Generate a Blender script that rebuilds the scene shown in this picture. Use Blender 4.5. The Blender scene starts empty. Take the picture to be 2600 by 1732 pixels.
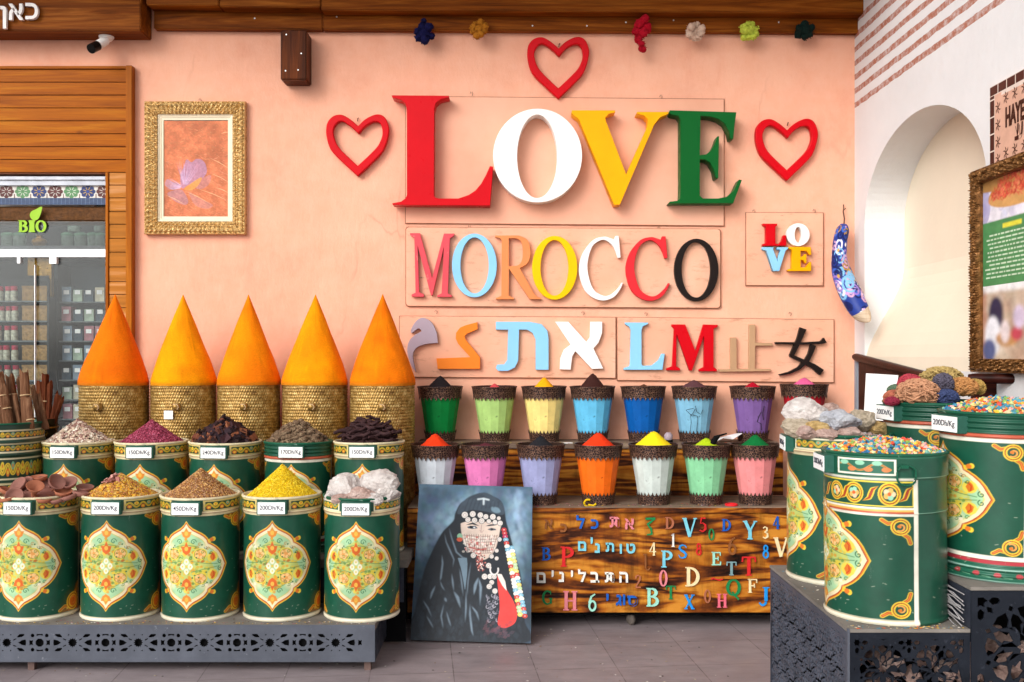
import bpy, bmesh, math, random
import numpy as np
from mathutils import Vector, Matrix
random.seed(7)
rng = np.random.default_rng(11)
R = math.radians
scene = bpy.context.scene
# ---------------------------------------------------------------- camera
F = 2528.0                      # focal length in photo pixels (35 mm lens)
EYE = 1.5
cam_d = bpy.data.cameras.new("camera"); cam = bpy.data.objects.new("camera", cam_d)
scene.collection.objects.link(cam); scene.camera = cam
cam_d.lens = 35; cam_d.sensor_width = 36; cam_d.shift_y = 34/2600; cam_d.clip_end = 400; cam_d.clip_start = .05
cam.location = (0, 0, EYE); cam.rotation_euler = (R(90), 0, 0)
# ---------------------------------------------------------------- sky and sun
SUN_EL, SUN_AZ = R(30), R(-36)   # front left of the wall
w = bpy.data.worlds.new("World"); scene.world = w; w.use_nodes = True
nt = w.node_tree; bg = nt.nodes["Background"]
sky = nt.nodes.new("ShaderNodeTexSky"); sky.sky_type = 'NISHITA'; sky.sun_disc = False
sky.sun_elevation = SUN_EL; sky.sun_rotation = R(180) + R(36); sky.air_density = 1; sky.dust_density = 3; sky.ozone_density = 1
hs = nt.nodes.new("ShaderNodeHueSaturation"); hs.inputs["Saturation"].default_value = .15
nt.links.new(sky.outputs[0], hs.inputs["Color"]); nt.links.new(hs.outputs[0], bg.inputs["Color"])
bg.inputs["Strength"].default_value = .15
sd = bpy.data.lights.new("sun", 'SUN'); sd.energy = 1.15; sd.angle = R(34); sd.color = (1, .97, .94)
sun = bpy.data.objects.new("sun", sd); scene.collection.objects.link(sun)
dvec = Vector((math.sin(-SUN_AZ)*math.cos(SUN_EL), math.cos(SUN_AZ)*math.cos(SUN_EL), -math.sin(SUN_EL)))
sun.rotation_euler = dvec.to_track_quat('-Z', 'Y').to_euler(); sun.location = (-3, -6, 6)
scene.view_settings.view_transform = 'Standard'; scene.view_settings.look = 'None'
scene.view_settings.exposure = 0.36; scene.view_settings.gamma = 1
# ---------------------------------------------------------------- helpers
def lin(c):
    if isinstance(c, str):
        c = tuple(int(c[i:i+2], 16)/255 for i in (0, 2, 4))
    return tuple((x/12.92 if x <= .04045 else ((x+.055)/1.055)**2.4) for x in c)
def L4(c): return (*lin(c), 1)
def P(px, py, Y): return Vector(((px-1300)*Y/F, Y, EYE-(py-900)*Y/F))
def PX(px, Y): return (px-1300)*Y/F
def PZ(py, Y): return EYE-(py-900)*Y/F
def tag(o, label=None, cat=None, group=None, kind=None):
    if label: o['label'] = label
    if cat: o['category'] = cat
    if group: o['group'] = group
    if kind: o['kind'] = kind
    return o
def thing(name, label, cat, loc=(0,0,0), group=None):
    o = bpy.data.objects.new(name, None); scene.collection.objects.link(o)
    o.location = loc; o.empty_display_size = .05
    return tag(o, label, cat, group)
def link(name, me, parent=None, loc=None, shift=True):
    """mesh given in world coordinates; it is moved so that the parent (or loc) is its origin"""
    o = bpy.data.objects.new(name, me); scene.collection.objects.link(o)
    if parent is not None:
        if shift:
            M = Matrix.Translation(-root_loc(parent)); me.transform(M)
        o.parent = parent
    elif loc is not None:
        me.transform(Matrix.Translation(-Vector(loc))); o.location = loc
    return o
def root_loc(p):
    v = Vector(p.location)
    q = p.parent
    while q is not None: v += Vector(q.location); q = q.parent
    return v
class MB:
    def __init__(s): s.v = []; s.f = []; s.sm = []
    def add(s, vs, fs, smooth=False):
        n = len(s.v); s.v += [tuple(x) for x in vs]; s.f += [tuple(i+n for i in f) for f in fs]; s.sm += [smooth]*len(fs); return s
    def box(s, a, b):
        (x0,y0,z0),(x1,y1,z1) = a, b
        x0,x1 = min(x0,x1),max(x0,x1); y0,y1=min(y0,y1),max(y0,y1); z0,z1=min(z0,z1),max(z0,z1)
        vs=[(x0,y0,z0),(x1,y0,z0),(x1,y1,z0),(x0,y1,z0),(x0,y0,z1),(x1,y0,z1),(x1,y1,z1),(x0,y1,z1)]
        return s.add(vs,[(0,3,2,1),(4,5,6,7),(0,1,5,4),(1,2,6,5),(2,3,7,6),(3,0,4,7)])
    def hexa(s, q0, q1):   # two quads, corresponding corners
        return s.add(list(q0)+list(q1), [(0,1,2,3),(7,6,5,4),(4,5,1,0),(5,6,2,1),(6,7,3,2),(7,4,0,3)])
    def lathe(s, prof, c=(0,0,0), n=32, cap0=True, cap1=True, smooth=True, ang=None):
        vs=[]; fs=[]
        for r,z in prof:
            for k in range(n):
                a=2*math.pi*k/n + (ang or 0); vs.append((c[0]+r*math.sin(a), c[1]-r*math.cos(a), c[2]+z))
        for i in range(len(prof)-1):
            for k in range(n):
                fs.append((i*n+k, i*n+(k+1)%n, (i+1)*n+(k+1)%n, (i+1)*n+k))
        s.add(vs, fs, smooth)
        if cap0: s.add(vs[:n], [tuple(range(n))[::-1]])
        if cap1: s.add(vs[-n:], [tuple(range(n))])
        return s
    def tube(s, pts, r, n=8, smooth=True, closed=False):
        pts=[Vector(p) for p in pts]; m=len(pts)
        rr = r if hasattr(r,'__len__') else [r]*m
        vs=[]; fs=[]
        for i,p in enumerate(pts):
            t=(pts[min(i+1,m-1)]-pts[max(i-1,0)]) if not closed else (pts[(i+1)%m]-pts[i-1])
            t.normalize(); up=Vector((0,0,1)) if abs(t.z)<.9 else Vector((0,1,0))
            a=t.cross(up).normalized(); b=a.cross(t).normalized()
            for k in range(n):
                th=2*math.pi*k/n; vs.append(p+(a*math.cos(th)+b*math.sin(th))*rr[i])
        for i in range(m if closed else m-1):
            j=(i+1)%m
            for k in range(n): fs.append((i*n+k, i*n+(k+1)%n, j*n+(k+1)%n, j*n+k))
        s.add(vs,fs,smooth)
        if not closed: s.add(vs[:n],[tuple(range(n))[::-1]]); s.add(vs[-n:],[tuple(range(n))])
        return s
    def mesh(s, name, mat=None, recalc=True, bevel=0):
        me=bpy.data.meshes.new(name); me.from_pydata(s.v,[],s.f)
        me.polygons.foreach_set("use_smooth", s.sm)
        if recalc or bevel:
            bm=bmesh.new(); bm.from_mesh(me)
            if bevel:
                bmesh.ops.bevel(bm, geom=bm.edges[:], offset=bevel, segments=2, affect='EDGES', clamp_overlap=True)
            bmesh.ops.recalc_face_normals(bm, faces=bm.faces[:]); bm.to_mesh(me); bm.free()
        if mat: me.materials.append(mat)
        return me
    def build(s, name, mat, parent=None, loc=None, bevel=0, recalc=True):
        return link(name, s.mesh(name, mat, recalc, bevel), parent, loc)
# ---------------------------------------------------------------- materials
def newmat(name):
    m=bpy.data.materials.new(name); m.use_nodes=True; t=m.node_tree; return m,t,t.nodes["Principled BSDF"]
def N(t,k,**kw):
    n=t.nodes.new(k)
    for a,b in kw.items():
        if a in n.inputs: n.inputs[a].default_value=b
        else: setattr(n,a,b)
    return n
def coords(t, scale=(1,1,1), kind="Object", rot=(0,0,0)):
    tc=N(t,"ShaderNodeTexCoord"); mp=N(t,"ShaderNodeMapping"); mp.inputs["Scale"].default_value=scale; mp.inputs["Rotation"].default_value=rot
    t.links.new(tc.outputs[kind], mp.inputs["Vector"]); return mp.outputs[0]
def noise(t, vec, scale, detail=4, rough=.55, dist=0):
    n=N(t,"ShaderNodeTexNoise"); n.inputs["Scale"].default_value=scale; n.inputs["Detail"].default_value=detail
    n.inputs["Roughness"].default_value=rough; n.inputs["Distortion"].default_value=dist
    t.links.new(vec,n.inputs["Vector"]); return n.outputs["Fac"]
def ramp(t, fac, stops):
    r=N(t,"ShaderNodeValToRGB"); e=r.color_ramp.elements
    while len(e)<len(stops): e.new(.5)
    for k,(p,c) in enumerate(stops):
        e[k].position=p; e[k].color=L4(c) if isinstance(c,str) or len(c)==3 else c
    t.links.new(fac,r.inputs[0]); return r.outputs[0]
def mixc(t, fac, a, b, mode='MIX'):
    m=N(t,"ShaderNodeMix"); m.data_type='RGBA'; m.blend_type=mode
    for k,x in ((0,fac),(6,a),(7,b)):
        if hasattr(x,'node'): t.links.new(x,m.inputs[k])
        else: m.inputs[k].default_value = x if k==0 else (L4(x) if len(x)!=4 else x)
    return m.outputs[2]
def bump(t, bs, h, strength=.3, dist=.01):
    b=N(t,"ShaderNodeBump"); b.inputs["Strength"].default_value=strength; b.inputs["Distance"].default_value=dist
    t.links.new(h,b.inputs["Height"]); t.links.new(b.outputs[0],bs.inputs["Normal"])
def paint(name, col, rough=.45, var=.12, vscale=6, bmp=.15, bscale=90, metallic=0, wear=None, spec=.13):
    """painted or plain surface: colour mottled a little, fine bump, optional wear spots"""
    m,t,b=newmat(name); vec=coords(t)
    c=lin(col); dk=tuple(x*(1-var) for x in c); lt=tuple(min(1,x*(1+var*.6)) for x in c)
    n=noise(t,vec,vscale,5,.6)
    base=ramp(t,n,[(.3,(*dk,1)),(.7,(*lt,1))])
    if wear:
        n2=noise(t,vec,26,6,.7); f=ramp(t,n2,[(.62,(0,0,0,1)),(.70,(1,1,1,1))]); base=mixc(t,f,base,wear)
    t.links.new(base,b.inputs["Base Color"]); b.inputs["Metallic"].default_value=metallic
    t.links.new(ramp(t,noise(t,vec,18,5,.6),[(.3,(max(0,rough-.12),)*3+(1,)),(.7,(min(1,rough+.15),)*3+(1,))]),b.inputs["Roughness"])
    b.inputs["Specular IOR Level"].default_value=spec
    if bmp: bump(t,b,noise(t,vec,bscale,3),bmp,.004)
    return m
def rcoords(t, scale=(1,1,1)):
    """object coordinates shifted by a random amount per object, so copies wear differently"""
    tc=N(t,"ShaderNodeTexCoord"); oi=N(t,"ShaderNodeObjectInfo"); ml=N(t,"ShaderNodeMath"); ml.operation='MULTIPLY'; ml.inputs[1].default_value=37.0; t.links.new(oi.outputs["Random"],ml.inputs[0])
    ad=N(t,"ShaderNodeVectorMath"); ad.operation='ADD'; t.links.new(tc.outputs["Object"],ad.inputs[0]); t.links.new(ml.outputs[0],ad.inputs[1])
    mp=N(t,"ShaderNodeMapping"); mp.inputs["Scale"].default_value=scale; t.links.new(ad.outputs[0],mp.inputs["Vector"]); return mp.outputs[0]
def attr_mat(name, rough=.5, metallic=0, bmp=.1, bscale=120, coat=0, spec=.18, var=.15, wear=None):
    m,t,b=newmat(name); a=N(t,"ShaderNodeVertexColor"); a.layer_name="Col"; vec=rcoords(t) if wear else coords(t)
    f=ramp(t,noise(t,vec,14,5,.65),[(.3,(1-var,)*3+(1,)),(.65,(1,1,1,1))])
    base=mixc(t,1.0,a.outputs[0],f,'MULTIPLY')
    if wear:
        base=mixc(t,ramp(t,noise(t,rcoords(t,(3,3,1)),9,9,.75),[(.64,(0,0,0,1)),(.72,(.55,)*3+(1,))]),base,wear)
        base=mixc(t,ramp(t,noise(t,rcoords(t,(.6,.6,7)),9,9,.8),[(.69,(0,0,0,1)),(.74,(.6,)*3+(1,))]),base,wear)
        base=mixc(t,ramp(t,noise(t,rcoords(t,(1,1,1)),2.5,4,.6),[(.4,(0,0,0,1)),(.8,(.45,)*3+(1,))]),base,'0A2018')
    t.links.new(base,b.inputs["Base Color"])
    b.inputs["Roughness"].default_value=rough; b.inputs["Metallic"].default_value=metallic; b.inputs["Coat Weight"].default_value=coat
    b.inputs["Specular IOR Level"].default_value=spec
    if bmp: bump(t,b,noise(t,vec,bscale,3),bmp,.004)
    return m
def wood(name, dark, mid, light, rough=.5, axis='x', gs=3, knots=True, contrast=(.3,.5,.7), bmp=.2, spec=.08):
    m,t,b=newmat(name)
    sc={'x':(.35,7,7),'z':(7,7,.35),'y':(7,.35,7)}[axis]
    vec=coords(t,sc); n=noise(t,vec,gs,8,.62,1.2)
    base=ramp(t,n,[(contrast[0],dark),(contrast[1],mid),(contrast[2],light)])
    v2=coords(t,tuple(x*3 for x in sc)); n2=noise(t,v2,gs*2.2,4,.6)
    base=mixc(t,ramp(t,n2,[(.35,(.35,)*3+(1,)),(.6,(0,0,0,1))]),base,dark)
    if knots:
        v3=coords(t,{'x':(1.6,3.2,3.2),'z':(3.2,3.2,1.6),'y':(3.2,1.6,3.2)}[axis]); vo=N(t,"ShaderNodeTexVoronoi"); vo.inputs["Scale"].default_value=1.4
        t.links.new(v3,vo.inputs["Vector"])
        k=ramp(t,vo.outputs["Distance"],[(.035,(1,1,1,1)),(.085,(0,0,0,1))]); base=mixc(t,k,base,tuple(x*.35 for x in lin(dark))+(1,))
    t.links.new(base,b.inputs["Base Color"]); b.inputs["Roughness"].default_value=rough; b.inputs["Specular IOR Level"].default_value=spec
    bump(t,b,n2,bmp,.004); return m
# ---------------------------------------------------------------- a small painter (colour grids for decorated surfaces)
class Canvas:
    def __init__(s, w, h, bg, x0=0, x1=1, y0=0, y1=1, ss=2):
        s.W=w; s.H=h; s.ss=ss; s.w=w*ss; s.h=h*ss; s.a=np.empty((s.h,s.w,3)); s.a[:]=lin(bg); s.b=(x0,x1,y0,y1)
    def tx(s,p):
        x0,x1,y0,y1=s.b; return ((p[0]-x0)/(x1-x0)*s.w, (p[1]-y0)/(y1-y0)*s.h)
    def poly(s, pts, col, al=1.0):
        q=np.array([s.tx(p) for p in pts]); xa=max(0,int(q[:,0].min())); xb=min(s.w,int(q[:,0].max())+2)
        ya=max(0,int(q[:,1].min())); yb=min(s.h,int(q[:,1].max())+2)
        if xb<=xa or yb<=ya: return s
        X,Y=np.meshgrid(np.arange(xa,xb)+.5,np.arange(ya,yb)+.5); ins=np.zeros(X.shape,bool)
        for i in range(len(q)):
            (ax,ay),(bx,by)=q[i-1],q[i]
            if ay==by: continue
            c=((ay>Y)!=(by>Y))&(X<(bx-ax)*(Y-ay)/(by-ay)+ax); ins^=c
        reg=s.a[ya:yb,xa:xb]; c=np.array(lin(col)); reg[ins]=reg[ins]*(1-al)+c*al
        return s
    def ell(s, c, rx, ry, col, al=1.0, n=28, rot=0):
        ca,sa=math.cos(rot),math.sin(rot)
        return s.poly([(c[0]+rx*math.cos(t)*ca-ry*math.sin(t)*sa, c[1]+rx*math.cos(t)*sa+ry*math.sin(t)*ca) for t in np.linspace(0,2*math.pi,n,endpoint=False)],col,al)
    def rect(s,x0,y0,x1,y1,col,al=1.0): return s.poly([(x0,y0),(x1,y0),(x1,y1),(x0,y1)],col,al)
    def line(s, pts, wd, col, al=1.0, taper=False):
        """wd in canvas pixels (before supersampling)"""
        q=np.array([s.tx(p) for p in pts],float); n=len(q); col=np.array(lin(col))
        xa=max(0,int(q[:,0].min()-wd*2)); xb=min(s.w,int(q[:,0].max()+wd*2)+2); ya=max(0,int(q[:,1].min()-wd*2)); yb=min(s.h,int(q[:,1].max()+wd*2)+2)
        if xb<=xa or yb<=ya: return s
        X,Y=np.meshgrid(np.arange(xa,xb)+.5,np.arange(ya,yb)+.5); m=np.zeros(X.shape)
        for i in range(n-1):
            ax,ay=q[i]; bx,by=q[i+1]; dx,dy=bx-ax,by-ay; l2=dx*dx+dy*dy+1e-9
            t=np.clip(((X-ax)*dx+(Y-ay)*dy)/l2,0,1); d=np.hypot(X-ax-t*dx,Y-ay-t*dy)
            hw=wd*s.ss/2
            if taper:
                u=(i+t)/(n-1); hw=hw*np.sin(np.pi*np.clip(u,.03,.97))
            m=np.maximum(m,np.clip(hw-d+.5,0,1))
        m=(m*al)[...,None]; reg=s.a[ya:yb,xa:xb]; reg[:]=reg*(1-m)+col*m
        return s
    def noise(s, amt, cells=24, seed=1):
        r=np.random.default_rng(seed)
        for k in (1,2,4):
            cy,cx=max(2,int(cells*k*s.h/s.w)),cells*k
            g=r.random((cy+2,cx+2)); yy=np.linspace(0,cy,s.h); xx=np.linspace(0,cx,s.w); yi=yy.astype(int); xi=xx.astype(int)
            fy=(yy-yi)[:,None]; fx=(xx-xi)[None]; yi=yi[:,None]; xi=xi[None]
            v=g[yi,xi]*(1-fy)*(1-fx)+g[yi+1,xi]*fy*(1-fx)+g[yi,xi+1]*(1-fy)*fx+g[yi+1,xi+1]*fy*fx
            s.a*=(1+amt/k*(v-.5)*2)[...,None]
        return s
    def blur(s,n,y0=0,y1=1):
        a=s.a; ya,yb=int(y0*s.h),int(y1*s.h); r=a[ya:yb]
        for ax in (0,1):
            for _ in range(2):
                k=2*n+1; p=np.pad(r,[(n,n) if i==ax else (0,0) for i in range(3)],'edge'); c=np.cumsum(p,ax); c=np.concatenate([np.zeros_like(np.take(c,[0],ax)),c],ax)
                L_=r.shape[ax]; r=(np.take(c,range(k,k+L_),ax)-np.take(c,range(0,L_),ax))/k
        a[ya:yb]=r; return s
    def out(s):
        a=s.a.reshape(s.H,s.ss,s.W,s.ss,3).mean((1,3)); return np.clip(a,0,1)
def spiral(cx,cy,r,turns=1.4,a0=0,sg=1,n=26,asp=1.0):
    return [(cx+sg*r*(1-.85*i/n)*math.cos(a0+turns*2*math.pi*i/n), cy+asp*r*(1-.85*i/n)*math.sin(a0+turns*2*math.pi*i/n)) for i in range(n+1)]
def grid_mesh(name, pos, col, mat, wrap=False, smooth=True):
    """pos HxWx3, col HxWx3 (linear) -> mesh with colour attribute"""
    H,W=pos.shape[:2]; me=bpy.data.meshes.new(name)
    idx=np.arange(H*W).reshape(H,W)
    if wrap: nx=np.roll(idx,-1,1); a,b,c,d=idx[:-1],nx[:-1],nx[1:],idx[1:]
    else: a,b,c,d=idx[:-1,:-1],idx[:-1,1:],idx[1:,1:],idx[1:,:-1]
    q=np.stack([a.ravel(),b.ravel(),c.ravel(),d.ravel()],1).astype(np.int32); nf=len(q)
    me.vertices.add(H*W); me.vertices.foreach_set("co",pos.reshape(-1).astype(np.float32))
    me.loops.add(nf*4); me.loops.foreach_set("vertex_index",q.ravel())
    me.polygons.add(nf); me.polygons.foreach_set("loop_start",np.arange(nf,dtype=np.int32)*4)
    me.polygons.foreach_set("use_smooth",np.full(nf,smooth)); me.update(calc_edges=True)
    at=me.color_attributes.new("Col",'FLOAT_COLOR','POINT')
    cc=np.ones((H*W,4),np.float32); cc[:,:3]=col.reshape(-1,3); at.data.foreach_set("color",cc.ravel())
    me.materials.append(mat); me.validate(); return me
def flat_sheet(name, cv, corners, mat):
    """corners: bottom-left, bottom-right, top-left, top-right (Vectors); canvas y runs upward"""
    c=cv.out(); H,W=c.shape[:2]; u=np.linspace(0,1,W)[None,:,None]; v=np.linspace(0,1,H)[:,None,None]
    bl,br,tl,tr=[np.array(x)[None,None] for x in corners]
    pos=(bl*(1-u)+br*u)*(1-v)+(tl*(1-u)+tr*u)*v
    return grid_mesh(name,pos,c,mat,smooth=False)
# ---------------------------------------------------------------- flat cut-out shapes (letters, perforated sheets)
def cutout(name, loops, thick, bevel, mat, fit=None):
    """loops in metres (x,z); returns mesh in XZ, front face at y=0, back at y=thick"""
    cu=bpy.data.curves.new(name,'CURVE'); cu.dimensions='2D'; cu.fill_mode='BOTH'
    for lp in loops:
        sp=cu.splines.new('POLY'); sp.points.add(len(lp)-1); sp.use_cyclic_u=True
        for i,(x,z) in enumerate(lp): sp.points[i].co=(x,z,0,1)
    cu.extrude=thick/2-bevel; cu.bevel_depth=bevel; cu.bevel_resolution=1; cu.offset=-bevel
    o=bpy.data.objects.new(name,cu); scene.collection.objects.link(o)
    dg=bpy.context.evaluated_depsgraph_get(); me=bpy.data.meshes.new_from_object(o.evaluated_get(dg))
    bpy.data.objects.remove(o); bpy.data.curves.remove(cu)
    me.transform(Matrix(((1,0,0,0),(0,0,-1,thick/2),(0,1,0,0),(0,0,0,1))))
    me.name=name; me.materials.clear()
    if mat: me.materials.append(mat)
    return me
def text_mesh(name, s, size, thick, mat, bold=0.0):
    cu=bpy.data.curves.new(name,'FONT'); cu.body=s; cu.size=size; cu.extrude=thick/2; cu.align_x='CENTER'; cu.align_y='CENTER'; cu.offset=bold
    o=bpy.data.objects.new(name,cu); scene.collection.objects.link(o)
    dg=bpy.context.evaluated_depsgraph_get(); me=bpy.data.meshes.new_from_object(o.evaluated_get(dg))
    bpy.data.objects.remove(o); bpy.data.curves.remove(cu)
    me.transform(Matrix(((1,0,0,0),(0,0,-1,0),(0,1,0,0),(0,0,0,1)))); me.name=name; me.materials.clear(); me.materials.append(mat)
    return me
def smooth_loop(pts, n=6):
    """closed Catmull-Rom through points; a point given as (x,y,1) is a sharp corner"""
    out=[]; m=len(pts)
    for i in range(m):
        p0,p1,p2,p3=pts[i-1],pts[i],pts[(i+1)%m],pts[(i+2)%m]
        a=Vector(p1[:2]); b=Vector(p2[:2])
        ta=Vector((0,0)) if len(p1)>2 else (b-Vector(p0[:2]))/2
        tb=Vector((0,0)) if len(p2)>2 else (Vector(p3[:2])-a)/2
        if len(p1)>2 and len(p2)>2: out.append(tuple(a)); continue
        if len(p1)>2: ta=(b-a)*.6
        if len(p2)>2: tb=(b-a)*.6
        for k in range(n):
            u=k/n; h1=2*u**3-3*u**2+1; h2=-2*u**3+3*u**2; h3=u**3-2*u**2+u; h4=u**3-u**2
            out.append(tuple(a*h1+b*h2+ta*h3+tb*h4))
    return out
def ellipse(cx,cy,rx,ry,n=48,rot=0):
    ca,sa=math.cos(rot),math.sin(rot)
    return [(cx+rx*math.cos(t)*ca-ry*math.sin(t)*sa, cy+rx*math.cos(t)*sa+ry*math.sin(t)*ca) for t in np.linspace(0,2*math.pi,n,endpoint=False)]
def strokes(mb, sts, x0, z0, w, h, y, thick, step=.0004):
    """pen strokes (points in a unit box, width in units of h) as thin prisms on a surface facing -Y"""
    for si,(pts,wd) in enumerate(sts):
        q=[Vector((x0+p[0]*w, z0+p[1]*h)) for p in pts]; m=len(q)
        ws=wd if hasattr(wd,'__len__') else [wd]*m
        Lp=[];Rp=[]
        for i in range(m):
            t=(q[min(i+1,m-1)]-q[max(i-1,0)]).normalized(); nn=Vector((-t.y,t.x))*ws[i]*h/2; Lp.append(q[i]+nn); Rp.append(q[i]-nn)
        yf=y-thick-step*si
        vs=[(p.x,yf,p.y) for p in Lp]+[(p.x,yf,p.y) for p in Rp]+[(p.x,y,p.y) for p in Lp]+[(p.x,y,p.y) for p in Rp]; fs=[]
        for i in range(m-1):
            fs+=[(i,i+1,m+i+1,m+i),(2*m+i,2*m+i+1,i+1,i),(m+i,m+i+1,3*m+i+1,3*m+i)]
        fs+=[(0,m,3*m,2*m),(m-1,2*m+m-1,3*m+m-1,m+m-1)]
        mb.add(vs,fs)
def arc(cx,cy,rx,ry,a0,a1,n=12): return [(cx+rx*math.cos(R(a0+(a1-a0)*i/n)), cy+ry*math.sin(R(a0+(a1-a0)*i/n))) for i in range(n+1)]
T,t_,s_=.17,.07,.05
def ser(x,y,h=.15): return ([(x-h,y),(x+h,y)],s_)
def bowlw(n,a=T,b=t_): return [b+(a-b)*math.sin(math.pi*i/n) for i in range(n+1)]
GL={
'V':[([(.15,1),(.5,0)],T),([(.87,1),(.5,0)],t_),ser(.15,.98),ser(.86,.98,.12)],
'L':[([(.28,0),(.28,1)],T),([(.28,.03),(.9,.03)],t_),([(.9,.03),(.93,.28)],t_),ser(.28,.98,.2),ser(.2,.02,.12)],
'O':[(arc(.5,.5,.38,.46,90,450,24),[t_+(T-t_)*abs(math.sin(2*math.pi*i/24)) for i in range(25)])],
'0':[(arc(.5,.5,.30,.46,90,450,24),[t_+(.13-t_)*abs(math.sin(2*math.pi*i/24)) for i in range(25)])],
'E':[([(.28,0),(.28,1)],T),([(.28,.96),(.88,.96)],t_),([(.28,.03),(.9,.03)],t_),([(.28,.5),(.68,.5)],t_),([(.88,.99),(.9,.74)],t_),([(.9,0),(.93,.28)],t_),([(.68,.36),(.68,.64)],t_),ser(.2,.98,.12),ser(.2,.02,.12)],
'F':[([(.28,0),(.28,1)],T),([(.28,.96),(.88,.96)],t_),([(.28,.5),(.68,.5)],t_),([(.88,.99),(.9,.72)],t_),([(.68,.36),(.68,.64)],t_),ser(.2,.98,.12),ser(.28,.02,.18)],
'D':[([(.25,0),(.25,1)],T),(arc(.32,.5,.52,.46,90,-90,14),bowlw(14)),ser(.2,.98,.14),ser(.2,.02,.14)],
'P':[([(.28,0),(.28,1)],T),(arc(.4,.72,.42,.24,90,-90,12),bowlw(12)),([(.28,.96),(.42,.96)],t_),([(.28,.48),(.42,.48)],t_),ser(.22,.98,.14),ser(.28,.02,.2)],
'B':[([(.25,0),(.25,1)],T),(arc(.4,.75,.34,.21,90,-90,12),bowlw(12)),(arc(.4,.28,.42,.25,90,-90,12),bowlw(12)),([(.25,.96),(.42,.96)],t_),([(.25,.03),(.42,.03)],t_),([(.25,.53),(.42,.53)],t_),ser(.18,.98,.12),ser(.18,.02,.12)],
'T':[([(.5,0),(.5,1)],T),([(.1,.96),(.9,.96)],t_),([(.1,.99),(.07,.72)],t_),([(.9,.99),(.93,.72)],t_),ser(.5,.02,.2)],
'Y':[([(.16,1),(.5,.45)],T),([(.86,1),(.5,.45)],t_),([(.5,.48),(.5,0)],T),ser(.16,.98),ser(.86,.98,.12),ser(.5,.02,.18)],
'H':[([(.24,0),(.24,1)],T),([(.76,0),(.76,1)],T),([(.24,.5),(.76,.5)],t_),ser(.24,.98,.18),ser(.24,.02,.18),ser(.76,.98,.18),ser(.76,.02,.18)],
'X':[([(.18,1),(.8,0)],T),([(.82,1),(.18,0)],t_),ser(.2,.98),ser(.8,.98),ser(.2,.02),ser(.8,.02)],
'Q':[(arc(.5,.55,.38,.42,90,450,24),[t_+(T-t_)*abs(math.sin(2*math.pi*i/24)) for i in range(25)]),([(.42,.3),(.6,.1),(.85,-.1)],.1)],
'J':[([(.62,1),(.62,.25)],T),(arc(.4,.22,.22,.2,0,-160,10),.1),ser(.62,.98,.22)],
'j':[([(.5,.95),(.5,.3)],.09),(arc(.7,.3,.2,.24,180,330,10),.06),ser(.45,.96,.14)],
'S':[([(.85,.78),(.74,.93),(.5,.98),(.25,.9),(.2,.73),(.38,.58),(.62,.46),(.82,.28),(.74,.08),(.5,.01),(.25,.05),(.14,.24)],[.06,.07,.08,.12,.15,.17,.17,.15,.12,.08,.07,.06])],
'2':[([(.2,.72),(.25,.9),(.5,.98),(.75,.88),(.74,.66),(.5,.4),(.2,.05)],[.08,.1,.08,.13,.14,.1,.07]),([(.17,.04),(.85,.04)],.1)],
'3':[([(.2,.85),(.45,.98),(.72,.88),(.7,.64),(.42,.53)],[.08,.08,.14,.13,.06]),([(.42,.53),(.78,.42),(.8,.15),(.5,.01),(.2,.1)],[.06,.13,.15,.09,.1])],
'4':[([(.66,0),(.66,1)],.13),([(.62,.98),(.12,.3),(.92,.3)],.07),ser(.66,.02,.16)],
'5':[([(.8,.96),(.34,.96),(.26,.58),(.52,.62),(.8,.48),(.8,.18),(.5,.01),(.18,.1)],[.1,.1,.06,.07,.13,.14,.08,.09])],
'6':[([(.75,.95),(.4,.8),(.22,.45)],[.05,.09,.13]),(arc(.5,.28,.29,.27,0,360,20),.11)],
'8':[(arc(.5,.75,.22,.21,0,360,18),.1),(arc(.5,.27,.29,.26,0,360,18),.11)],
'1':[([(.5,0),(.5,.98),(.3,.82)],[.14,.12,.05]),ser(.5,.02,.18)],
'7':[([(.12,.95),(.85,.95),(.5,.5),(.35,.05)],[.08,.1,.12,.14]),([(.14,.98),(.1,.75)],.06)],
'Z':[([(.15,.93),(.85,.95)],.12),([(.85,.95),(.3,.6),(.55,.35),(.6,.05),(.25,.0)],[.08,.13,.13,.12,.06])],
'~':[([(.0,.5),(.2,.68),(.45,.5),(.7,.38),(1,.55)],.16)],
}
# ================================================================ materials used widely
WY = 6.2                         # main wall plane
XR = 2.134                       # right wall plane
m,t,b=newmat("salmon_plaster"); vec=coords(t)
base=ramp(t,noise(t,vec,1.6,6,.6),[(.3,'DF9E82'),(.5,'E8A98C'),(.7,'ECB295')])
base=mixc(t,ramp(t,noise(t,vec,9,8,.7),[(.40,(0,0,0,1)),(.75,(.28,)*3+(1,))]),base,'F2C6AE')
vs=coords(t,(5,5,1.1)); base=mixc(t,ramp(t,noise(t,vs,1.5,6,.6),[(.60,(0,0,0,1)),(.78,(.35,)*3+(1,))]),base,'D98F76')
vo=N(t,"ShaderNodeTexVoronoi"); vo.inputs["Scale"].default_value=2.6; t.links.new(vec,vo.inputs["Vector"])
base=mixc(t,ramp(t,vo.outputs["Distance"],[(.012,(.8,)*3+(1,)),(.022,(0,0,0,1))]),base,'6A3A2C')
vn=coords(t,(1,1,.35)); vc=N(t,"ShaderNodeTexVoronoi"); vc.feature='DISTANCE_TO_EDGE'; vc.inputs["Scale"].default_value=1.3
nn=N(t,"ShaderNodeTexNoise"); nn.inputs["Scale"].default_value=3; nn.inputs["Detail"].default_value=6; t.links.new(vn,nn.inputs["Vector"])
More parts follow.
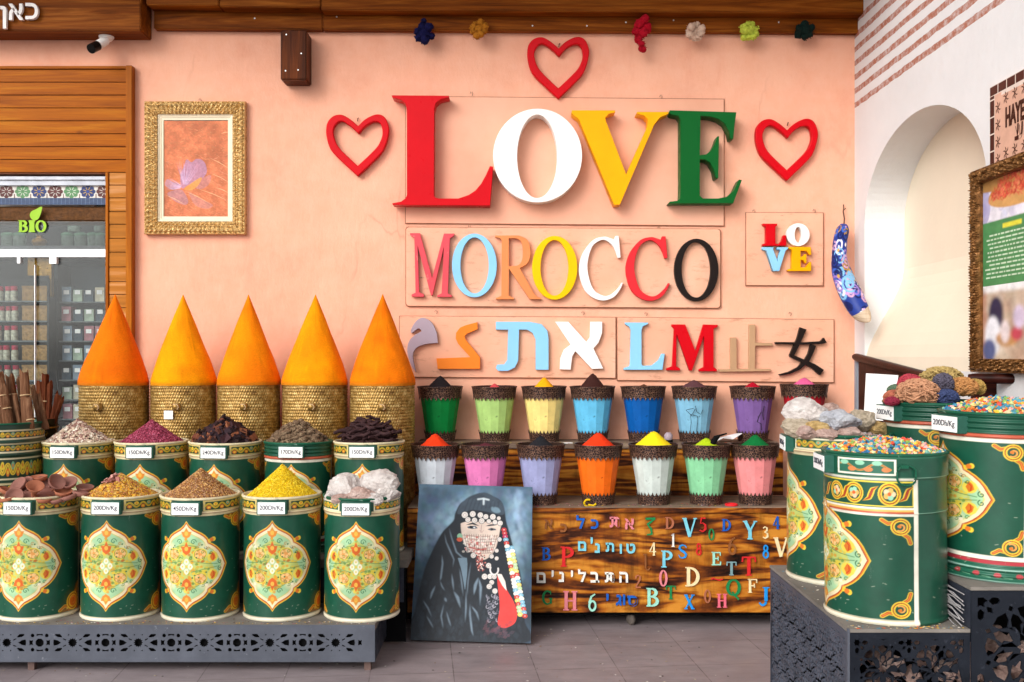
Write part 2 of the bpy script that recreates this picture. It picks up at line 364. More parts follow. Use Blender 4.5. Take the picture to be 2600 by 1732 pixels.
ad=N(t,"ShaderNodeMix"); ad.data_type='VECTOR'; ad.inputs[0].default_value=.25; t.links.new(vn,ad.inputs[4]); t.links.new(nn.outputs["Color"],ad.inputs[5]); t.links.new(ad.outputs[1],vc.inputs["Vector"])
crk=ramp(t,vc.outputs["Distance"],[(.0,(1,1,1,1)),(.006,(0,0,0,1))]); msk=ramp(t,noise(t,vec,.9,3),[(.55,(0,0,0,1)),(.62,(.5,)*3+(1,))])
mm=N(t,"ShaderNodeMath"); mm.operation='MULTIPLY'; t.links.new(crk,mm.inputs[0]); t.links.new(msk,mm.inputs[1])
base=mixc(t,mm.outputs[0],base,'C98A72'); t.links.new(base,b.inputs["Base Color"]); b.inputs["Roughness"].default_value=.85; b.inputs["Specular IOR Level"].default_value=.15
bump(t,b,noise(t,coords(t,(1,1,.5)),14,9,.65),.5,.014); M_wall=m

m,t,b=newmat("aged_salmon_board"); vec=coords(t)
base=ramp(t,noise(t,vec,2.2,6,.6),[(.3,'DEA182'),(.55,'E5AC8E'),(.75,'EBB89C')])
st=coords(t,(2,1,7)); base=mixc(t,ramp(t,noise(t,st,3.2,8,.75),[(.55,(0,0,0,1)),(.70,(.8,)*3+(1,))]),base,'B07A5E')
base=mixc(t,ramp(t,noise(t,st,6,8,.8),[(.62,(0,0,0,1)),(.70,(.8,)*3+(1,))]),base,'5A4038')
t.links.new(base,b.inputs["Base Color"]); b.inputs["Roughness"].default_value=.8; bump(t,b,noise(t,vec,60,5),.15,.004); M_board=m

m,t,b=newmat("salmon_board"); vec=coords(t)
base=ramp(t,noise(t,vec,1.9,6,.6),[(.3,'DE9F82'),(.55,'E7AB8F'),(.75,'EBB398')])
t.links.new(base,b.inputs["Base Color"]); b.inputs["Roughness"].default_value=.8; bump(t,b,noise(t,vec,50,5),.15,.004); M_board0=m

m,t,b=newmat("white_plaster_with_stripes"); vec=coords(t)
base=ramp(t,noise(t,vec,1.3,6,.6),[(.3,'D8D8D8'),(.7,'E4E4E4')])
base=mixc(t,ramp(t,noise(t,vec,5,8,.7),[(.55,(0,0,0,1)),(.8,(.35,)*3+(1,))]),base,'DAD4CE')
sp=N(t,"ShaderNodeSeparateXYZ"); tc=N(t,"ShaderNodeTexCoord"); t.links.new(tc.outputs["Object"],sp.inputs[0])
def mth(t,op,a,b_=None,c=None):
    n=N(t,"ShaderNodeMath"); n.operation=op
    for k,x in enumerate((a,b_,c)):
        if x is None: continue
        if hasattr(x,'node'): t.links.new(x,n.inputs[k])
        else: n.inputs[k].default_value=x
    return n.outputs[0]
nz=noise(t,coords(t,(6,6,6)),1.5,6,.6); z=mth(t,'ADD',sp.outputs["Z"],mth(t,'MULTIPLY',mth(t,'SUBTRACT',nz,.5),.02))
fr=mth(t,'FRACT',mth(t,'DIVIDE',mth(t,'SUBTRACT',z,3.033),.0865)); band=mth(t,'LESS_THAN',fr,.40)
lim=mth(t,'MULTIPLY',mth(t,'GREATER_THAN',z,3.033),mth(t,'LESS_THAN',z,3.033+.0865*7)); band=mth(t,'MULTIPLY',band,lim)
pat=ramp(t,noise(t,coords(t,(8,8,8)),3,8,.75),[(.38,(.45,)*3+(1,)),(.55,(1,1,1,1))])
base=mixc(t,mth(t,'MULTIPLY',band,pat),base,'A86A54'); t.links.new(base,b.inputs["Base Color"]); b.inputs["Roughness"].default_value=.9
bump(t,b,noise(t,vec,18,7,.6),.3,.012); M_white=m
M_cream=paint("cream_plaster",'E8DCC6',.9,.05,2,.2,30)
M_beam=wood("stained_beam_wood",'3E1A02','7C3E08','A86420',.55,'x',2.2,True,(.28,.5,.75),.3)
M_pine=wood("varnished_pine",'7C3C00','A85A02','C07A10',.4,'x',2.4,True,(.25,.5,.75),.12)
M_pinez=wood("varnished_pine_upright",'7C3E02','A85C08','BE7618',.4,'z',2.4,False,(.25,.5,.75),.12)
M_dkwood=wood("dark_walnut",'1C0B06','341510','4A2218',.35,'x',2.4,False)
M_metal=paint("charcoal_metal",'5A5E68',.45,.2,7,.15,60,.3,'7E828A')
M_metal_dk=paint("dark_slate_metal",'3E424E',.42,.25,7,.2,60,.3,'5A5E6A')
M_dust=paint("dusty_metal_top",'7C766F',.8,.3,9,.2,60,0,'A59684')
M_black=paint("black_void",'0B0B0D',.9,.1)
M_whitep=paint("white_paint",'EFECE8',.4,.03,4,.1,40)
M_screw=paint("steel_screw",'C9C6C0',.3,.05,4,0,40,.9)
# burned wood
def burned(name, scl=(.8,5,5)):
    m,t,b=newmat(name); vec=coords(t,scl)
    n0=N(t,"ShaderNodeTexNoise"); n0.inputs["Scale"].default_value=1.6; n0.inputs["Detail"].default_value=4; n0.inputs["Distortion"].default_value=.6; t.links.new(vec,n0.inputs["Vector"])
    wv=N(t,"ShaderNodeMath"); wv.operation='MULTIPLY'; wv.inputs[1].default_value=34; t.links.new(n0.outputs["Fac"],wv.inputs[0])
    sn=mth(t,'SINE',wv.outputs[0]); sn=mth(t,'MULTIPLY_ADD',sn,.5,.5)
    n1=noise(t,coords(t,(2.2,4,4)),1.6,5,.6); f=mth(t,'ADD',mth(t,'MULTIPLY',sn,.42),mth(t,'MULTIPLY',n1,.95))
    base=ramp(t,f,[(.36,'140804'),(.47,'45200E'),(.60,'7E4012'),(.76,'A66018'),(.95,'C8842E')])
    sm=ramp(t,noise(t,coords(t,(9,9,1.2)),.9,6,.7),[(.50,(0,0,0,1)),(.70,(.7,)*3+(1,))]); base=mixc(t,sm,base,'2E1409')
    vk=N(t,'ShaderNodeTexVoronoi'); vk.inputs['Scale'].default_value=3.2; t.links.new(coords(t,(1,1.6,1.6)),vk.inputs['Vector']); base=mixc(t,ramp(t,vk.outputs['Distance'],[(.05,(.9,)*3+(1,)),(.16,(0,0,0,1))]),base,'1C0C06')
    t.links.new(base,b.inputs["Base Color"]); b.inputs["Roughness"].default_value=.55; b.inputs["Specular IOR Level"].default_value=.15; bump(t,b,sn,.35,.004); return m
M_burn=burned("scorched_varnished_planks"); M_burn2=burned("scorched_riser_planks",(.5,6,6))
M_shelf=wood("worn_shelf_top",'5A4A42','83705F','A08C78',.6,'x',2.0,False)
# ================================================================ the setting
mb=MB(); S=70; mb.add([(-S,-S,0),(S,-S,0),(S,S,0),(-S,S,0)],[(0,1,2,3)])
m,t,b=newmat("stone_floor_tiles"); tc=N(t,"ShaderNodeTexCoord"); mp=N(t,"ShaderNodeMapping"); mp.inputs["Rotation"].default_value=(0,0,-R(5.4)); mp.inputs["Location"].default_value=(-.167,-.008,0)
t.links.new(tc.outputs["Object"],mp.inputs["Vector"]); br=N(t,"ShaderNodeTexBrick"); br.offset=0; br.inputs["Scale"].default_value=1
br.inputs["Brick Width"].default_value=.391; br.inputs["Row Height"].default_value=.391; br.inputs["Mortar Size"].default_value=.0028; br.inputs["Mortar Smooth"].default_value=.3; br.inputs["Bias"].default_value=0
br.inputs["Color1"].default_value=L4('827779'); br.inputs["Color2"].default_value=L4('8C8183'); br.inputs["Mortar"].default_value=L4('4A3F40'); t.links.new(mp.outputs[0],br.inputs["Vector"])
vec=coords(t); base=mixc(t,ramp(t,noise(t,coords(t,(1,3,1)),5,8,.7),[(.35,(0,0,0,1)),(.7,(.6,)*3+(1,))]),br.outputs["Color"],'A89A9C')
base=mixc(t,ramp(t,noise(t,vec,2.2,6,.6),[(.45,(0,0,0,1)),(.75,(.5,)*3+(1,))]),base,'74686A'); t.links.new(base,b.inputs["Base Color"])
base=mixc(t,ramp(t,noise(t,vec,14,9,.8),[(.6,(0,0,0,1)),(.7,(.5,)*3+(1,))]),base,'5C5052'); base=mixc(t,ramp(t,noise(t,vec,60,3,.6),[(.70,(0,0,0,1)),(.74,(.7,)*3+(1,))]),base,'B8AEAA'); t.links.new(base,b.inputs['Base Color']); t.links.new(ramp(t,noise(t,vec,4,5),[(.3,(.35,)*3+(1,)),(.7,(.65,)*3+(1,))]),b.inputs["Roughness"]); bump(t,b,noise(t,vec,35,6,.6),.2,.006)
o=mb.build("ground",m,loc=(0,0,0)); tag(o,kind='structure')
WL=-5.2; XW=PX(274,WY); ZW=PZ(441,WY)
mb=MB(); mb.box((XW,WY,-.05),(XR+.25,WY+.25,4.6)); mb.box((WL,WY,ZW),(XW,WY+.25,4.6)); mb.box((WL,WY,-.05),(XW,WY+.25,.08))
o=mb.build("salmon_wall",M_wall,loc=(0,WY,0)); tag(o,"salmon pink plastered wall behind the big coloured letters and spice cones","wall")
# right wall with arched niche
Yc,ha,zs,hb,z0=5.25,.775,2.28,.50,1.42
def hw(z): return ha if z<=zs else ha*math.sqrt(max(0,1-((z-zs)/hb)**2))
loop=[(Yc-ha,z0),(Yc-ha,zs)]+[(Yc-ha*math.cos(a),zs+hb*math.sin(a)) for a in np.linspace(0,math.pi,41)[1:-1]]+[(Yc+ha,zs),(Yc+ha,z0)]
me=cutout("white_side_wall",[[(-2.0,-.05),(WY,-.05),(WY,4.6),(-2.0,4.6)],loop],0,0,M_white)
me.transform(Matrix(((0,-1,0,0),(1,0,0,0),(0,0,1,0),(0,0,0,1)))); me.transform(Matrix.Translation((XR,0,0)))
w_=thing("white_side_wall","white plastered side wall with terracotta stripes and an arched niche","wall",(XR,4.5,0))
xs=[v.co.x for v in me.vertices]; me.transform(Matrix.Translation((XR-min(xs),0,0))); link("wall_face",me,w_)
rows=[]
for z in list(np.linspace(z0,zs,14))+[zs+hb*math.sin(a) for a in np.linspace(0,math.pi/2,22)[1:]]:
    u=min(1,max(0,(z-z0)/.62)); d=.24*(u*u*(3-2*u)); h_=hw(z); rows.append([(XR,Yc-h_,z),(XR+d,Yc-h_,z),(XR+d,Yc+h_,z),(XR,Yc+h_,z)])
mb=MB()
for a,c in zip(rows[:-1],rows[1:]):
    mb.add(a+c,[(0,1,5,4),(2,3,7,6)])
link("niche_reveal",mb.mesh("niche_reveal",M_white),w_)
mb=MB()
for a,c in zip(rows[:-1],rows[1:]): mb.add([a[1],a[2],c[1],c[2]],[(0,1,3,2)])
link("niche_back",mb.mesh("niche_back",M_cream),w_)
# canopy above (out of frame) that shades the top of the wall
mb=MB(); mb.hexa([(WL,5.5,4.0),(XR+.3,4.98,4.0),(XR+.3,WY+.25,4.0),(WL,WY+.25,4.0)],[(WL,5.5,4.12),(XR+.3,4.98,4.12),(XR+.3,WY+.25,4.12),(WL,WY+.25,4.12)])
for x in np.arange(-5,2.3,.55): mb.box((x,5.46-.52*(x-WL)/(XR-WL),3.86),(x+.1,WY-.15,4.0))
tag(mb.build("ceiling",M_beam,loc=(0,WY,4.0)),kind='structure')
# header beams
Zb=PZ(106,WY)
g=thing("timber_header","brown timber header beams with screws along the top of the salmon wall","beam",(0,6.1,Zb))
def dzx(x): return -.0055*(x+2.2)
def beam(name,x0,x1,y0,z0,z1,mat=M_beam,par=g,bev=.006):
    mb=MB(); q0=[(x0,y0,z0+dzx(x0)),(x1,y0,z0+dzx(x1)),(x1,WY-.002,z0+dzx(x1)),(x0,WY-.002,z0+dzx(x0))]; q1=[(x0,y0,z1+dzx(x0)),(x1,y0,z1+dzx(x1)),(x1,WY-.002,z1+dzx(x1)),(x0,WY-.002,z1+dzx(x0))]
    mb.hexa(q0,q1); return link(name,mb.mesh(name,mat,bevel=bev),par)
zl=EYE+(900-73)*6.14/F
xe=PX(390,6.14)
beam("lower_beam",xe,PX(819,6.14),6.14,zl,zl+.112); beam("lower_beam",PX(820,6.14),2.155,6.141,zl,zl+.112)
zu=EYE+(900-12)*6.03/F
beam("upper_beam",PX(358,6.03)+.03,PX(555,6.03),6.03,zu,zu+.2); beam("upper_beam",PX(556.5,6.03),PX(813,6.04),6.035,zu-.008,zu+.2); beam("upper_beam",PX(814.5,6.04),2.15,6.045,zu-.022,zu+.2)
mb=MB(); 
for x,y in ((647,47),(855,43),(1352,66),(1490,66),(1589,57),(1977,57),(1710,52)):
    p=P(x,y,6.139); mb.add(*[( [(p.x+.005*math.cos(a),p.y-.004,p.z+.005*math.sin(a)) for a in np.linspace(0,6.283,9)[:-1]]),[tuple(range(8))]])
link("screw",mb.mesh("screw",M_screw),g)
bx=thing("timber_beam_box","wide knotty timber box beam at the upper left with white Hebrew letters","beam",(-3.2,6.1,PZ(104,WY)))
x1=PX(357,6.01); z0=EYE+822*6.01/F
mb=MB(); mb.box((WL,6.01,z0),(x1,WY-.002,z0+.42)); link("beam",mb.mesh("beam",M_beam,bevel=.006),bx)
for ch,px,py,hh in (("כ",83,29,.125),("א",42,31,.125),("ן",12,37,.125)):
    me=text_mesh("letter",ch,.155,.02,M_whitep,.003); p=P(px,py,5.99); me.transform(Matrix.Translation(p)); link("letter",me,bx)
# short hanging post
ps=thing("timber_post_stub","short dark timber post with screws hanging below the header beam","timber post",P(745,205,6.1))
mb=MB(); p0=P(712,203,6.05); p1=P(779,74,6.05); mb.box((p0.x,6.05,p0.z),(p1.x,WY-.003,p1.z-.006)); link("post",mb.mesh("post",wood("dark_stained_post",'2A1004','54260A','74380F',.45,'z',2.4,True),bevel=.008),ps)
mb=MB()
for x,y in ((727,88),(765,136),(725,180),(757,178)):
    p=P(x,y,6.05); mb.add([(p.x+.0045*math.cos(a),p.y-.003,p.z+.0045*math.sin(a)) for a in np.linspace(0,6.283,9)[:-1]],[tuple(range(8))])
link("screw",mb.mesh("screw",M_screw),ps)
# ---------------------------------------------------------------- pine cladding around the shop window
pn=thing("pine_cladding","orange varnished pine plank cladding around the shop window","wood panelling",(PX(160,WY),WY,PZ(440,WY)))
yf=WY-.035
mb=MB(); zt=PZ(176,yf); ze=PZ(438,yf); n=8
for i in range(n):
    a=zt-(zt-ze)*i/n; c=zt-(zt-ze)*(i+1)/n; dy=random.uniform(-.0012,.0012)
    mb.box((WL,yf+dy,c+.0022),(PX(322,yf),WY-.001,a-.0022))
link("plank",mb.mesh("plank",M_pine,bevel=.002),pn)['kind']='stuff'
mb=MB(); z=ze; zb=.25
while z>zb:
    h_=random.uniform(.078,.092); dy=random.uniform(-.0012,.0012); mb.box((PX(277,yf),yf+dy,z-h_+.002),(PX(322,yf),WY-.001,z-.002)); z-=h_
pm=wood("weathered_pine",'945A1C','B8742A','DCA474',.4,'x',1.1,True,(.3,.5,.7),.12)
link("plank",mb.mesh("plank",pm,bevel=.002),pn)['kind']='stuff'
mb=MB(); mb.box((PX(322,yf),yf-.02,.2),(PX(335,yf-.02),WY-.001,PZ(168,yf))); link("side_trim",mb.mesh("side_trim",M_pinez,bevel=.003),pn)
mb=MB(); mb.box((WL,yf-.014,PZ(176,yf)),(PX(322,yf)-.001,WY-.001,PZ(168,yf)-.002)); link("top_trim",mb.mesh("top_trim",M_pine,bevel=.003),pn)
mb=MB(); mb.box((PX(269,yf),yf-.01,.2),(PX(276,yf),WY+.1,ze-.001)); link("window_jamb",mb.mesh("window_jamb",M_pinez,bevel=.002),pn)
# ---------------------------------------------------------------- shop window
sw=thing("shop_window","glass shop front with a green BIO leaf sticker and a tiled band above","shop window",(PX(130,WY),WY,.1))
mb=MB(); mb.box((WL,WY+.01,PZ(470,WY)),(PX(268,WY),WY+.2,PZ(447,WY))); mb.box((WL,WY-.005,PZ(457,WY)),(PX(268,WY),WY+.009,PZ(449,WY)))
link("shutter_box",mb.mesh("shutter_box",paint("galvanised_steel",'9A9CA3',.35,.15,8,.1,60,.5),bevel=.002),sw)
# tile band
x0,x1=-3.42,PX(268,WY); cv=Canvas(420,70,'40506E',x0,x1,0,1)
cv.rect(x0,.36,x1,1,'D8D4CC'); cols=['5A2E2C','5C8C5E','2E3C70']; cx=PX(10,WY)-.1017*2
k=0
Wt=.1017
while cx<x1+.1:
    c=cols[(k+1)%3]; pet='E8E4DA' if k%3!=1 else 'E3B840'
    ry=.30; rx=ry*(x1-x0)/420*70/1
    rx=Wt*.42
    for j in range(8):
        a=j*math.pi/4; cv.ell((cx+rx*.8*math.cos(a),.68+.23*math.sin(a)),rx*.35,.11,c,rot=0)
    cv.ell((cx,.68),rx*.9,.27,c)
    for j in range(8):
        a=j*math.pi/4+.39; cv.line([(cx+rx*.3*math.cos(a),.68+.10*math.sin(a)),(cx+rx*.7*math.cos(a),.68+.22*math.sin(a))],1.6,pet)
    cv.ell((cx,.68),rx*.2,.05,'2C4AA0' if k%3==1 else c)
    cv.rect(cx+Wt*.47,.36,cx+Wt*.53,.56,'5A2E2C'); cx+=Wt; k+=1
for x in np.arange(x0,x1,.025): cv.line([(x,0),(x,.34)],.7,'6E84A6')
cv.noise(.15,60)
zt,zb_=PZ(471,WY+.03),PZ(520,WY+.03)
M_tile=attr_mat("glazed_tiles",.25,0,.05)
link("tile_band",flat_sheet("tile_band",cv,[Vector((x0,WY+.03,zb_)),Vector((x1,WY+.03,zb_)),Vector((x0,WY+.03,zt)),Vector((x1,WY+.03,zt))],M_tile),sw)
M_gold=paint("antique_gold",'8E6A2C',.35,.5,60,.9,120,.75,'3A240C')
mb=MB(); mb.box((WL,WY+.05,PZ(560,WY)),(x1,WY+.25,PZ(521,WY))); link("carved_lintel",mb.mesh("carved_lintel",paint("carved_brown_wood",'5C3A1A',.5,.5,40,.9,90,.1,'2A1608'),bevel=.01),sw)
mb=MB(); mb.box((WL,WY+.02,PZ(652,WY)),(x1,WY+.05,PZ(632,WY))); link("transom",mb.mesh("transom",paint("white_aluminium",'E8E8EA',.25,.04,4,.05,40,.2),bevel=.003),sw)
mb=MB(); x=PX(83,WY); mb.box((x,WY+.02,.1),(x+.0035,WY+.04,PZ(672,WY))); mb.box((PX(122,WY),WY+.015,PZ(669,WY)),(PX(140,WY),WY+.05,PZ(650.5,WY))); mb.box((PX(40,WY),WY+.015,PZ(668,WY)),(PX(48,WY),WY+.05,PZ(650.5,WY)))
link("door_edge",mb.mesh("door_edge",paint("polished_clip",'F0F0F0',.2,.03,4,0,40,.3)),sw)
m,t,b=newmat("window_glass"); t.nodes.remove(b); tr=N(t,"ShaderNodeBsdfTransparent"); tr.inputs[0].default_value=(.93,.96,.96,1); gl=N(t,"ShaderNodeBsdfGlossy"); gl.inputs["Roughness"].default_value=.03
fz=N(t,"ShaderNodeFresnel"); fz.inputs["IOR"].default_value=1.6; mx=N(t,"ShaderNodeMixShader"); f2=mth(t,'MULTIPLY',fz.outputs[0],.5)
t.links.new(f2,mx.inputs[0]); t.links.new(tr.outputs[0],mx.inputs[1]); t.links.new(gl.outputs[0],mx.inputs[2]); t.links.new(mx.outputs[0],t.nodes["Material Output"].inputs[0]); M_glass=m
mb=MB(); mb.box((WL,WY+.03,.1),(PX(82,WY),WY+.036,PZ(652.5,WY))); mb.box((PX(84,WY)+.002,WY+.045,.1),(x1,WY+.051,PZ(652.5,WY))); mb.box((WL,WY+.032,PZ(631.5,WY)),(x1,WY+.038,PZ(560,WY)))
link("glass_pane",mb.mesh("glass_pane",M_glass),sw)
M_bio=paint("lime_sticker",'9CC83A',.4,.04)
GL['I']=[([(.5,0),(.5,1)],.3),([(.2,.95),(.8,.95)],.1),([(.2,.05),(.8,.05)],.1)]
mb=MB(); hB_=29*WY/F
for ch,px in (('B',59),('I',81),('O',104)):
    c=P(px,589,WY+.02); ww=27*WY/F
    g_=[(q[0],[w_*1.5 for w_ in q[1]] if hasattr(q[1],'__len__') else q[1]*1.5) for q in GL[ch]]
    strokes(mb,g_,c.x-ww/2,c.z,ww,hB_,WY+.02,.002)
lb=link("lettering",mb.mesh("lettering",M_bio),sw)
lf=[(0,-.035),(.028,-.03),(.045,.0),(.055,.05),(.02,.035),(-.012,.018),(-.02,-.01)]
me=cutout("leaf_mark",[smooth_loop([(a,c) for a,c in lf],4)],.002,0,M_bio); me.transform(Matrix.Translation(P(84,545,WY+.018))); link("leaf_mark",me,sw)
# shop interior
M_in=paint("shop_interior_grey",'4E5458',.7,.1)
mb=MB(); mb.box((WL,7.75,0),(XW+.35,7.8,3.2)); mb.box((XW+.3,WY+.26,0),(XW+.35,7.74,3.2)); mb.box((WL,WY+.26,3.2),(XW+.35,7.8,3.25)); mb.box((WL-.05,WY+.2,0),(WL,7.8,3.2))
tag(mb.build("shop_back_wall",M_in,loc=(-3.5,7.7,0)),"grey inner wall of the shop seen through the glass","wall")
M_shf=paint("grey_shelf",'6A7274',.3,.1); M_str=paint("straw_tray",'A07C4C',.6,.5,60,.5,80); M_dk=paint("dark_cabinet_back",'3A3E40',.6,.2); M_pb=paint("pale_cabinet_back",'5C6870',.6,.2)
cab=thing("shop_shelving","glass shelving behind the shop window stacked with jars, trays and cartons","shelf",(-3.0,6.7,0))
YS=6.6; ZSH=[PZ(765+50*k,YS) for k in range(9)]
xL,xM,xRr=-3.75,PX(134,YS),PX(268,YS)+.06
mb=MB()
for z in ZSH: mb.box((xL,YS-.06,z-.008),(xM-.01,YS+.12,z)); mb.box((xM+.02,YS+.04,z-.008),(xRr,YS+.22,z))
link("shelf",mb.mesh("shelf",M_shf),cab)
mb=MB(); mb.box((xM-.01,YS-.06,.1),(xM+.0,YS+.14,2.0)); mb.box((xM+.008,YS+.04,.1),(xM+.016,YS+.24,2.1)); mb.box((xL,YS+.13,.1),(xM-.012,YS+.14,2.0)); link("cabinet_frame",mb.mesh("cabinet_frame",M_dk),cab)
mb=MB(); mb.box((xM+.018,YS+.23,.1),(xRr,YS+.24,2.1)); link("cabinet_back",mb.mesh("cabinet_back",M_pb),cab)
zTT=PZ(626,6.55)
mb=MB(); mb.box((xL,6.5,zTT-.07),(xRr,6.85,zTT)); link("cabinet_top",mb.mesh("cabinet_top",paint("grey_cornice",'6E7074',.5,.2)),cab)
mb=MB(); mb.box((xL,6.851,zTT-.05),(xRr,6.87,zTT+.35)); link("upper_back",mb.mesh("upper_back",M_dk),cab)
mb=MB(); c=P(103,690,6.58); mb.box((PX(72,6.58),6.57,PZ(700,6.58)),(PX(132,6.58),6.6,PZ(655,6.58))); mb.box((PX(128,6.58),6.56,PZ(755,6.58)),(PX(134,6.58),6.6,PZ(655,6.58))); link("gilt_bracket",mb.mesh("gilt_bracket",M_gold),cab)
def jar(loc,r,h,lidc,lab):
    j=thing("jar",lab,"jar",loc,"jars on the shop shelves")
    mb=MB(); mb.lathe([(r,0),(r*1.05,h*.1),(r*1.05,h*.6),(r*.8,h*.7)],loc,12); link("jar_body",mb.mesh("jar_body",M_jar),j)
    mb=MB(); mb.lathe([(r*.85,h*.7),(r*.95,h*.72),(r*.95,h)],loc,12); link("lid",mb.mesh("lid",lidc),j); return j
M_jar=paint("pale_glass_jar",'B8B4A0',.15,.5,60); M_rl=paint("rose_lid",'C03A54',.35,.1); M_gl=paint("green_tin",'4A6E58',.4,.2); M_bx=paint("blue_grey_carton",'8494A4',.5,.3,20); M_wl=paint("white_label",'F2F2F0',.5,.02)
def cp(root, loc, lab=None):
    r=root.copy(); scene.collection.objects.link(r); r.location=loc
    if lab: r['label']=lab
    for ch in root.children:
        c=ch.copy(); scene.collection.objects.link(c); c.parent=r
    return r
first=None
for z in ZSH[:6]:
    for x in np.arange(-3.5,PX(56,YS),.052):
        l=(x,YS+random.uniform(-.02,.03),z+.0005)
        if first is None: first=jar(l,.021,.098,M_rl,"rose lidded glass jar on the left shop shelving")
        else: cp(first,l)
tray=None
for z in ZSH[:8]:
    for x in (PX(78,YS),PX(112,YS)):
        if tray is None:
            tray=thing("straw_box","woven straw box on the shop shelving behind the glass door","box",(x,YS,z),"straw boxes on the shop shelves")
            mb=MB(); mb.box((x-.04,YS-.04,z+.0005),(x+.04,YS+.06,z+.085)); link("box_body",mb.mesh("box_body",M_str,bevel=.004),tray); mb=MB(); mb.box((x-.042,YS-.042,z+.0855),(x+.042,YS+.062,z+.10)); link("lid",mb.mesh("lid",M_str,bevel=.003),tray)
        else: cp(tray,(x,YS,z))
bxg=None; CV_=[None]
for nm_,cc_ in (('pale_green','A8B8A4'),('cream','D0C8B0'),('dusty_rose','B07880'),('dark_slate','465460')):
    mb=MB(); mb.box((-.031,-.03,.0005),(.031,.05,.07+.03*random.random())); CV_.append(mb.mesh(nm_,paint('carton_'+nm_,cc_,.5,.3,20)))
for z in ZSH[:8]:
    for x in np.arange(PX(150,YS)+.02,PX(266,YS),.074):
        l=(x+random.uniform(-.004,.004),YS+.1,z)
        if bxg is None:
            bxg=thing("carton","blue grey carton with white label on the right shop shelving","carton",l,"cartons on the shop shelves")
            x_,y_,z_=l; mb=MB(); mb.box((x_-.031,y_-.03,z_+.0005),(x_+.031,y_+.05,z_+.10)); link("carton_body",mb.mesh("carton_body",M_bx),bxg)
            mb=MB(); mb.box((x_-.018,y_-.034,z_+.05),(x_+.018,y_-.0305,z_+.078)); link("carton_label",mb.mesh("carton_label",M_wl),bxg)
        else:
            c2=cp(bxg,l); q_=random.choice(CV_)
            if q_ is not None:
                for ch in c2.children:
                    if ch.name.startswith('carton_body'): ch.data=q_
                c2['label']='%s carton with white label on the right shop shelving'%q_.name.replace('_',' ')
tg=thing("tin","grey green lidded tin on top of the shop shelving","tin",(PX(172,6.62),6.62,zTT+.001),"tins on top of the shelving")
a_=tg.location; mb=MB(); mb.lathe([(.036,0),(.04,.01),(.04,.075)],a_,16); link("tin_body",mb.mesh("tin_body",paint("grey_green_tin",'66756C',.3,.4,60)),tg); mb=MB(); mb.lathe([(.043,.075),(.043,.092),(.02,.1)],a_,16); link("lid",mb.mesh("lid",M_gl),tg)
for px,k in ((205,0),(238,0),(188,1),(256,0),(255,1),(20,0),(50,0)): cp(tg,(PX(px,6.62),6.62,zTT+.001+.102*k))
pot=thing("brass_pot","round brass pot on top of the shop shelving under the leaf sticker","pot",(PX(100,6.6),6.6,zTT+.001)); a_=pot.location
mb=MB(); mb.lathe([(.02,0),(.035,.008),(.05,.03),(.045,.05),(.02,.06),(.018,.075),(.026,.08)],a_,24); link("pot_body",mb.mesh("pot_body",M_gold),pot)
lamp=thing("tube_lamp","white strip lamp glowing under the shelving inside the shop","lamp",(-3.0,6.45,2.37))
m,t,b=newmat("lamp_glow"); b.inputs["Emission Color"].default_value=(1,.98,.95,1); b.inputs["Emission Strength"].default_value=8; M_glow=m
mb=MB(); mb.tube([(-4.4,6.45,2.425),(-2.7,6.45,2.425)],.018); link("lamp_tube",mb.mesh("lamp_tube",M_glow),lamp); mb=MB(); mb.box((-4.4,6.43,2.446),(-2.7,6.47,2.47)); link("lamp_housing",mb.mesh("lamp_housing",M_whitep),lamp)
# ---------------------------------------------------------------- security camera
sc=thing("security_camera","small white security camera under the timber box beam","camera",P(278,103,6.1))
bz=z0_=None
c0=P(270,92,6.12)
mb=MB(); mb.lathe([(.005,-.03),(.03,-.026),(.045,-.008),(.045,0)],(c0.x,c0.y,EYE+822*6.01/F),20); link("mount",mb.mesh("mount",M_whitep),sc)
a=P(272,103,6.1); bb=P(232,123,5.98); mb=MB(); mb.tube([P(272,96,6.12),a,P(266,108,6.09)],.014,10); mb.tube([P(268,103,6.1),P(247,116,6.04)],.028,16); link("housing",mb.mesh("housing",M_whitep),sc)
mb=MB(); mb.tube([P(247,116,6.04),P(231,124,5.99)],.0295,16); link("lens",mb.mesh("lens",paint("black_lens",'141210',.15,.1)),sc)
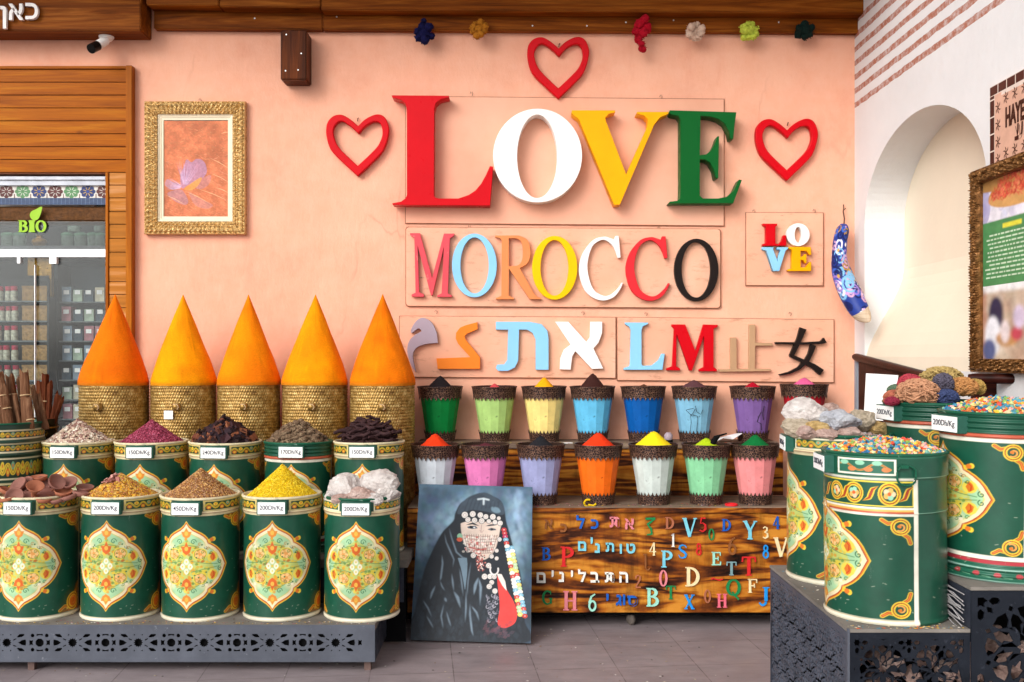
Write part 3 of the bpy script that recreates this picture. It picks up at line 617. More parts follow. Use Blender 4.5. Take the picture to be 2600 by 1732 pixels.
# ================================================================ wall signs
def px_loop(pts,Y,o): return [((PX(x,Y)-o[0]),(PZ(y,Y)-o[2])) for x,y,*_ in pts]
def glyph(name,loops,Yfront,thick,mat,parent,sm=None,lab=None,bevel=.0015):
    """loops in photo pixels; front face stands at Yfront"""
    o=root_loc(parent); lps=[]
    for lp in loops:
        q=[(PX(p[0],Yfront)-o.x,PZ(p[1],Yfront)-o.z)+tuple(p[2:]) for p in lp]; lps.append(q)
    me=cutout(name,[[p[:2] for p in q] for q in lps],thick,bevel,mat); me.transform(Matrix.Translation((0,Yfront-o.y,0)))
    ob=link(name,me,parent,shift=False)
    if lab: ob['label']=lab
    return ob
def board(name,x0,y0,x1,y1,parent,mat,th=.014,rr=0,skew=0,Y=None):
    Y=Y or WY-th; o=root_loc(parent)
    if rr:
        pts=[]
        for cx,cy,a in ((x1-rr,y1-rr+skew,0),(x0+rr,y1-rr,90),(x0+rr,y0+rr,180),(x1-rr,y0+rr+skew,270)):
            pts+=[(cx+rr*math.cos(R(a+k*22.5)),cy+rr*math.sin(R(a+k*22.5))) for k in range(5)]
    else: pts=[(x0,y0),(x1,y0+skew),(x1,y1+skew),(x0,y1)]
    cx=sum(p[0] for p in pts)/len(pts); cy=sum(p[1] for p in pts)/len(pts)
    glyph('board_edge',[[(p[0]+(1.6 if p[0]>cx else -1.6),p[1]+(1.8 if p[1]>cy else -1.2)) for p in pts]],Y+.004,th-.006,M_edge,parent,bevel=.001)
    return glyph(name,[pts],Y,th-.002,mat,parent,bevel=.002)
M_edge=paint('worn_board_edge','9A6248',.8,.4,30,.2,60)
Cl={}
def col(name,c,rough=.35,wear=None,var=.06):
    if name not in Cl: Cl[name]=paint(name,c,rough,var,5,.12,50,0,wear)
    return Cl[name]
red=col('glossy_red','C80012',.35); white=col('white_letter','F1EEEA',.4); yel=col('golden_yellow','F4A800',.4); grn=col('signal_green','025820',.4)
lblue=col('light_blue','8CC8EE',.45); orange=col('light_orange','EA8028',.5); black=col('black_brown','1C1412',.45); rose=col('faded_rose','D9505A',.6,'E88A80'); rosed=col('coral_red','DA2C34',.5)
yel2=col('bright_yellow','F4BE00',.45); purp=col('mauve_grey','A898A4',.6); woodc=col('raw_mdf_brown','B5906E',.6); brn=col('clay_orange','E08A54',.6,'E59C74')
wire=paint("rusty_wire",'5A4034',.6,.2)
def hooks(parent,pts):
    mb=MB()
    for x,y in pts:
        p=P(x,y,WY-.01); mb.tube([p+Vector((-.008,0,.0)),p+Vector((-.004,-.004,.012)),p+Vector((0,0,.002)),p+Vector((.005,-.003,.012)),p+Vector((.008,0,0)),p+Vector((.004,0,-.014))],.0014,5)
    link("hanging_wire",mb.mesh("hanging_wire",wire),parent)
# --- LOVE
lv=thing("love_sign","huge LOVE in red white yellow and green letters on a salmon board","sign",P(1430,570,WY))
board("board",1030,245,1838,566,lv,M_board0,.014,0,7)
TH=.105; YF=WY-.014-TH
Lp=[(994,242),(1140,243),(1140,247),(1118,252),(1106,262),(1102,280),(1101,495),(1105,502),(1114,504),(1164,504),(1190,495),(1207,484),(1222,466),(1234,444),(1244,422),(1252,423),(1244,522),(997,520),(996,516),(1018,512),(1029,504),(1033,495),(1033,280),(1030,263),(1018,253),(996,247)]
glyph("letter",[Lp],YF,TH-.001,red,lv,lab="red letter L")
glyph("letter",[ellipse(1365,395,113,119,60),ellipse(1364,397,51,106,60)],YF,TH-.001,white,lv,lab="white letter O")
Vp=[(1452,280),(1562,280),(1562,285),(1546,289),(1537,299),(1539,308),(1590,443),(1645,320),(1645,303),(1635,293),(1616,288),(1618,284),(1698,284),(1697,289),(1676,298),(1661,317),(1574,520),(1559,520),(1478,321),(1470,303),(1452,288)]
glyph("letter",[Vp],YF-.003,TH-.004+.002,yel,lv,lab="yellow letter V")
Ep=[(1701,280),(1870,285),(1865,320),(1862,353),(1855,352),(1852,334),(1840,313),(1825,302),(1805,296),(1779,294),(1777,394),(1793,392),(1806,382),(1815,366),(1822,346),(1826,346),(1825,400),(1824,452),(1818,452),(1813,430),(1803,412),(1790,405),(1777,404),(1777,497),(1785,504),(1823,504),(1848,499),(1864,483),(1877,456),(1884,457),(1862,516),(1698,516),(1701,512),(1720,510),(1727,504),(1728,490),(1728,303),(1722,294),(1704,290),(1700,286)]
glyph("letter",[Ep],YF,TH-.001,grn,lv,lab="green letter E")
hooks(lv,((1197,238),(1678,246),(1382,566)))
# --- hearts
Ho=[(81,30,1),(100,12),(128,0),(148,7),(159,32),(157,58),(148,86),(133,108),(80,160,1),(25,108),(8,84),(0,52),(2,24),(16,6),(38,1),(60,12)]
Hi=[(82,50,1),(100,30),(122,19),(137,24),(143,46),(138,68),(124,90),(80,133,1),(36,90),(22,66),(18,42),(26,24),(40,18),(60,30)]
for x,y,sx,sy,lab in ((828,290,1,.985,"red open heart hung left of the big letter L"),(1339,93,.985,.985,"red open heart hung highest, just under the timber beam"),(1919,301,.995,.985,"red open heart hung right of the green letter E")):
    h=thing("heart_ornament",lab,"heart",P(x+80,y+130,WY),"red open wooden hearts"); o=h.location
    Y=WY-.045; sc_=[[(x+p[0]*sx,y+p[1]*sy)+tuple(p[2:]) for p in L_] for L_ in (Ho,Hi)]
    lp=[[(PX(p[0],Y)-o.x,PZ(p[1],Y)-o.z)+tuple(p[2:]) for p in q] for q in sc_]
    me=cutout("heart",[smooth_loop(q,6) for q in lp],.044,.005,red); me.transform(Matrix.Translation((0,Y-o.y,0))); link("heart_body",me,h,shift=False)
    mb=MB(); q=P(x+80,y+(18 if y>200 else 26),WY-.008); mb.tube([q,q+Vector((.002,-.01,.016)),q+Vector((.006,0,.02))],.003,6); link("nail",mb.mesh("nail",wire),h)
# --- MOROCCO
mo=thing("morocco_sign","MOROCCO in seven slim coloured letters on an aged salmon board","sign",P(1430,778,WY))
board("board",1031,577,1829,777,mo,M_board,.018,8,5)
t2=.035; Y2=WY-.018-t2
Mp=[(1040.5,592),(1066,592),(1097,706),(1127,593),(1153.5,593),(1152,599),(1142,605),(1137,745),(1147.5,750),(1147,754),(1110,754),(1110,750),(1121,745),(1127,626),(1098,750),(1094,750),(1060,623),(1064,742),(1076,747),(1076,754),(1045,753),(1045,748),(1055,743),(1052,604),(1042,598)]
glyph("letter",[Mp],Y2,t2-.001,rose,mo,lab="faded red letter M")
glyph("letter",[ellipse(1204.5,674,57,81),ellipse(1205,674,36,71)],Y2,t2-.001,lblue,mo,lab="light blue letter O")
Rp=[(1257.5,598),(1318,598),(1338,608),(1346,628),(1346,652),(1338,670),(1320,681),(1356,745),(1364,753),(1373.5,757),(1373.5,760),(1345,760),(1292,682),(1292,750),(1305,757),(1305,760),(1259,760),(1259,757),(1273,751),(1274,611),(1270,605),(1257,602)]
Rh=[(1292,605),(1310,605),(1322,612),(1327,628),(1327,652),(1322,668),(1312,675),(1292,676)]
Rs={(1338,608),(1346,628),(1346,652),(1338,670)}
Rp=smooth_loop([p if p in Rs else (p[0],p[1],1) for p in Rp],5); Rs={(1322,612),(1327,628),(1327,652),(1322,668)}
Rh=smooth_loop([p if p in Rs else (p[0],p[1],1) for p in Rh],5)
glyph("letter",[Rp,Rh],Y2,t2-.001,brn,mo,lab="clay orange letter R")
glyph("letter",[ellipse(1408.5,680,57.5,81),ellipse(1408,680,35.5,70.5)],Y2-.002,t2+.001-.0005,yel2,mo,lab="yellow letter O")
Cp=[(1576,654),(1571,599),(1563,599),(1559,608),(1548,604),(1534,601),(1508,608),(1484,635),(1472,665),(1471,697),(1484,736),(1508,757),(1535,763),(1559,754),(1574,736),(1582,718),(1578,718),(1568,733),(1550,748),(1532,751),(1508,736),(1495,703),(1492,668),(1502,630),(1517,614),(1535,609),(1553,621),(1563,638),(1569,655)]
Cc={(1576,654),(1571,599),(1563,599),(1582,718),(1578,718),(1569,655),(1559,608)}
Cp=smooth_loop([(p[0],p[1],1) if p in Cc else p for p in Cp],5)
glyph("letter",[Cp],Y2,t2-.001,white,mo,lab="white letter C")
glyph("letter",[[(x+119,y+1) for x,y in Cp]],Y2,t2-.001,rosed,mo,lab="coral red letter C")
glyph("letter",[ellipse(1768.5,685.5,56,79.5),ellipse(1768,685,37,70.5)],Y2,t2-.001,black,mo,lab="black letter O")
hooks(mo,((1192,577),(1673,580),(1035,580)))
# --- small LOVE (upright letters)
sl=thing("small_love_sign","small square salmon board with LOVE stacked in red white blue and yellow letters","sign",P(1993,725,WY))
board("board",1895,540,2090,724,sl,M_board,.016,0,1)
Y3=WY-.016-.04
glyph("letter",[[(1937,568),(1974,568),(1973,573),(1969,576),(1969,618),(1976,621),(1985,612),(1990,597),(1996,598),(1997,624),(1937,624),(1937,620),(1945,617),(1945,576),(1939,573)]],Y3,.039,red,sl,lab="small red letter L")
glyph("letter",[ellipse(2027,596,29,29),ellipse(2027,596,9,20)],Y3-.001,.0395,white,sl,lab="small white letter O")
glyph("letter",[[(1936,628),(1965,628),(1963,633),(1975,664),(1982,634),(1974,633),(1974,628),(2002,628),(2000,633),(1995,636),(1979,688),(1963,688),(1946,636),(1937,633)]],Y3,.039,lblue,sl,lab="small light blue letter V")
glyph("letter",[[(2003,627),(2059,627),(2060,647),(2055,647),(2048,637),(2033,637),(2033,652),(2040,651),(2044,645),(2048,645),(2048,668),(2044,668),(2040,661),(2033,660),(2033,679),(2046,679),(2056,665),(2060,665),(2060,688),(2001,688),(2001,684),(2011,681),(2011,634),(2004,631)]],Y3-.002,.0405,yel,sl,lab="small yellow letter E")
hooks(sl,((1914,537),(2067,536)))
# --- script board (left) and letter board (right)
s1=thing("script_sign","salmon board with one mauve, one orange, one blue and one white foreign letter","sign",P(1290,958,WY))
board("board",1015,803,1563,957,s1,M_board,.016,0,3)
t4=.03; Y4=WY-.016-t4
glyph("letter",[smooth_loop([(1045,846),(1044,836),(1057,815),(1075,807),(1096,819),(1109,845,1),(1112,871,1),(1081,874),(1057,884),(1048,905),(1056,945,1),(1043,925),(1034,892),(1039,866),(1054,850,1),(1071,841,1),(1064,834),(1056,838)],4)],Y4,t4-.001,purp,s1,lab="mauve letter")
glyph("letter",[[(1212,818),(1213,836),(1185,848),(1180,854),(1182,862),(1219,907),(1219,937),(1111,937),(1108,910),(1194,907),(1163,873),(1157,860),(1158,845),(1168,832),(1182,826)]],Y4,t4-.001,orange,s1,lab="orange letter")
glyph("letter",[[(1259,817),(1345,817),(1375,823),(1390,840),(1393,860),(1393,939),(1360,939),(1360,862),(1352,845),(1338,837),(1318,837),(1316,915),(1308,933),(1290,942),(1265,942),(1259,935),(1262,926),(1280,925),(1288,914),(1290,837),(1259,837)]],Y4,t4-.001,lblue,s1,lab="light blue letter")
glyph("letter",[[(1410,817),(1443,817),(1489,868),(1498,856),(1499,817),(1529,817),(1529,846),(1520,870),(1507,885),(1532,936),(1503,937),(1461,892),(1453,905),(1449,939),(1421,938),(1423,909),(1432,888),(1449,875)]],Y4,t4-.001,white,s1,lab="white letter")
hooks(s1,((1107,792),(1480,795)))
s2=thing("initials_sign","salmon board with light blue L, red M, a wooden sign and a black brush character","sign",P(1840,970,WY))
board("board",1568,806,2117,965,s2,M_board,.016,0,6)
glyph("letter",[[(1587,819),(1646,819),(1645,823),(1632,829),(1629,838),(1629,925),(1632,929),(1655,928),(1672,915),(1680,898),(1688,898),(1682,939),(1584,939),(1584,935),(1598,930),(1600,925),(1602,838),(1598,829),(1588,824)]],Y4,t4-.001,lblue,s2,lab="light blue letter L")
glyph("letter",[[(1705,824),(1740,824),(1766,892),(1786,824),(1823,825),(1822,830),(1812,835),(1812,932),(1820,938),(1820,943),(1775,943),(1775,938),(1787,932),(1788,852),(1757,941),(1750,941),(1718,848),(1717,930),(1727,936),(1727,941),(1692,940),(1692,936),(1707,930),(1712,835),(1706,829)]],Y4,t4-.001,red,s2,lab="red letter M")
glyph("letter",[[(1903,824),(1918,824),(1918,870),(1961,871),(1961,878),(1918,878),(1917,936),(1957,937),(1957,943),(1826,944),(1826,938),(1855,937),(1855,857),(1870,857),(1871,937),(1902,936)]],Y4,t4-.001,woodc,s2,lab="brown wooden character")
mb=MB()
def st(pts,ws):
    h0=100; strokes(mb,[([( p[0]/h0,-p[1]/h0) for p in pts],[w_/h0 for w_ in ws])],0,0,1,1,0,0.03)
def brush(L_,ws,off):
    q=[P(x,y,Y4-off) for x,y in L_]; m_=len(q); w2=[k*Y4/F/2 for k in ws]; a=[];c=[]
    for i in range(m_):
        d=(q[min(i+1,m_-1)]-q[max(i-1,0)]); d.y=0; d.normalize(); nn=Vector((-d.z,0,d.x))*w2[i]; a.append(q[i]+nn); c.append(q[i]-nn)
    bk=Vector((0,t4+off-.001,0)); vs=a+c+[p+bk for p in a]+[p+bk for p in c]; fs=[]
    for i in range(m_-1): fs+=[(i,i+1,m_+i+1,m_+i),(2*m_+i,2*m_+i+1,i+1,i),(m_+i,m_+i+1,3*m_+i+1,3*m_+i)]
    fs+=[(0,m_,3*m_,2*m_),(m_-1,3*m_-1,4*m_-1,2*m_-1)]; mb.add(vs,fs)
brush([(2040,834),(2030,862),(2010,905)],[17,12,11],0); brush([(2008,903),(2040,917),(2066,930),(2087,946)],[8,9,13,17],.0006)
brush([(2066,876),(2058,900),(2046,922)],[14,11,12],.0012); brush([(2048,916),(2030,935),(2005,947),(1980,952)],[12,8,6,3],.0018); brush([(1970,871),(2040,872),(2085,870),(2096,864)],[5,6,7,15],.0024)
o=link("letter",mb.mesh("letter",black),s2); o['label']="black brush stroke character"
hooks(s2,((1640,797),(2006,797)))
# ---------------------------------------------------------------- flower picture in gilt frame
pf=thing("framed_flower_picture","gilt framed picture of a purple crocus on an orange ground","picture",P(499,598,WY))
fx0,fy0,fx1,fy1=372,261,627,597; Yp=WY-.045
def frame_ring(parent,x0,y0,x1,y1,wpx,Ya,Yb,name,mat,prof,carve=0,nseg=2.2,to3=None):
    """frame sweep; prof: (t across 0 outer..1 inner, height 0..1)"""
    to3=to3 or (lambda x,y,d: P(x,y,WY)*1.0+Vector((0,-d,0)))
    pts=[]; 
    per=[]
    def side(ax,ay,bx_,by_):
        L_=math.hypot(bx_-ax,by_-ay); n_=max(2,int(L_/nseg)); return [(ax+(bx_-ax)*k/n_,ay+(by_-ay)*k/n_,k/n_) for k in range(n_)]
    cs=[(0,0),(1,0),(1,1),(0,1)]
    rows=[]
    ns=[int((x1-x0)/nseg),int((y1-y0)/nseg)]*2; D=(Yb)
    for s in range(4):
        n_=ns[s]
        for k in range(n_):
            row=[]
            for (tt,hh) in prof:
                i0=wpx*tt; c=[(x0+i0,y0+i0),(x1-i0,y0+i0),(x1-i0,y1-i0),(x0+i0,y1-i0)]
                a=c[s]; e=c[(s+1)%4]; u=k/n_; x=a[0]+(e[0]-a[0])*u; y=a[1]+(e[1]-a[1])*u
                L_=[x1-x0,y1-y0][s%2]; ph=u*L_/13.0*2*math.pi
                hgt=hh
                if carve and .08<tt<.98: hgt+=carve*(math.sin(ph+tt*9)*.6+math.sin(ph*2.0-tt*22)*.4+random.uniform(-.35,.35))
                row.append(to3(x,y,D*hgt))
            rows.append(row)
    n_=len(rows); k=len(prof); vs=[p for r_ in rows for p in r_]; fs=[]
    for i in range(n_):
        j=(i+1)%n_
        for q in range(k-1): fs.append((i*k+q,j*k+q,j*k+q+1,i*k+q+1))
    mb=MB().add(vs,fs,False); return link(name,mb.mesh(name,mat),parent)
gold2=paint("gilt_frame_gold",'D8B478',.32,.5,70,.6,160,.4,'7A5020')
pr=[(0,.0),(0,.75),(.06,.9),(.14,.8),(.22,1.0),(.32,1.05),(.42,.95),(.52,.85),(.6,.95),(.7,.85),(.78,.95),(.86,.85),(.95,.8),(1,.5),(1,.2)]
frame_ring(pf,fx0,fy0,fx1,fy1,33,WY,.05,"frame",gold2,pr,.13)
liner=paint("cream_liner",'E8DCC0',.6,.05); 
frame_ring(pf,fx0+33,fy0+33,fx1-33,fy1-33,13,WY,.05,"liner",liner,[(0,.6),(.15,.62),(.3,.5),(.5,.5),(.6,.42),(1,.4),(1,.1)])
X0,X1,Y0_,Y1_=417,584,307,552
cv=Canvas(250,366,'CC7650',X0,X1,Y1_,Y0_); cv.noise(.3,8,3)
r_=random.Random(4)
for i in range(1500):
    x=r_.uniform(X0,X1); y=r_.uniform(Y0_,Y1_); a=r_.uniform(-.6,1.2) if y<430 else r_.uniform(.2,.6); l=r_.uniform(4,14)
    top=(430-y)/130; c=r_.choice(['D07848','DE8858','C46C44','E89C70','D0664A','B07C54' if top>0 else 'E8966E','A87850' if top>.3 else 'EE9E7C'])
    cv.line([(x,y),(x+l*math.cos(a),y+l*math.sin(a))],r_.uniform(.8,2),c,.7,True)
def blob(pts,c,al=.85): cv.poly(smooth_loop([p for p in pts],6),c,al)
blob([(462,478),(458,450),(468,420),(474,405),(486,412),(498,404),(512,406),(522,418),(524,440),(505,460),(478,470)],'B088A8',.75); blob([(460,474),(440,462),(425,455),(419,470),(440,482)],'B090A8',.6)
blob([(462,482),(440,484),(425,492),(440,508),(468,520),(478,510)],'A8889C',.5); blob([(490,472),(515,452),(535,445),(530,468),(510,480)],'C08A90',.5); blob([(480,488),(510,505),(540,520),(525,530),(495,520)],'AC8890',.4)
for k in range(220):
    a=r_.choice([r_.uniform(-1.9,-.9),r_.uniform(-1.9,-.9),r_.uniform(-3.3,-2.5)]); l=r_.uniform(12,76 if a>-2 else 50); cv.line([(468+8*math.cos(a),476+8*math.sin(a)),(468+l*math.cos(a),478+l*math.sin(a))],1,r_.choice(['D8B8DC','9A78A8','E0C8E0','C890A0']),.5,True)
blob([(468,480),(490,462),(512,450),(505,468),(488,482)],'E09A50',.9)
for (a,b_) in (((418,494),(470,520)),((470,485),(535,518)),((500,478),(584,512)),((545,475),(584,492)),((530,400),(584,430)),((535,440),(584,465)),((560,340),(584,336))): cv.line([a,((a[0]+b_[0])/2,(a[1]+b_[1])/2-2),b_],2.2,'F0C090',.8,True)
cv.noise(.12,50,9)
Yq=WY-.018; M_pic=attr_mat("painted_print",.5,0,.05)
zz=lambda y:PZ(y,Yq)
link("print",flat_sheet("print",cv,[Vector((PX(X0,Yq),Yq,zz(Y1_))),Vector((PX(X1,Yq),Yq,zz(Y1_))),Vector((PX(X0,Yq),Yq,zz(Y0_))),Vector((PX(X1,Yq),Yq,zz(Y0_)))],M_pic),pf)
hooks(pf,((508,255),))
# ---------------------------------------------------------------- pompoms
def pompom(px,py,c,shape,lab):
    loc=P(px,py,6.09); mb=MB(); rr=random.Random(px)
    for (dx,dy,r) in shape:
        c0=loc+Vector((dx*6.09/F,rr.uniform(-.02,.02),-dy*6.09/F)); R_=r*6.09/F
        bm=bmesh.new(); bmesh.ops.create_icosphere(bm,subdivisions=2,radius=1)
        for v in bm.verts: v.co=v.co*R_*(1+rr.uniform(-.16,.16))+c0
        mb.add([v.co.copy() for v in bm.verts],[tuple(v.index for v in f.verts) for f in bm.faces]); bm.free()
    for k in range(260):
        dx,dy,r=rr.choice(shape); d=Vector((rr.gauss(0,1),rr.gauss(0,1),rr.gauss(0,1))).normalized(); c0=loc+Vector((dx*6.09/F,0,-dy*6.09/F)); p=c0+d*r*6.09/F*.9; q=c0+d*r*6.09/F*1.3; s=Vector((rr.gauss(0,1),rr.gauss(0,1),rr.gauss(0,1)))*.003
        mb.add([p-s,p+s,q],[(0,1,2)])
    mb.tube([loc+Vector((0,.02,.05)),loc],.002,5)
    o=mb.build("wool_pompom",paint("wool_"+c,c,.95,.3,40,.6,200),loc=loc); tag(o,lab,"pompom","wool pompoms hung along the timber beam")
rs=random.Random(2)
def cl(n,R_,r): return [(R_*math.cos(a+.3)*rs.uniform(.7,1.1),R_*math.sin(a+.3)*rs.uniform(.7,1.1),r*rs.uniform(.8,1.1)) for a in np.linspace(0,2*math.pi,n,endpoint=False)]+[(0,0,r*1.2)]
pompom(1076,84,'12123C',[(0,-30,7),(0,-22,9)]+cl(6,17,12)+[(2,20,10)],"dark navy wool pompom, first from the left under the beam")
pompom(1215,75,'A5681C',cl(8,17,10),"mustard brown wool pompom, second from the left under the beam")
pompom(1628,76,'A80F24',[(8,-25,12),(-4,-14,14),(14,-6,14),(-10,2,13),(4,8,13),(-6,22,11),(0,36,9),(3,46,9),(6,48,8)],"long crimson wool pompom drooping from the beam")
pompom(1765,80,'C9AC98',cl(9,16,10)+[(6,-18,7)],"cream beige wool pompom on the beam right of the crimson one")
pompom(1903,79,'B9C648',cl(9,18,10),"lime green wool pompom hung from the beam")
pompom(2044,78,'0C1F1B',cl(9,17,11),"very dark green wool pompom, last on the right of the beam")
# ---------------------------------------------------------------- painted hanging gourd
gd=thing("painted_gourd","long curved blue painted gourd with swirls hung at the wall corner","ornament",P(2165,700,6.12))
cl_=[(2143,568,7),(2141,580,16),(2134,606,17.5),(2131,640,18),(2131,668,20),(2138,695,25),(2150,725,27),(2163,752,28),(2176,778,26),(2187,795,23),(2198,806,17),(2206,813,9),(2210,816,2)]
Yg=6.12; n_r=len(cl_); NU=90; NV=200
cx=np.interp(np.linspace(0,n_r-1,NV),range(n_r),[c[0] for c in cl_]); cy=np.interp(np.linspace(0,n_r-1,NV),range(n_r),[c[1] for c in cl_]); rr_=np.interp(np.linspace(0,n_r-1,NV),range(n_r),[c[2] for c in cl_])
ker=np.ones(15)/15; pad=lambda a:np.convolve(np.pad(a,7,'edge'),ker,'valid'); cx,cy,rr_=pad(cx),pad(cy),pad(rr_)
px_=np.gradient(cx); py_=np.gradient(cy); ln=np.hypot(px_,py_); nx_,ny_=-py_/ln,px_/ln
th=np.linspace(0,2*math.pi,NU,endpoint=False)
pos=np.zeros((NV,NU,3)); k=Yg/F
for i in range(NV):
    off=np.cos(th)*rr_[i]; dep=np.sin(th)*rr_[i]*k
    Yi=6.12-.36*(i/(NV-1)); k=Yi/F; dep=np.sin(th)*rr_[i]*k; pos[i,:,0]=(cx[i]-1300+nx_[i]*off)*k; pos[i,:,2]=EYE-(cy[i]-900+ny_[i]*off)*k; pos[i,:,1]=Yi-dep
cv=Canvas(NU*3,NV*3,'223A8C',0,6.283,0,1); r_=random.Random(8)
for i in range(110):
    c=(r_.uniform(0,6.28),r_.uniform(.03,.86)); rad=r_.uniform(.35,.8); colr=r_.choice(['7AB4E0','B0883C','E8E4F0','9A78C8','3A62C0','C89ABC','16205A','16205A'])
    cv.line([(x,y) for x,y in spiral(c[0],c[1],rad,r_.uniform(1,1.9),r_.uniform(0,6),r_.choice([-1,1]),asp=.085)],r_.uniform(6,11),colr)
for i in range(30):
    c=(r_.uniform(0,6.28),r_.uniform(.03,.86)); cv.ell(c,.16,.012,r_.choice(['E8C0D0','F0E8E0','C89AD0','C8A050']))
cv.rect(0,.72,6.29,1,'C4AE94')
for i in range(30): cv.line([(r_.uniform(0,6.28),.73),(r_.uniform(0,6.28),.98)],2,'8A745C',.5)
cc=cv.out()[::3,::3][:NV,:NU]; NVb=NV
me=grid_mesh("gourd_body",pos,cc,attr_mat("swirl_painted_skin",.4,0,.1),wrap=True); link("gourd_body",me,gd)
mb=MB(); mb.tube([P(2143,570,6.12),P(2144,555,6.14),P(2141,538,6.17),P(2142,520,WY-.01)],.004,6); mb.tube([P(2141,535,6.17),P(2147,529,6.17)],.003,5); link("hanging_cord",mb.mesh("hanging_cord",wire),gd)
# ================================================================ spice drums
G1='154E3A'; CREAM='EFE3C0'; YEL='E6C43C'; ORG='D9772A'; RD='A03A1C'; MINT='9AD2AE'; DG='1E5A44'
MED=[(0,1),(.06,.915),(.15,.84),(.25,.79),(.35,.74),(.44,.68),(.505,.61),(.53,.525),(.62,.485),(.72,.42),(.81,.335),(.88,.24),(.94,.12),(1,0)]
def medallion(cv,cu,cvv,hu,hv,br=1):
    def out(s,extra=0): 
        q=[(x,y) for x,y in MED]; full=q+[(x,-y) for x,y in q[::-1][1:]]+[(-x,-y) for x,y in q[1:]]+[(-x,y) for x,y in q[::-1][1:-1]]
        return [(cu+x*(hu*s),cvv+y*(hv*s)) for x,y in full]
    for sx in (-1,1):
        for sy in (-1,1):
            for a in (-.35,.35): cv.ell((cu+sx*hu*(.60+a*.16),cvv+sy*hv*(.575+a*.06)),hu*.05,hv*.05,YEL)
            cv.ell((cu+sx*hu*.61,cvv+sy*hv*.585),hu*.05,hv*.045,ORG)
    cv.poly(out(1.02),YEL); cv.poly(out(1.0),ORG); cv.poly(out(.975),RD); cv.poly(out(.955),'EEDFB4'); cv.poly(out(.875),'D0C468'); cv.poly(out(.855),'A6CFA0'); cv.poly(out(.64),'BCC870')
    for sx in (-1,1):
        for sy in (-1,1):
            for q_ in range(5): cv.ell((cu+sx*hu*.43,cvv+sy*hv*.42),hu*(.15-.025*q_),hv*(.13-.022*q_),'EEE0B0',.2)
    r=random.Random(5)
    def pt(x,y): return (cu+x*hu,cvv+y*hv)
    for i in range(420):
        x,y=r.uniform(-.72,.72),r.uniform(-.7,.7)
        if abs(x)*.85+abs(y)*.95<.60: cv.ell(pt(x,y),hu*.038,hv*.03,r.choice(['D8C03C','E2B830','C6B848','E6C440','D89828','D89828','5E8A3A','B86820','8AA850']),.8)
    for sx in (-1,1):
        for sy in (-1,1):
            cv.ell(pt(sx*.33,sy*.27),hu*.17,hv*.135,'E8CC48'); cv.ell(pt(sx*.33,sy*.27),hu*.145,hv*.115,'7A9A48'); cv.ell(pt(sx*.33,sy*.27),hu*.13,hv*.10,'E09A50')
            for a in range(5): cv.ell(pt(sx*.33+.09*math.cos(a*1.256),sy*.27+.07*math.sin(a*1.256)),hu*.045,hv*.04,'ECC080')
            cv.ell(pt(sx*.63,sy*.20),hu*.13,hv*.12,'E6D050'); cv.poly([pt(sx*.56,sy*.20),pt(sx*.62,sy*.31),pt(sx*.68,sy*.26),pt(sx*.71,sy*.16),pt(sx*.62,sy*.10)],ORG); cv.line([pt(sx*.60,sy*.28),pt(sx*.66,sy*.22),pt(sx*.65,sy*.13)],2,'C8431C')
            cv.line([pt(*q) for q in spiral(sx*.17,sy*.55,.07,1.2,0,sx)],1.8,'3A7A50'); cv.line([pt(*q) for q in spiral(sx*.82,sy*.08,.06,1.1,2,sx)],1.8,'2E6A48')
            cv.line([pt(sx*.05,sy*.48),pt(sx*.22,sy*.45),pt(sx*.30,sy*.42)],1.4,'4E8A58'); cv.line([pt(sx*.12,sy*.12),pt(sx*.45,sy*.06),pt(sx*.75,sy*.03)],1.4,'4E8A58')
            cv.ell(pt(sx*.48,sy*.42),hu*.04,hv*.03,'F2E6C8')
            for q in range(5): cv.ell(pt(sx*r.uniform(.1,.7),sy*r.uniform(.1,.5)),hu*.022,hv*.018,'2E6A3C')
            for q in range(9): cv.line([pt(*k_) for k_ in spiral(sx*r.uniform(.08,.66),sy*r.uniform(.08,.5),.045,1.0,r.uniform(0,6),sx,8)],1.3,r.choice(['4E8A3C','B8781C','3E7A48','C8902C']))
    for sy in (-1,1):
        for dy,sz,cc in ((.40,.16,'D8641E'),(.74,.13,'E08A30')):
            cv.poly([pt(0,sy*(dy+sz)),pt(.05,sy*(dy+sz*.3)),pt(.13,sy*(dy+sz*.3)),pt(.09,sy*(dy-sz*.5)),pt(0,sy*(dy-sz*.9)),pt(-.09,sy*(dy-sz*.5)),pt(-.13,sy*(dy+sz*.3)),pt(-.05,sy*(dy+sz*.3))],cc)
            cv.ell(pt(0,sy*dy),hu*.045,hv*.05,'F0B848')
    cv.poly([pt(0,.19),pt(.17,0),pt(0,-.19),pt(-.17,0)],'B8D8A0')
    for a in range(4): cv.ell(pt(.095*math.cos(a*math.pi/2),.11*math.sin(a*math.pi/2)),hu*.055,hv*.065,'F4EED0'); cv.ell(pt(.095*math.cos(a*math.pi/2),.11*math.sin(a*math.pi/2)),hu*.02,hv*.022,'D8C850')
    cv.poly([pt(0,.04),pt(.04,0),pt(0,-.04),pt(-.04,0)],'E0C850')
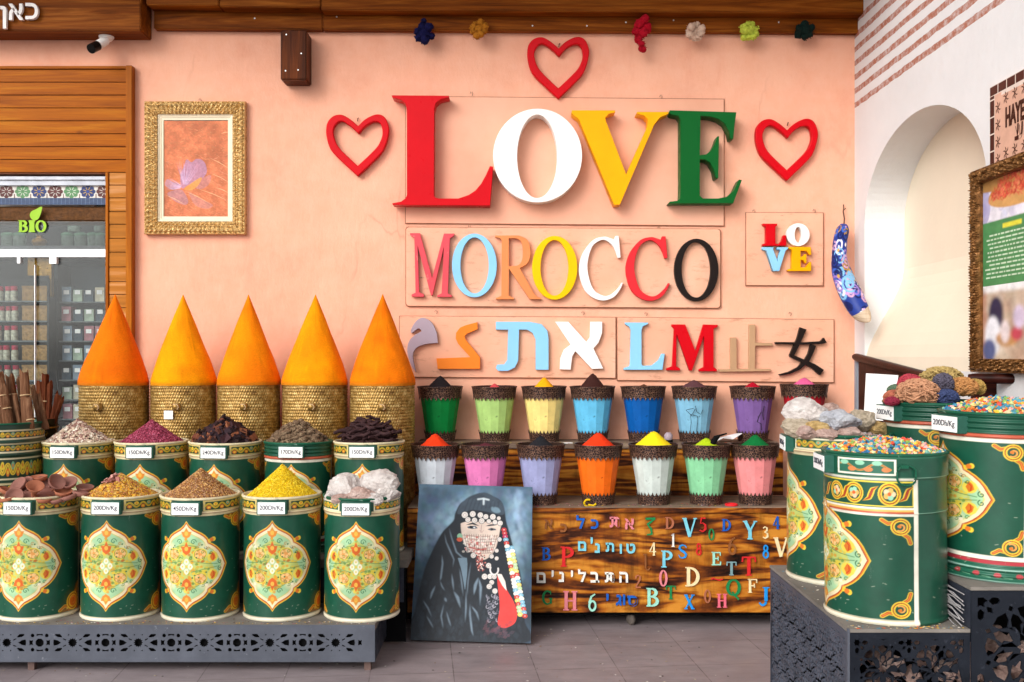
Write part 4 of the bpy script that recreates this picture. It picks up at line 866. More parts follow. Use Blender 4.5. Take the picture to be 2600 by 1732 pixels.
def corner(cv,u,v,sx,sy,w,h,dense=False):
    """scroll in the corner (u,v); sx,sy point inward"""
    q=lambda x,y:(u+sx*x*w,v+sy*y*h)
    if dense:
        cv.poly([q(0,0),q(1,0),q(.8,.18),q(.62,.42),q(.40,.56),q(.22,.95),q(0,1.05)],'8A5A20')
        rq=random.Random(int(u*7+v*100))
        for k_ in range(70):
            a_,b_=rq.random(),rq.random()
            if a_+b_<1: cv.line([q(*z_) for z_ in spiral(a_*.9,b_*.95,.05,.8,rq.uniform(0,6),1,6)],1.4,rq.choice([YEL,'C87A20','5A3A10',ORG,'E0B850']))
    for c_,wd in ((YEL,7),(RD,4.4),(ORG,2.2)):
        cv.line([q(.05,.98),q(.12,.75),q(.3,.62),q(.32,.5)],wd,c_); cv.line([q(1.0,.08),q(.8,.22),q(.62,.18)],wd,c_)
    for r,c_ in ((.34,YEL),(.29,RD),(.25,YEL),(.2,G1 if not dense else ORG)): cv.ell(q(.38,.34),w*r,h*r,c_)
    cv.line([q(*p) for p in spiral(.38,.34,.17,1.0,1)],2.5,'E8A050'); cv.ell(q(.42,.32),w*.07,h*.06,ORG)
def wave_band(cv,u0,u1,v0,v1,bgc,seed=1,per=17):
    cv.rect(u0,v0,u1,v1,bgc); r=random.Random(seed); h=v1-v0; m=(v0+v1)/2
    u=u0; i=0
    pts=[(x,m+h*.26*math.sin(2*math.pi*(x-u0)/per)) for x in np.linspace(u0,u1,int((u1-u0)*2)+2)]
    cv.line(pts,h*300*.12+1.2,YEL); cv.line(pts,1.1,'8A6A1C')
    while u<u1-per*.3:
        cx=u+per*.25
        if cx<u1-3: cv.ell((cx,m-h*.18),per*.17,h*.22,ORG); cv.ell((cx,m-h*.18),per*.08,h*.1,YEL)
        cx=u+per*.75
        if cx<u1-3: cv.ell((cx,m+h*.18),per*.17,h*.22,'7FB088' if i%2 else YEL); cv.ell((cx,m+h*.18),per*.07,h*.1,ORG)
        u+=per; i+=1
def drum_canvas(kind):
    cv=Canvas(540,300,G1,-180,180,0,1)
    cv.rect(-180,0,180,.035,'E6DFC6'); cv.rect(-180,.028,180,.034,'B8A888')
    S=100
    if kind in('A','A2'):
        cv.rect(-180,.865,180,.905,'E6D8AC'); cv.rect(-180,.884,180,.892,'A5886A'); cv.rect(-180,.905,180,1,'D8C27A' if kind=='A' else G1)
        if kind=='A':
            cv.rect(-24,.905,24,1,G1)
            for a,b_ in ((-S,-26),(26,S)): wave_band(cv,a+1,b_-1,.912,.980,'1C4028',3,20)
        else:
            for a,b_ in ((-S,-26),(26,S)): cv.rect(a,.905,b_,.985,'F1E6C6'); wave_band(cv,a+2,b_-2,.915,.975,'2A5A3A',3)
        medallion(cv,0,.455,60,.365)
        for s in (-1,1):
            corner(cv,s*S,.862,-s,-1,42,.17,True); corner(cv,s*S,.04,-s,1,42,.22,True); cv.rect(min(s*S,s*(S+4)),.035,max(s*S,s*(S+4)),.865,'D8CCA4')
    elif kind=='B':
        cv.rect(-180,.985,180,1,'2E6E56')
        for a,b_ in ((-S,-26),(28,84)):
            cv.rect(a,.885,b_,.98,'F1ECDA'); cv.rect(a+2,.895,b_-2,.97,'2A6650')
            pts=[(x,.932+.02*math.sin((x-a)*.2)) for x in np.linspace(a+4,b_-5,60)]
            cv.line(pts,3,'E0A050'); cv.line(pts,1.2,'7A3A18')
            for k,x in enumerate(np.arange(a+12,b_-8,15.7)): cv.ell((x+4,.918),4,.014,'D8804A'); cv.ell((x-4,.955),4.5,.014,'8FC8A8')
        cv.rect(-S,.855,S,.872,'F1ECDA'); cv.rect(-180,.868,180,.873,'7FA890'); cv.rect(-180,.66,180,.664,'7FA890')
        cv.rect(-S,.70,S,.85,'E6D04A'); cv.rect(-S+1,.707,S-1,.842,G1)
        r=random.Random(3)
        for s in (-1,1):
            for cx,rad in ((24,.05),(45,.055),(78,.06)):
                rx=rad*540/360*.62*100/ .96 *.62
                rx=rad*.583/.0037
                rx=rad*150
                for q,c_ in ((1.15,YEL),(1.0,RD),(.88,YEL),(.74,G1)): cv.ell((s*cx,.775),rx*q,rad*q*1.0,c_)
                for a in range(5): cv.ell((s*cx+rx*.35*math.cos(a*1.26),.775+rad*.35*math.sin(a*1.26)),rx*.28,rad*.28,r.choice(['F0C8A0','9AD2AE','E8B060']))
                cv.ell((s*cx,.775),rx*.2,rad*.2,'E0602A')
            for x0 in (8,34,60,92):
                for c_,wd in ((YEL,8),(RD,4.5)): cv.line([(s*(x0-6),.73),(s*x0,.75),(s*(x0+3),.80),(s*(x0+8),.82)],wd,c_,1,True)
        for c_,a,b_ in (('F1ECDA',.645,.695),('B5532E',.660,.672),('E8B860',.672,.684)): cv.rect(-S,a,S,b_,c_)
        medallion(cv,0,.375,60,.345)
        for s in (-1,1):
            corner(cv,s*(S-2),.635,-s,-1,27,.15); corner(cv,s*(S-2),.045,-s,1,27,.15); cv.rect(min(s*S,s*(S+4.5)),0,max(s*S,s*(S+4.5)),.86,'F1ECDA')
        for a,b_ in ((-180,-S-5),(S+5,180)): cv.rect(a,0,b_,.035,G1)
    elif kind=='C':
        cv.rect(-180,.86,180,.885,'C25A40'); cv.rect(-180,.835,180,.858,'F1ECDA'); 
        cv.rect(-180,.13,180,.155,'F1ECDA'); cv.rect(-180,.105,180,.128,'B83A44'); cv.rect(-180,0,180,.105,'22604A')
        cv.rect(-180,.075,180,.083,'8FB8A8'); cv.rect(-180,.0,180,.012,'8FB8A8')
        for x in range(-170,180,18): cv.ell((x,.045),3,.014,'B8444A'); cv.line([(x+5,.035),(x+12,.03)],1.5,'7FC09A')
        medallion(cv,0,.49,60,.325)
        S=86
        for s in (-1,1):
            corner(cv,s*S,.83,-s,-1,26,.15); corner(cv,s*S,.16,-s,1,26,.15); cv.rect(min(s*S,s*(S+5)),.14,max(s*S,s*(S+5)),.835,'F1ECDA')
    cv.noise(.10,30,2)
    r=random.Random(9)
    for i in range(60):
        x=r.uniform(-180,180); y=r.uniform(.04,.5); cv.line([(x,y),(x+r.uniform(-3,3),y+r.uniform(-.006,.006))],1.2,'B8C4AC',.6)
    return cv.out()
M_drum=attr_mat("painted_drum_enamel",.34,0,.1,50,.12,.35,.14,'7E9080')
M_lip=paint("green_lip_enamel",'1C5640',.35,.15,20,.1,60,0,'8FA89A')
HD=.583
def drum_meshes(kind,r=.198,h=HD):
    col_=drum_canvas(kind)
    H,W=col_.shape[:2]; v=np.linspace(0,1,H)
    rad=np.full(H,r)
    rad+=.004*np.exp(-((v-.012)/.012)**2)
    if kind in('A','A2'): rad+=np.where(v>.905,.0045,0)+.005*np.exp(-((v-.888)/.010)**2)
    if kind=='B': rad+=np.where(v>.872,.005,0)+.003*np.exp(-((v-.866)/.006)**2)+.003*np.exp(-((v-.662)/.006)**2)
    if kind=='C': rad+=np.where(v>.885,.005*(.5+.5*np.sin((v-.885)/.115*math.pi*7)),0)+.006*np.exp(-((v-.872)/.01)**2)+np.where(v<.1,.008+.003*np.sin(v*190),0)
    a=np.radians(np.linspace(-180,180,W,endpoint=False))
    dent=1+.004*np.sin(3*a[None]+v[:,None]*4)*np.sin(v[:,None]*math.pi)+.003*np.sin(7*a[None]-v[:,None]*9+1)*np.sin(v[:,None]*math.pi)
    pos=np.zeros((H,W,3)); pos[...,0]=rad[:,None]*dent*np.sin(a)[None]; pos[...,1]=-rad[:,None]*dent*np.cos(a)[None]; pos[...,2]=(v*h)[:,None]
    body=grid_mesh("drum_body",pos,col_,M_drum,wrap=True)
    mb=MB(); mb.lathe([(r+.003,h-.004),(r+.009,h-.001),(r+.009,h+.006),(r+.002,h+.009),(r-.006,h+.006),(r-.007,h-.03),(.001,h-.03)],(0,0,0),64,False,False)
    rim=mb.mesh("rim",M_lip)
    return body,rim
DM={k:drum_meshes(k) for k in('A','A2','B','C')}
RIMC=DM['A'][1].copy(); RIMC.materials.clear(); RIMC.materials.append(paint('worn_cream_lip','D6CBA8',.4,.2,20,.1,60,0,'7F9A84'))
M_tag=paint("white_price_card",'F3F3F1',.5,.03); M_ink=paint("grey_ink",'3C3E48',.6,.1); M_brk=paint("green_tag_bracket",'2F5E50',.4,.2,20,.1,60,0,'A0A89A')
def drum(kind,x,y,z,lab,price=None,sc=1.0,rz=0,group=None,tag_rz=None,ring=False,zs=1):
    d=thing("spice_drum",lab,"drum",(x,y,z),group)
    d.scale=(sc,sc,zs); d.rotation_euler=(R(random.uniform(-.5,.5)),R(random.uniform(-.5,.5)),rz+R(random.uniform(-3,3)))
    for nm,me in zip(("drum_body","rim"),DM[kind]):
        if nm=='rim' and kind=='A': me=RIMC
        o=bpy.data.objects.new(nm,me); scene.collection.objects.link(o); o.parent=d
    if price:
        a=tag_rz or 0; r=.198
        def put(o): o.rotation_euler=(0,0,a); o.parent=d; scene.collection.objects.link(o); return o
        zc=HD-.038; th=math.radians(20)
        mb=MB(); mb.box((-.076,-r-.020,zc-.033),(.076,-r+.018,zc+.030)); pb=put(bpy.data.objects.new("price_tag",mb.mesh("price_tag",M_brk,bevel=.002)))
        mb=MB(); mb.box((-.069,-r-.0235,zc-.029),(.069,-r-.0203,zc+.026)); me=mb.mesh("card",M_tag); o=bpy.data.objects.new("card",me); scene.collection.objects.link(o); o.parent=pb
        me=text_mesh("price",price,.029,.0008,M_ink,.0002); me.transform(Matrix.Translation((0,-r-.0243,zc))); o=bpy.data.objects.new("price",me); scene.collection.objects.link(o); o.parent=pb
    if ring:
        a=R(92); mb=MB(); pts=[]
        for k in range(20):
            th=2*math.pi*k/20; u=.034*math.cos(th); v=.034*math.sin(th); u=max(-.03,min(.03,u)); r=.212; aa=a+u/r; pts.append((r*math.sin(aa),-r*math.cos(aa),HD-.065+v))
        mb.tube(pts,.0035,6,closed=True); mb.box((.204,-.012,HD-.04),(.218,.012,HD-.028)); o=bpy.data.objects.new("ring_handle",mb.mesh("ring_handle",M_lip)); scene.collection.objects.link(o); o.parent=d
    return d
# ---- heaps
def chips_mesh(name,n,r,h,size,palette,mat,kind='chip',prof=1.3,seed=1,flat=0,solid=None,asp=3.0,inner='4A3828',jit=.3):
    """a solid mound covered in small pieces with individual colours"""
    rr=random.Random(seed); V=[];Fc=[];C=[]
    def hz(q): return h*max(0,1-q)**prof if not flat else flat*(1-q*q)
    nr,na=14,40; base=len(V)
    for i in range(nr+1):
        q=i/nr
        for k in range(na):
            a=2*math.pi*k/na; V.append((r*q*math.cos(a),r*q*math.sin(a),hz(q)-size*.3)); C.append(lin(inner))
    for i in range(nr):
        for k in range(na): Fc.append((i*na+k,(i+1)*na+k,(i+1)*na+(k+1)%na,i*na+(k+1)%na))
    cube=[(-1,-1,-1),(1,-1,-1),(1,1,-1),(-1,1,-1),(-1,-1,1),(1,-1,1),(1,1,1),(-1,1,1)]; cf=[(0,3,2,1),(4,5,6,7),(0,1,5,4),(1,2,6,5),(2,3,7,6),(3,0,4,7)]
    oc=[(1,0,0),(-1,0,0),(0,1,0),(0,-1,0),(0,0,1),(0,0,-1)]; of=[(0,2,4),(2,1,4),(1,3,4),(3,0,4),(2,0,5),(1,2,5),(3,1,5),(0,3,5)]
    for i in range(n):
        q=math.sqrt(rr.random()); a=rr.uniform(0,2*math.pi); p=Vector((r*q*math.cos(a),r*q*math.sin(a),hz(q)+rr.uniform(-.2,.6)*size*jit*2))
        s=size*rr.uniform(.6,1.4); slope=math.atan2(hz(max(0,q-.05))-hz(min(1,q+.05)),.1*r)
        if kind=='bead': vs,fs,sc3=oc,of,(s,s*.8,s*.75)
        elif kind=='grain': vs,fs,sc3=oc,of,(s*asp*.5,s*.45,s*.4)
        else: vs,fs,sc3=cube,cf,(s*rr.uniform(.5,1)*asp*.5,s*rr.uniform(.3,.7),s*.18)
        M=Matrix.Rotation(a,3,'Z')@Matrix.Rotation(slope+rr.uniform(-.45,.45),3,'Y')@Matrix.Rotation(rr.uniform(-.5,.5),3,'X')@Matrix.Rotation(rr.uniform(0,6.28),3,'Z')
        b0=len(V); c=np.array(lin(rr.choice(palette)))*rr.uniform(.8,1.15)
        for v in vs: V.append(tuple(p+M@Vector((v[0]*sc3[0],v[1]*sc3[1],v[2]*sc3[2])))); C.append(tuple(np.clip(c,0,1)))
        Fc+= [tuple(b0+k for k in f) for f in fs]
    me=bpy.data.meshes.new(name); me.from_pydata(V,[],Fc); at=me.color_attributes.new("Col",'FLOAT_COLOR','POINT')
    cc=np.ones((len(V),4),np.float32); cc[:,:3]=np.array(C); at.data.foreach_set("color",cc.ravel()); me.materials.append(mat); return me
M_chip=attr_mat("dried_spice_pieces",.75,0,.0); M_bead=attr_mat("dyed_beads",.45,0,0)
def heap(name,lab,cat,x,y,z,me):
    o=bpy.data.objects.new(name,me); scene.collection.objects.link(o); o.location=(x,y,z); return tag(o,lab,cat,kind='stuff')
# ================================================================ left platform
XE=PX(952,4.70); 
pl=thing("display_platform","low grey metal stepped platform with a cut-out star pattern along its front","platform",(-2.0,4.7,0))
zt=.2235; zb=.05
mb=MB(); mb.box((-3.6,4.703,zt-.03),(XE,5.12,zt)); mb.box((-3.6,5.13,.40),(XE+.11,5.62,.443)); link("platform_top",mb.mesh("platform_top",M_dust,bevel=.002),pl)
mb=MB(); mb.box((-3.6,5.125,zt+.001),(XE+.09,5.128,.399)); mb.box((XE-.003,4.72,zb),(XE,5.6,zt-.031)); link("step_riser",mb.mesh("step_riser",M_metal_dk),pl)
mb=MB()
for x in (XE-.055,-2.3,-3.4): mb.box((x,4.73,0),(x+.03,4.76,zt-.031)); mb.box((x,5.5,0),(x+.03,5.53,.399))
link("leg",mb.mesh("leg",paint("rust_brown_leg",'6A5650',.6,.2)),pl)
mb=MB(); mb.box((-3.6,4.722,zb+.005),(XE-.006,4.726,zt-.035)); mb.box((-3.55,5.128,.02),(XE+.1,5.135,.40)); link("platform_shade_plates",mb.mesh("platform_shade_plates",M_black),pl)  # black plates added close behind the cut-outs as painted shade
# pierced strip
Yp_=4.70; H0=zb; W0=-3.6
zc=PZ(1632,Yp_)
def rot(pts,a,c): return [(c[0]+p[0]*math.cos(a)-p[1]*math.sin(a),c[1]+p[0]*math.sin(a)+p[1]*math.cos(a)) for p in pts]
holes=[]
per=167*4.7/F; x0s=PX(184,Yp_)
def starh(cx,cz,r,n=12,q=.72): return [(cx+(r if k%2==0 else r*q)*math.cos(math.pi*k/n),cz+(r if k%2==0 else r*q)*math.sin(math.pi*k/n)) for k in range(2*n)]
k=-9
u=per/167
while True:
    cx=x0s+k*per; 
    if cx>XE+.05: break
    cand=[starh(cx,zc,12.5*u)]
    for s in (-1,1):
        cand.append([(cx+s*u*a,zc+u*b_) for a,b_ in ((29,0),(38,6),(48,8),(49,0),(48,-8),(38,-6))][::s])
        for sy in (-1,1):
            cand.append([(cx+s*u*a,zc+sy*u*b_) for a,b_ in ((26,15),(32,22),(44,22),(45,19),(38,14),(28,13))][::s*sy])
            cand.append(ellipse(cx+s*10*u,zc+sy*20*u,1.8*u,1.8*u,8)); cand.append([(cx+s*u*a,zc+sy*u*b_) for a,b_ in ((17,5),(25,9),(24,11),(16,8))][::s*sy])
            cand.append(ellipse(cx+s*.5*per-s*18*u,zc+sy*18*u,4.8*u,4.8*u,12))
    hx=cx+per/2; cand.append(ellipse(hx,zc,11*u,11*u,8,math.pi/8))
    for s in (-1,1):
        cand.append([(hx+s*u*a,zc+u*b_) for a,b_ in ((18,0),(16.5,7),(21,5),(26,7),(26,-7),(21,-5),(16.5,-7))][::s]); cand.append([(hx+u*a,zc+s*u*b_) for a,b_ in ((-8,17),(-4,18),(0,19),(4,18),(8,17),(8,22),(-8,22))][::s])
    for q in cand:
        if min(p[0] for p in q)>W0+.02 and max(p[0] for p in q)<XE-.058: holes.append(q)
    k+=1
loops=[[(W0,zb),(XE,zb),(XE,zt-.001),(W0,zt-.001)]]+holes
me=cutout("pierced_front",loops,.004,0,M_metal); me.transform(Matrix.Translation((0,Yp_,0))); link("pierced_front",me,pl)
mb=MB(); mb.box((W0,4.701,zb-.003),(XE,4.73,zb)); link("bottom_lip",mb.mesh("bottom_lip",M_metal),pl)
# ================================================================ drums on the left
GA="painted green spice drums on the left platform"
def dx(px,Y): return (px-1300)*Y/F
front=[(98,4.93,"front drum at the far left edge, full of clay saucers","150Dh/Kg",'A'),(306,4.93,"front drum second from the left, heaped with yellow petal mix","200Dh/Kg",'A'),(510,4.93,"front drum third from the left, heaped with brown speckled grains","450Dh/Kg",'A'),(717,4.93,"front drum heaped with bright yellow grains","200Dh/Kg",'A'),(919,4.92,"front drum beside the portrait, holding pale grey rocks","200Dh/Kg",'A2')]
FR=[]
for i,(px,Y,lab,pr_,k) in enumerate(front):
    FR.append(drum(k,dx(px,Y),Y,zt+.001,"green painted "+lab,pr_,[.935,.93,.935,.94,.925][i],0,GA))
back=[(199,5.40,"back drum with a heap of pale shredded chips","150Dh/Kg",'A'),(386,5.40,"back drum with a heap of mauve pink petals","150Dh/Kg",'A'),(571,5.40,"back drum with a heap of dark dried bark","240Dh/Kg",'A'),(756,5.40,"ribbed back drum with brown dried pods","170Dh/Kg",'C'),(938,5.40,"back drum with dark brown sticks, beside the last basket","150Dh/Kg",'A')]
BK=[]; ZB=.4435
for i,(px,Y,lab,pr_,k) in enumerate(back):
    BK.append(drum(k,dx(px,Y),Y,ZB,"green painted "+lab,pr_,[.90,.935,.94,.90,.935][i],0,GA))
# drums with stick bundles at the far left
cv=Canvas(540,300,'1E3A2C',-180,180,0,1)
for v0,v1 in ((.90,.95),(.80,.85),(.60,.74)):
    wave_band(cv,-180,180,v0,v1,'223A2C',5,14); cv.rect(-180,v0-.012,180,v0,'D8CCA8'); cv.rect(-180,v1,180,v1+.012,'D8CCA8')
cv.rect(-180,.55,180,.565,'C8B88C'); corner(cv,66,.55,-1,-1,30,.2,True)
c_=cv.out(); Hh,Ww=c_.shape[:2]; a=np.radians(np.linspace(-180,180,Ww,endpoint=False)); v=np.linspace(0,1,Hh); rad=np.full(Hh,.2)+.006*np.exp(-((v-.87)/.012)**2)+.006*np.exp(-((v-.775)/.012)**2)
pos=np.zeros((Hh,Ww,3)); pos[...,0]=rad[:,None]*np.sin(a); pos[...,1]=-rad[:,None]*np.cos(a); pos[...,2]=(v*.69)[:,None]
me=grid_mesh("drum_body",pos,c_,M_drum,wrap=True)
sb1=thing("stick_drum","banded green and gold drum at the left edge holding bark sticks","drum",(dx(8,5.32),5.32,ZB)); link("drum_body",me,sb1,shift=False)
mb=MB(); mb.lathe([(.2,.69),(.206,.692),(.2,.70),(.19,.69),(.19,.6),(.001,.6)],(0,0,0),48,False,False); link("rim",mb.mesh("rim",M_lip),sb1,shift=False)
xb=dx(92,5.75)
sb2=thing("dark_stick_drum","dark painted drum behind the banded one, holding reddish bark sticks","drum",(xb,5.75,.1)); mb=MB(); mb.lathe([(.105,0),(.11,.6),(.115,1.0),(.118,1.03),(.11,1.03),(.105,.8),(.001,.8)],(xb,5.75,.1),40,True,False)
mm_=paint("black_gold_lacquer",'221C12',.3,.4,30,.2,60,.2,'8A6A20'); link("drum_body",mb.mesh("drum_body",mm_),sb2)
mb=MB(); mb.tube([(xb+.118*math.cos(k),5.75+.118*math.sin(k),1.08) for k in np.linspace(0,6.283,30)[:-1]],.005,6,closed=True); link("band",mb.mesh("band",M_gold),sb2)
M_bark=wood("rolled_bark",'3E2418','6E4A34','9A7458',.8,'z',4,False,bmp=.5); M_bark2=wood("red_bark",'341408','5E2E1A','84502E',.8,'z',4,False,bmp=.5); M_str2=paint("straw_tie",'C8A880',.7,.2)
def stick(x,y,z,lx,ly,L_,r,mat,tie,lab,i):
    s=thing("bark_stick",lab,"bark stick",(x,y,z),"bundled bark sticks at the left edge"); d=Vector((lx,ly,1)).normalized(); p=Vector((x,y,z)); q=p+d*L_
    bm=MB(); n=12; up=d.cross(Vector((0,1,0))).normalized(); vv=up.cross(d)
    vs=[];fs=[]; rr=random.Random(i)
    for lv_ in range(7):
        c=p+d*L_*lv_/6
        for k in range(n):
            a=2*math.pi*k/n; rad=r*(1+.12*math.sin(a*3+i)+rr.uniform(-.05,.05)); jag=(d*rr.uniform(-.02,.025) if lv_==6 else Vector((0,0,0)))
            vs.append(c+(up*math.cos(a)+vv*math.sin(a))*rad+jag)
    m_=len(vs)
    for lv_ in (6,4):
        for k in range(n): a=2*math.pi*k/n; vs.append(p+d*(L_ if lv_==6 else L_*.8)+(up*math.cos(a)+vv*math.sin(a))*r*.72)
    for l in range(6):
        for k in range(n): fs.append((l*n+k,l*n+(k+1)%n,(l+1)*n+(k+1)%n,(l+1)*n+k))
    for k in range(n): fs.append((6*n+k,6*n+(k+1)%n,m_+(k+1)%n,m_+k)); fs.append((m_+k,m_+(k+1)%n,m_+n+(k+1)%n,m_+n+k))
    bm.add(vs,fs); bm.add([v_ for v_ in vs[-n:]],[tuple(range(n))]); link("bark",bm.mesh("bark",mat),s)
    if tie:
        c=p+d*L_*tie; bm=MB(); bm.tube([c+(up*math.cos(a)+vv*math.sin(a))*(r*1.14) for a in np.linspace(0,6.283,14)[:-1]],.0035,5,closed=True); link("straw_tie",bm.mesh("straw_tie",M_str2),s)
SL=[(0,952,1068,.018,.62),(24,957,1066,.022,.66),(50,962,1068,.017,.6),(62,946,1066,.023,.6),(84,988,1066,.014,0),(8,985,1068,.02,.5),(-8,975,1066,.02,.5),(-30,980,1066,.02,.5),(36,1002,1070,.015,0),(98,1000,1066,.014,0),(72,1010,1070,.016,.3)]
for i,(xt,yt,yb,r,tie) in enumerate(SL):
    Y=5.25+.12*((i*37)%5)/4; xb0=xt+(18 if xt<60 else 8); 
    if i==4 or i==9: xb0=xt+22
    p=P(xb0,1090,Y); q=P(xt,yt,Y+.02); d=q-p
    stick(p.x,p.y,p.z,d.x/d.z,.02/d.z,d.length,r,M_bark,tie,"grey brown bark stick, %s, in the banded drum"%["tall with a straw tie","wide with frayed top","slim and upright","tallest and thick","thin leaning right","short and leaning","cut by the photo edge","hidden low at the photo edge","thin in the gaps","thinnest leaning","short stub in front"][i],i)
for i,(xt,yt,xb0,r) in enumerate(((118,950,112,.019),(130,976,122,.017),(104,972,108,.018),(152,1003,132,.017),(160,1015,136,.012))):
    p=P(xb0,1075,5.74); q=P(xt,yt,5.76); d=q-p
    stick(p.x,p.y,p.z,d.x/d.z,.02,d.length,r,M_bark2,.45 if i==0 else 0,"reddish bark stick, %s, in the dark drum behind"%["tallest with a tie","second tallest","left most","hollow and leaning right","thinnest, leaning far right"][i],i+20)
# ================================================================ heaps on the left drums
def at(d): return d.location.x,d.location.y,d.location.z+HD*d.scale[2]-.005
x,y,z=at(BK[0]); heap("chip_heap","heap of pale cream and rose shredded bark chips on a back drum","spice heap",x,y,z,chips_mesh("chip_heap",1500,.172,.125,.0085,['D8C8B0','C8A898','A88478','E6DCC8','8E6A5E','C4B098','EADFCE'],M_chip,'chip',1.0,1,asp=3.5))
x,y,z=at(BK[1]); heap("petal_heap","cone of mauve pink crushed petals on a back drum","spice heap",x,y,z,chips_mesh("petal_heap",3600,.172,.125,.0045,['9E3E54','A84A62','8A3048','B86078','7A2A40'],M_chip,'chip',1.05,2,asp=2.2,inner='7A2A40'))
x,y,z=at(BK[2]); heap("bark_heap","heap of dark brown dried bark pieces on a back drum","spice heap",x,y,z,chips_mesh("bark_heap",260,.165,.12,.026,['2E1C1A','4A2A22','3A2226','241A1E','6A3A2A','33242A','8A543A'],M_chip,'chip',.75,3,asp=3,inner='1A1012',jit=.6))
x,y,z=at(FR[1]); heap("petal_mix_heap","heap of yellow orange petal mix with pink bits on a front drum","spice heap",x,y,z,chips_mesh("petal_mix_heap",3600,.174,.11,.0054,['D8A030','E0B440','B87E3C','C89A50','A8743C','E6C870','B06A4A','D8902C'],M_chip,'chip',1.05,4,asp=2.4,inner='9A6A2A'))
x,y,z=at(FR[1]); heap("pink_sprinkle","small pinch of pink dried petals on top of the yellow petal mix","spice heap",x-.015,y-.01,z+.072,chips_mesh("pink_sprinkle",60,.055,.035,.011,['B07A70','C89488','9A6258'],M_chip,'chip',1.0,5,asp=3.4,inner='9A6A50'))
x,y,z=at(FR[2]); heap("grain_heap","cone of brown speckled grains on a front drum","spice heap",x,y,z,chips_mesh("grain_heap",4200,.174,.135,.0040,['B4804A','C89A5C','A8703C','D8B070','8E5E38','B89070','9C6E58'],M_chip,'bead',1.1,6,inner='8A6038'))
x,y,z=at(FR[3]); heap("yellow_grain_heap","tall cone of bright yellow grains on a front drum","spice heap",x,y,z,chips_mesh("yellow_grain_heap",4200,.174,.155,.0042,['E8C81C','F0D22C','DCB414','F2DA48'],M_chip,'grain',1.1,7,inner='D0A810'))
# countable pods, sticks, saucers, rocks: individuals
def rock_mesh(name,seed,sub=3,rough=.35):
    rr=random.Random(seed); bm=bmesh.new(); bmesh.ops.create_icosphere(bm,subdivisions=sub,radius=1)
    pl_=[(Vector((rr.gauss(0,1),rr.gauss(0,1),rr.gauss(0,1))).normalized(),rr.uniform(.62,.95)) for _ in range(13)]
    from mathutils import noise as mn
    off=Vector((seed*3.1,seed,0))
    for v in bm.verts:
        d=v.co.normalized(); L_=1.0
        for n_,k in pl_:
            t_0=d.dot(n_)
            if t_0>.05: L_=min(L_,k/t_0)
        L_*=1+rough*.45*mn.noise(d*2.2+off)+rough*.34*mn.noise(d*5+off)+rough*.16*mn.noise(d*11+off); v.co=d*L_
    me=bpy.data.meshes.new(name); bm.to_mesh(me); bm.free(); return me
def rockmat(name,c1,c2,c3):
    m,t,b=newmat(name); vec=coords(t); base=ramp(t,noise(t,vec,1.2,8,.7),[(.3,c1),(.5,c2),(.7,c3)])
    t.links.new(base,b.inputs["Base Color"]); b.inputs["Roughness"].default_value=.8; bump(t,b,noise(t,vec,4,9,.75),.6,.12); return m
M_r1=rockmat("pale_alum_rock",'A89C98','DCD2CC','F0ECE8'); M_r2=rockmat("beige_rock",'94866F','C8B8A0','E2D6C4'); M_r3=rockmat("pinkish_rock",'A07C70','C8A89C','DEC8BE'); M_r4=rockmat("bluish_rock",'9496A0','C0C2CA','DEE0E4'); M_r5=rockmat("amber_rock",'A8854C','D0AE70','E2C890')
RM=[rock_mesh("rock",s,4,.28) for s in range(6)]
def rock(px,py,Y,wpx,hpx,mat,lab,i,grp,rz=None):
    me=RM[i%6].copy(); me.materials.clear(); me.materials.append(mat)
    o=bpy.data.objects.new("rock",me); scene.collection.objects.link(o); o.location=P(px,py,Y); k=Y/F/2*1.36; o.scale=(wpx*k,wpx*k*.8,hpx*k)
    o.rotation_euler=(0,random.uniform(-.2,.2),random.uniform(0,6)) if rz is None else rz
    return tag(o,lab,"rock",grp)
GR="pale rocks heaped on the drum beside the portrait"
for i,(px,py,dy,w_,h_,m_,lab) in enumerate(((880,1240,-.05,78,56,M_r1,"large angular pale grey rock at the left of the drum by the portrait"),(960,1228,-.04,84,52,M_r1,"tallest whitish rock at the top right of the drum by the portrait"),(915,1262,-.12,60,36,M_r3,"pinkish grey rock low in front on the drum by the portrait"),(845,1262,-.06,44,26,M_r1,"small grey rock at the left lip of the drum by the portrait"),(985,1256,-.08,56,40,M_r1,"pale rock at the right lip of the drum by the portrait"),(920,1238,.03,60,44,M_r3,"rose grey rock at the back of the drum by the portrait"),(948,1268,-.14,46,24,M_r1,"flat pale rock at the front lip of the drum by the portrait"),(870,1270,-.12,50,24,M_r3,"flat pinkish rock at the front left of the drum by the portrait"))):
    rock(px,py,4.92+dy,w_,h_,m_,lab,i,GR)
x,y,z=at(FR[4]); heap("rock_crumbs","grey rock crumbs between the pale rocks on the drum by the portrait","spice heap",x,y,z-.004,chips_mesh("rock_crumbs",260,.165,.02,.012,['A89C98','C4BAB4','8E8280'],M_chip,'bead',1,21,inner='6A605C'))
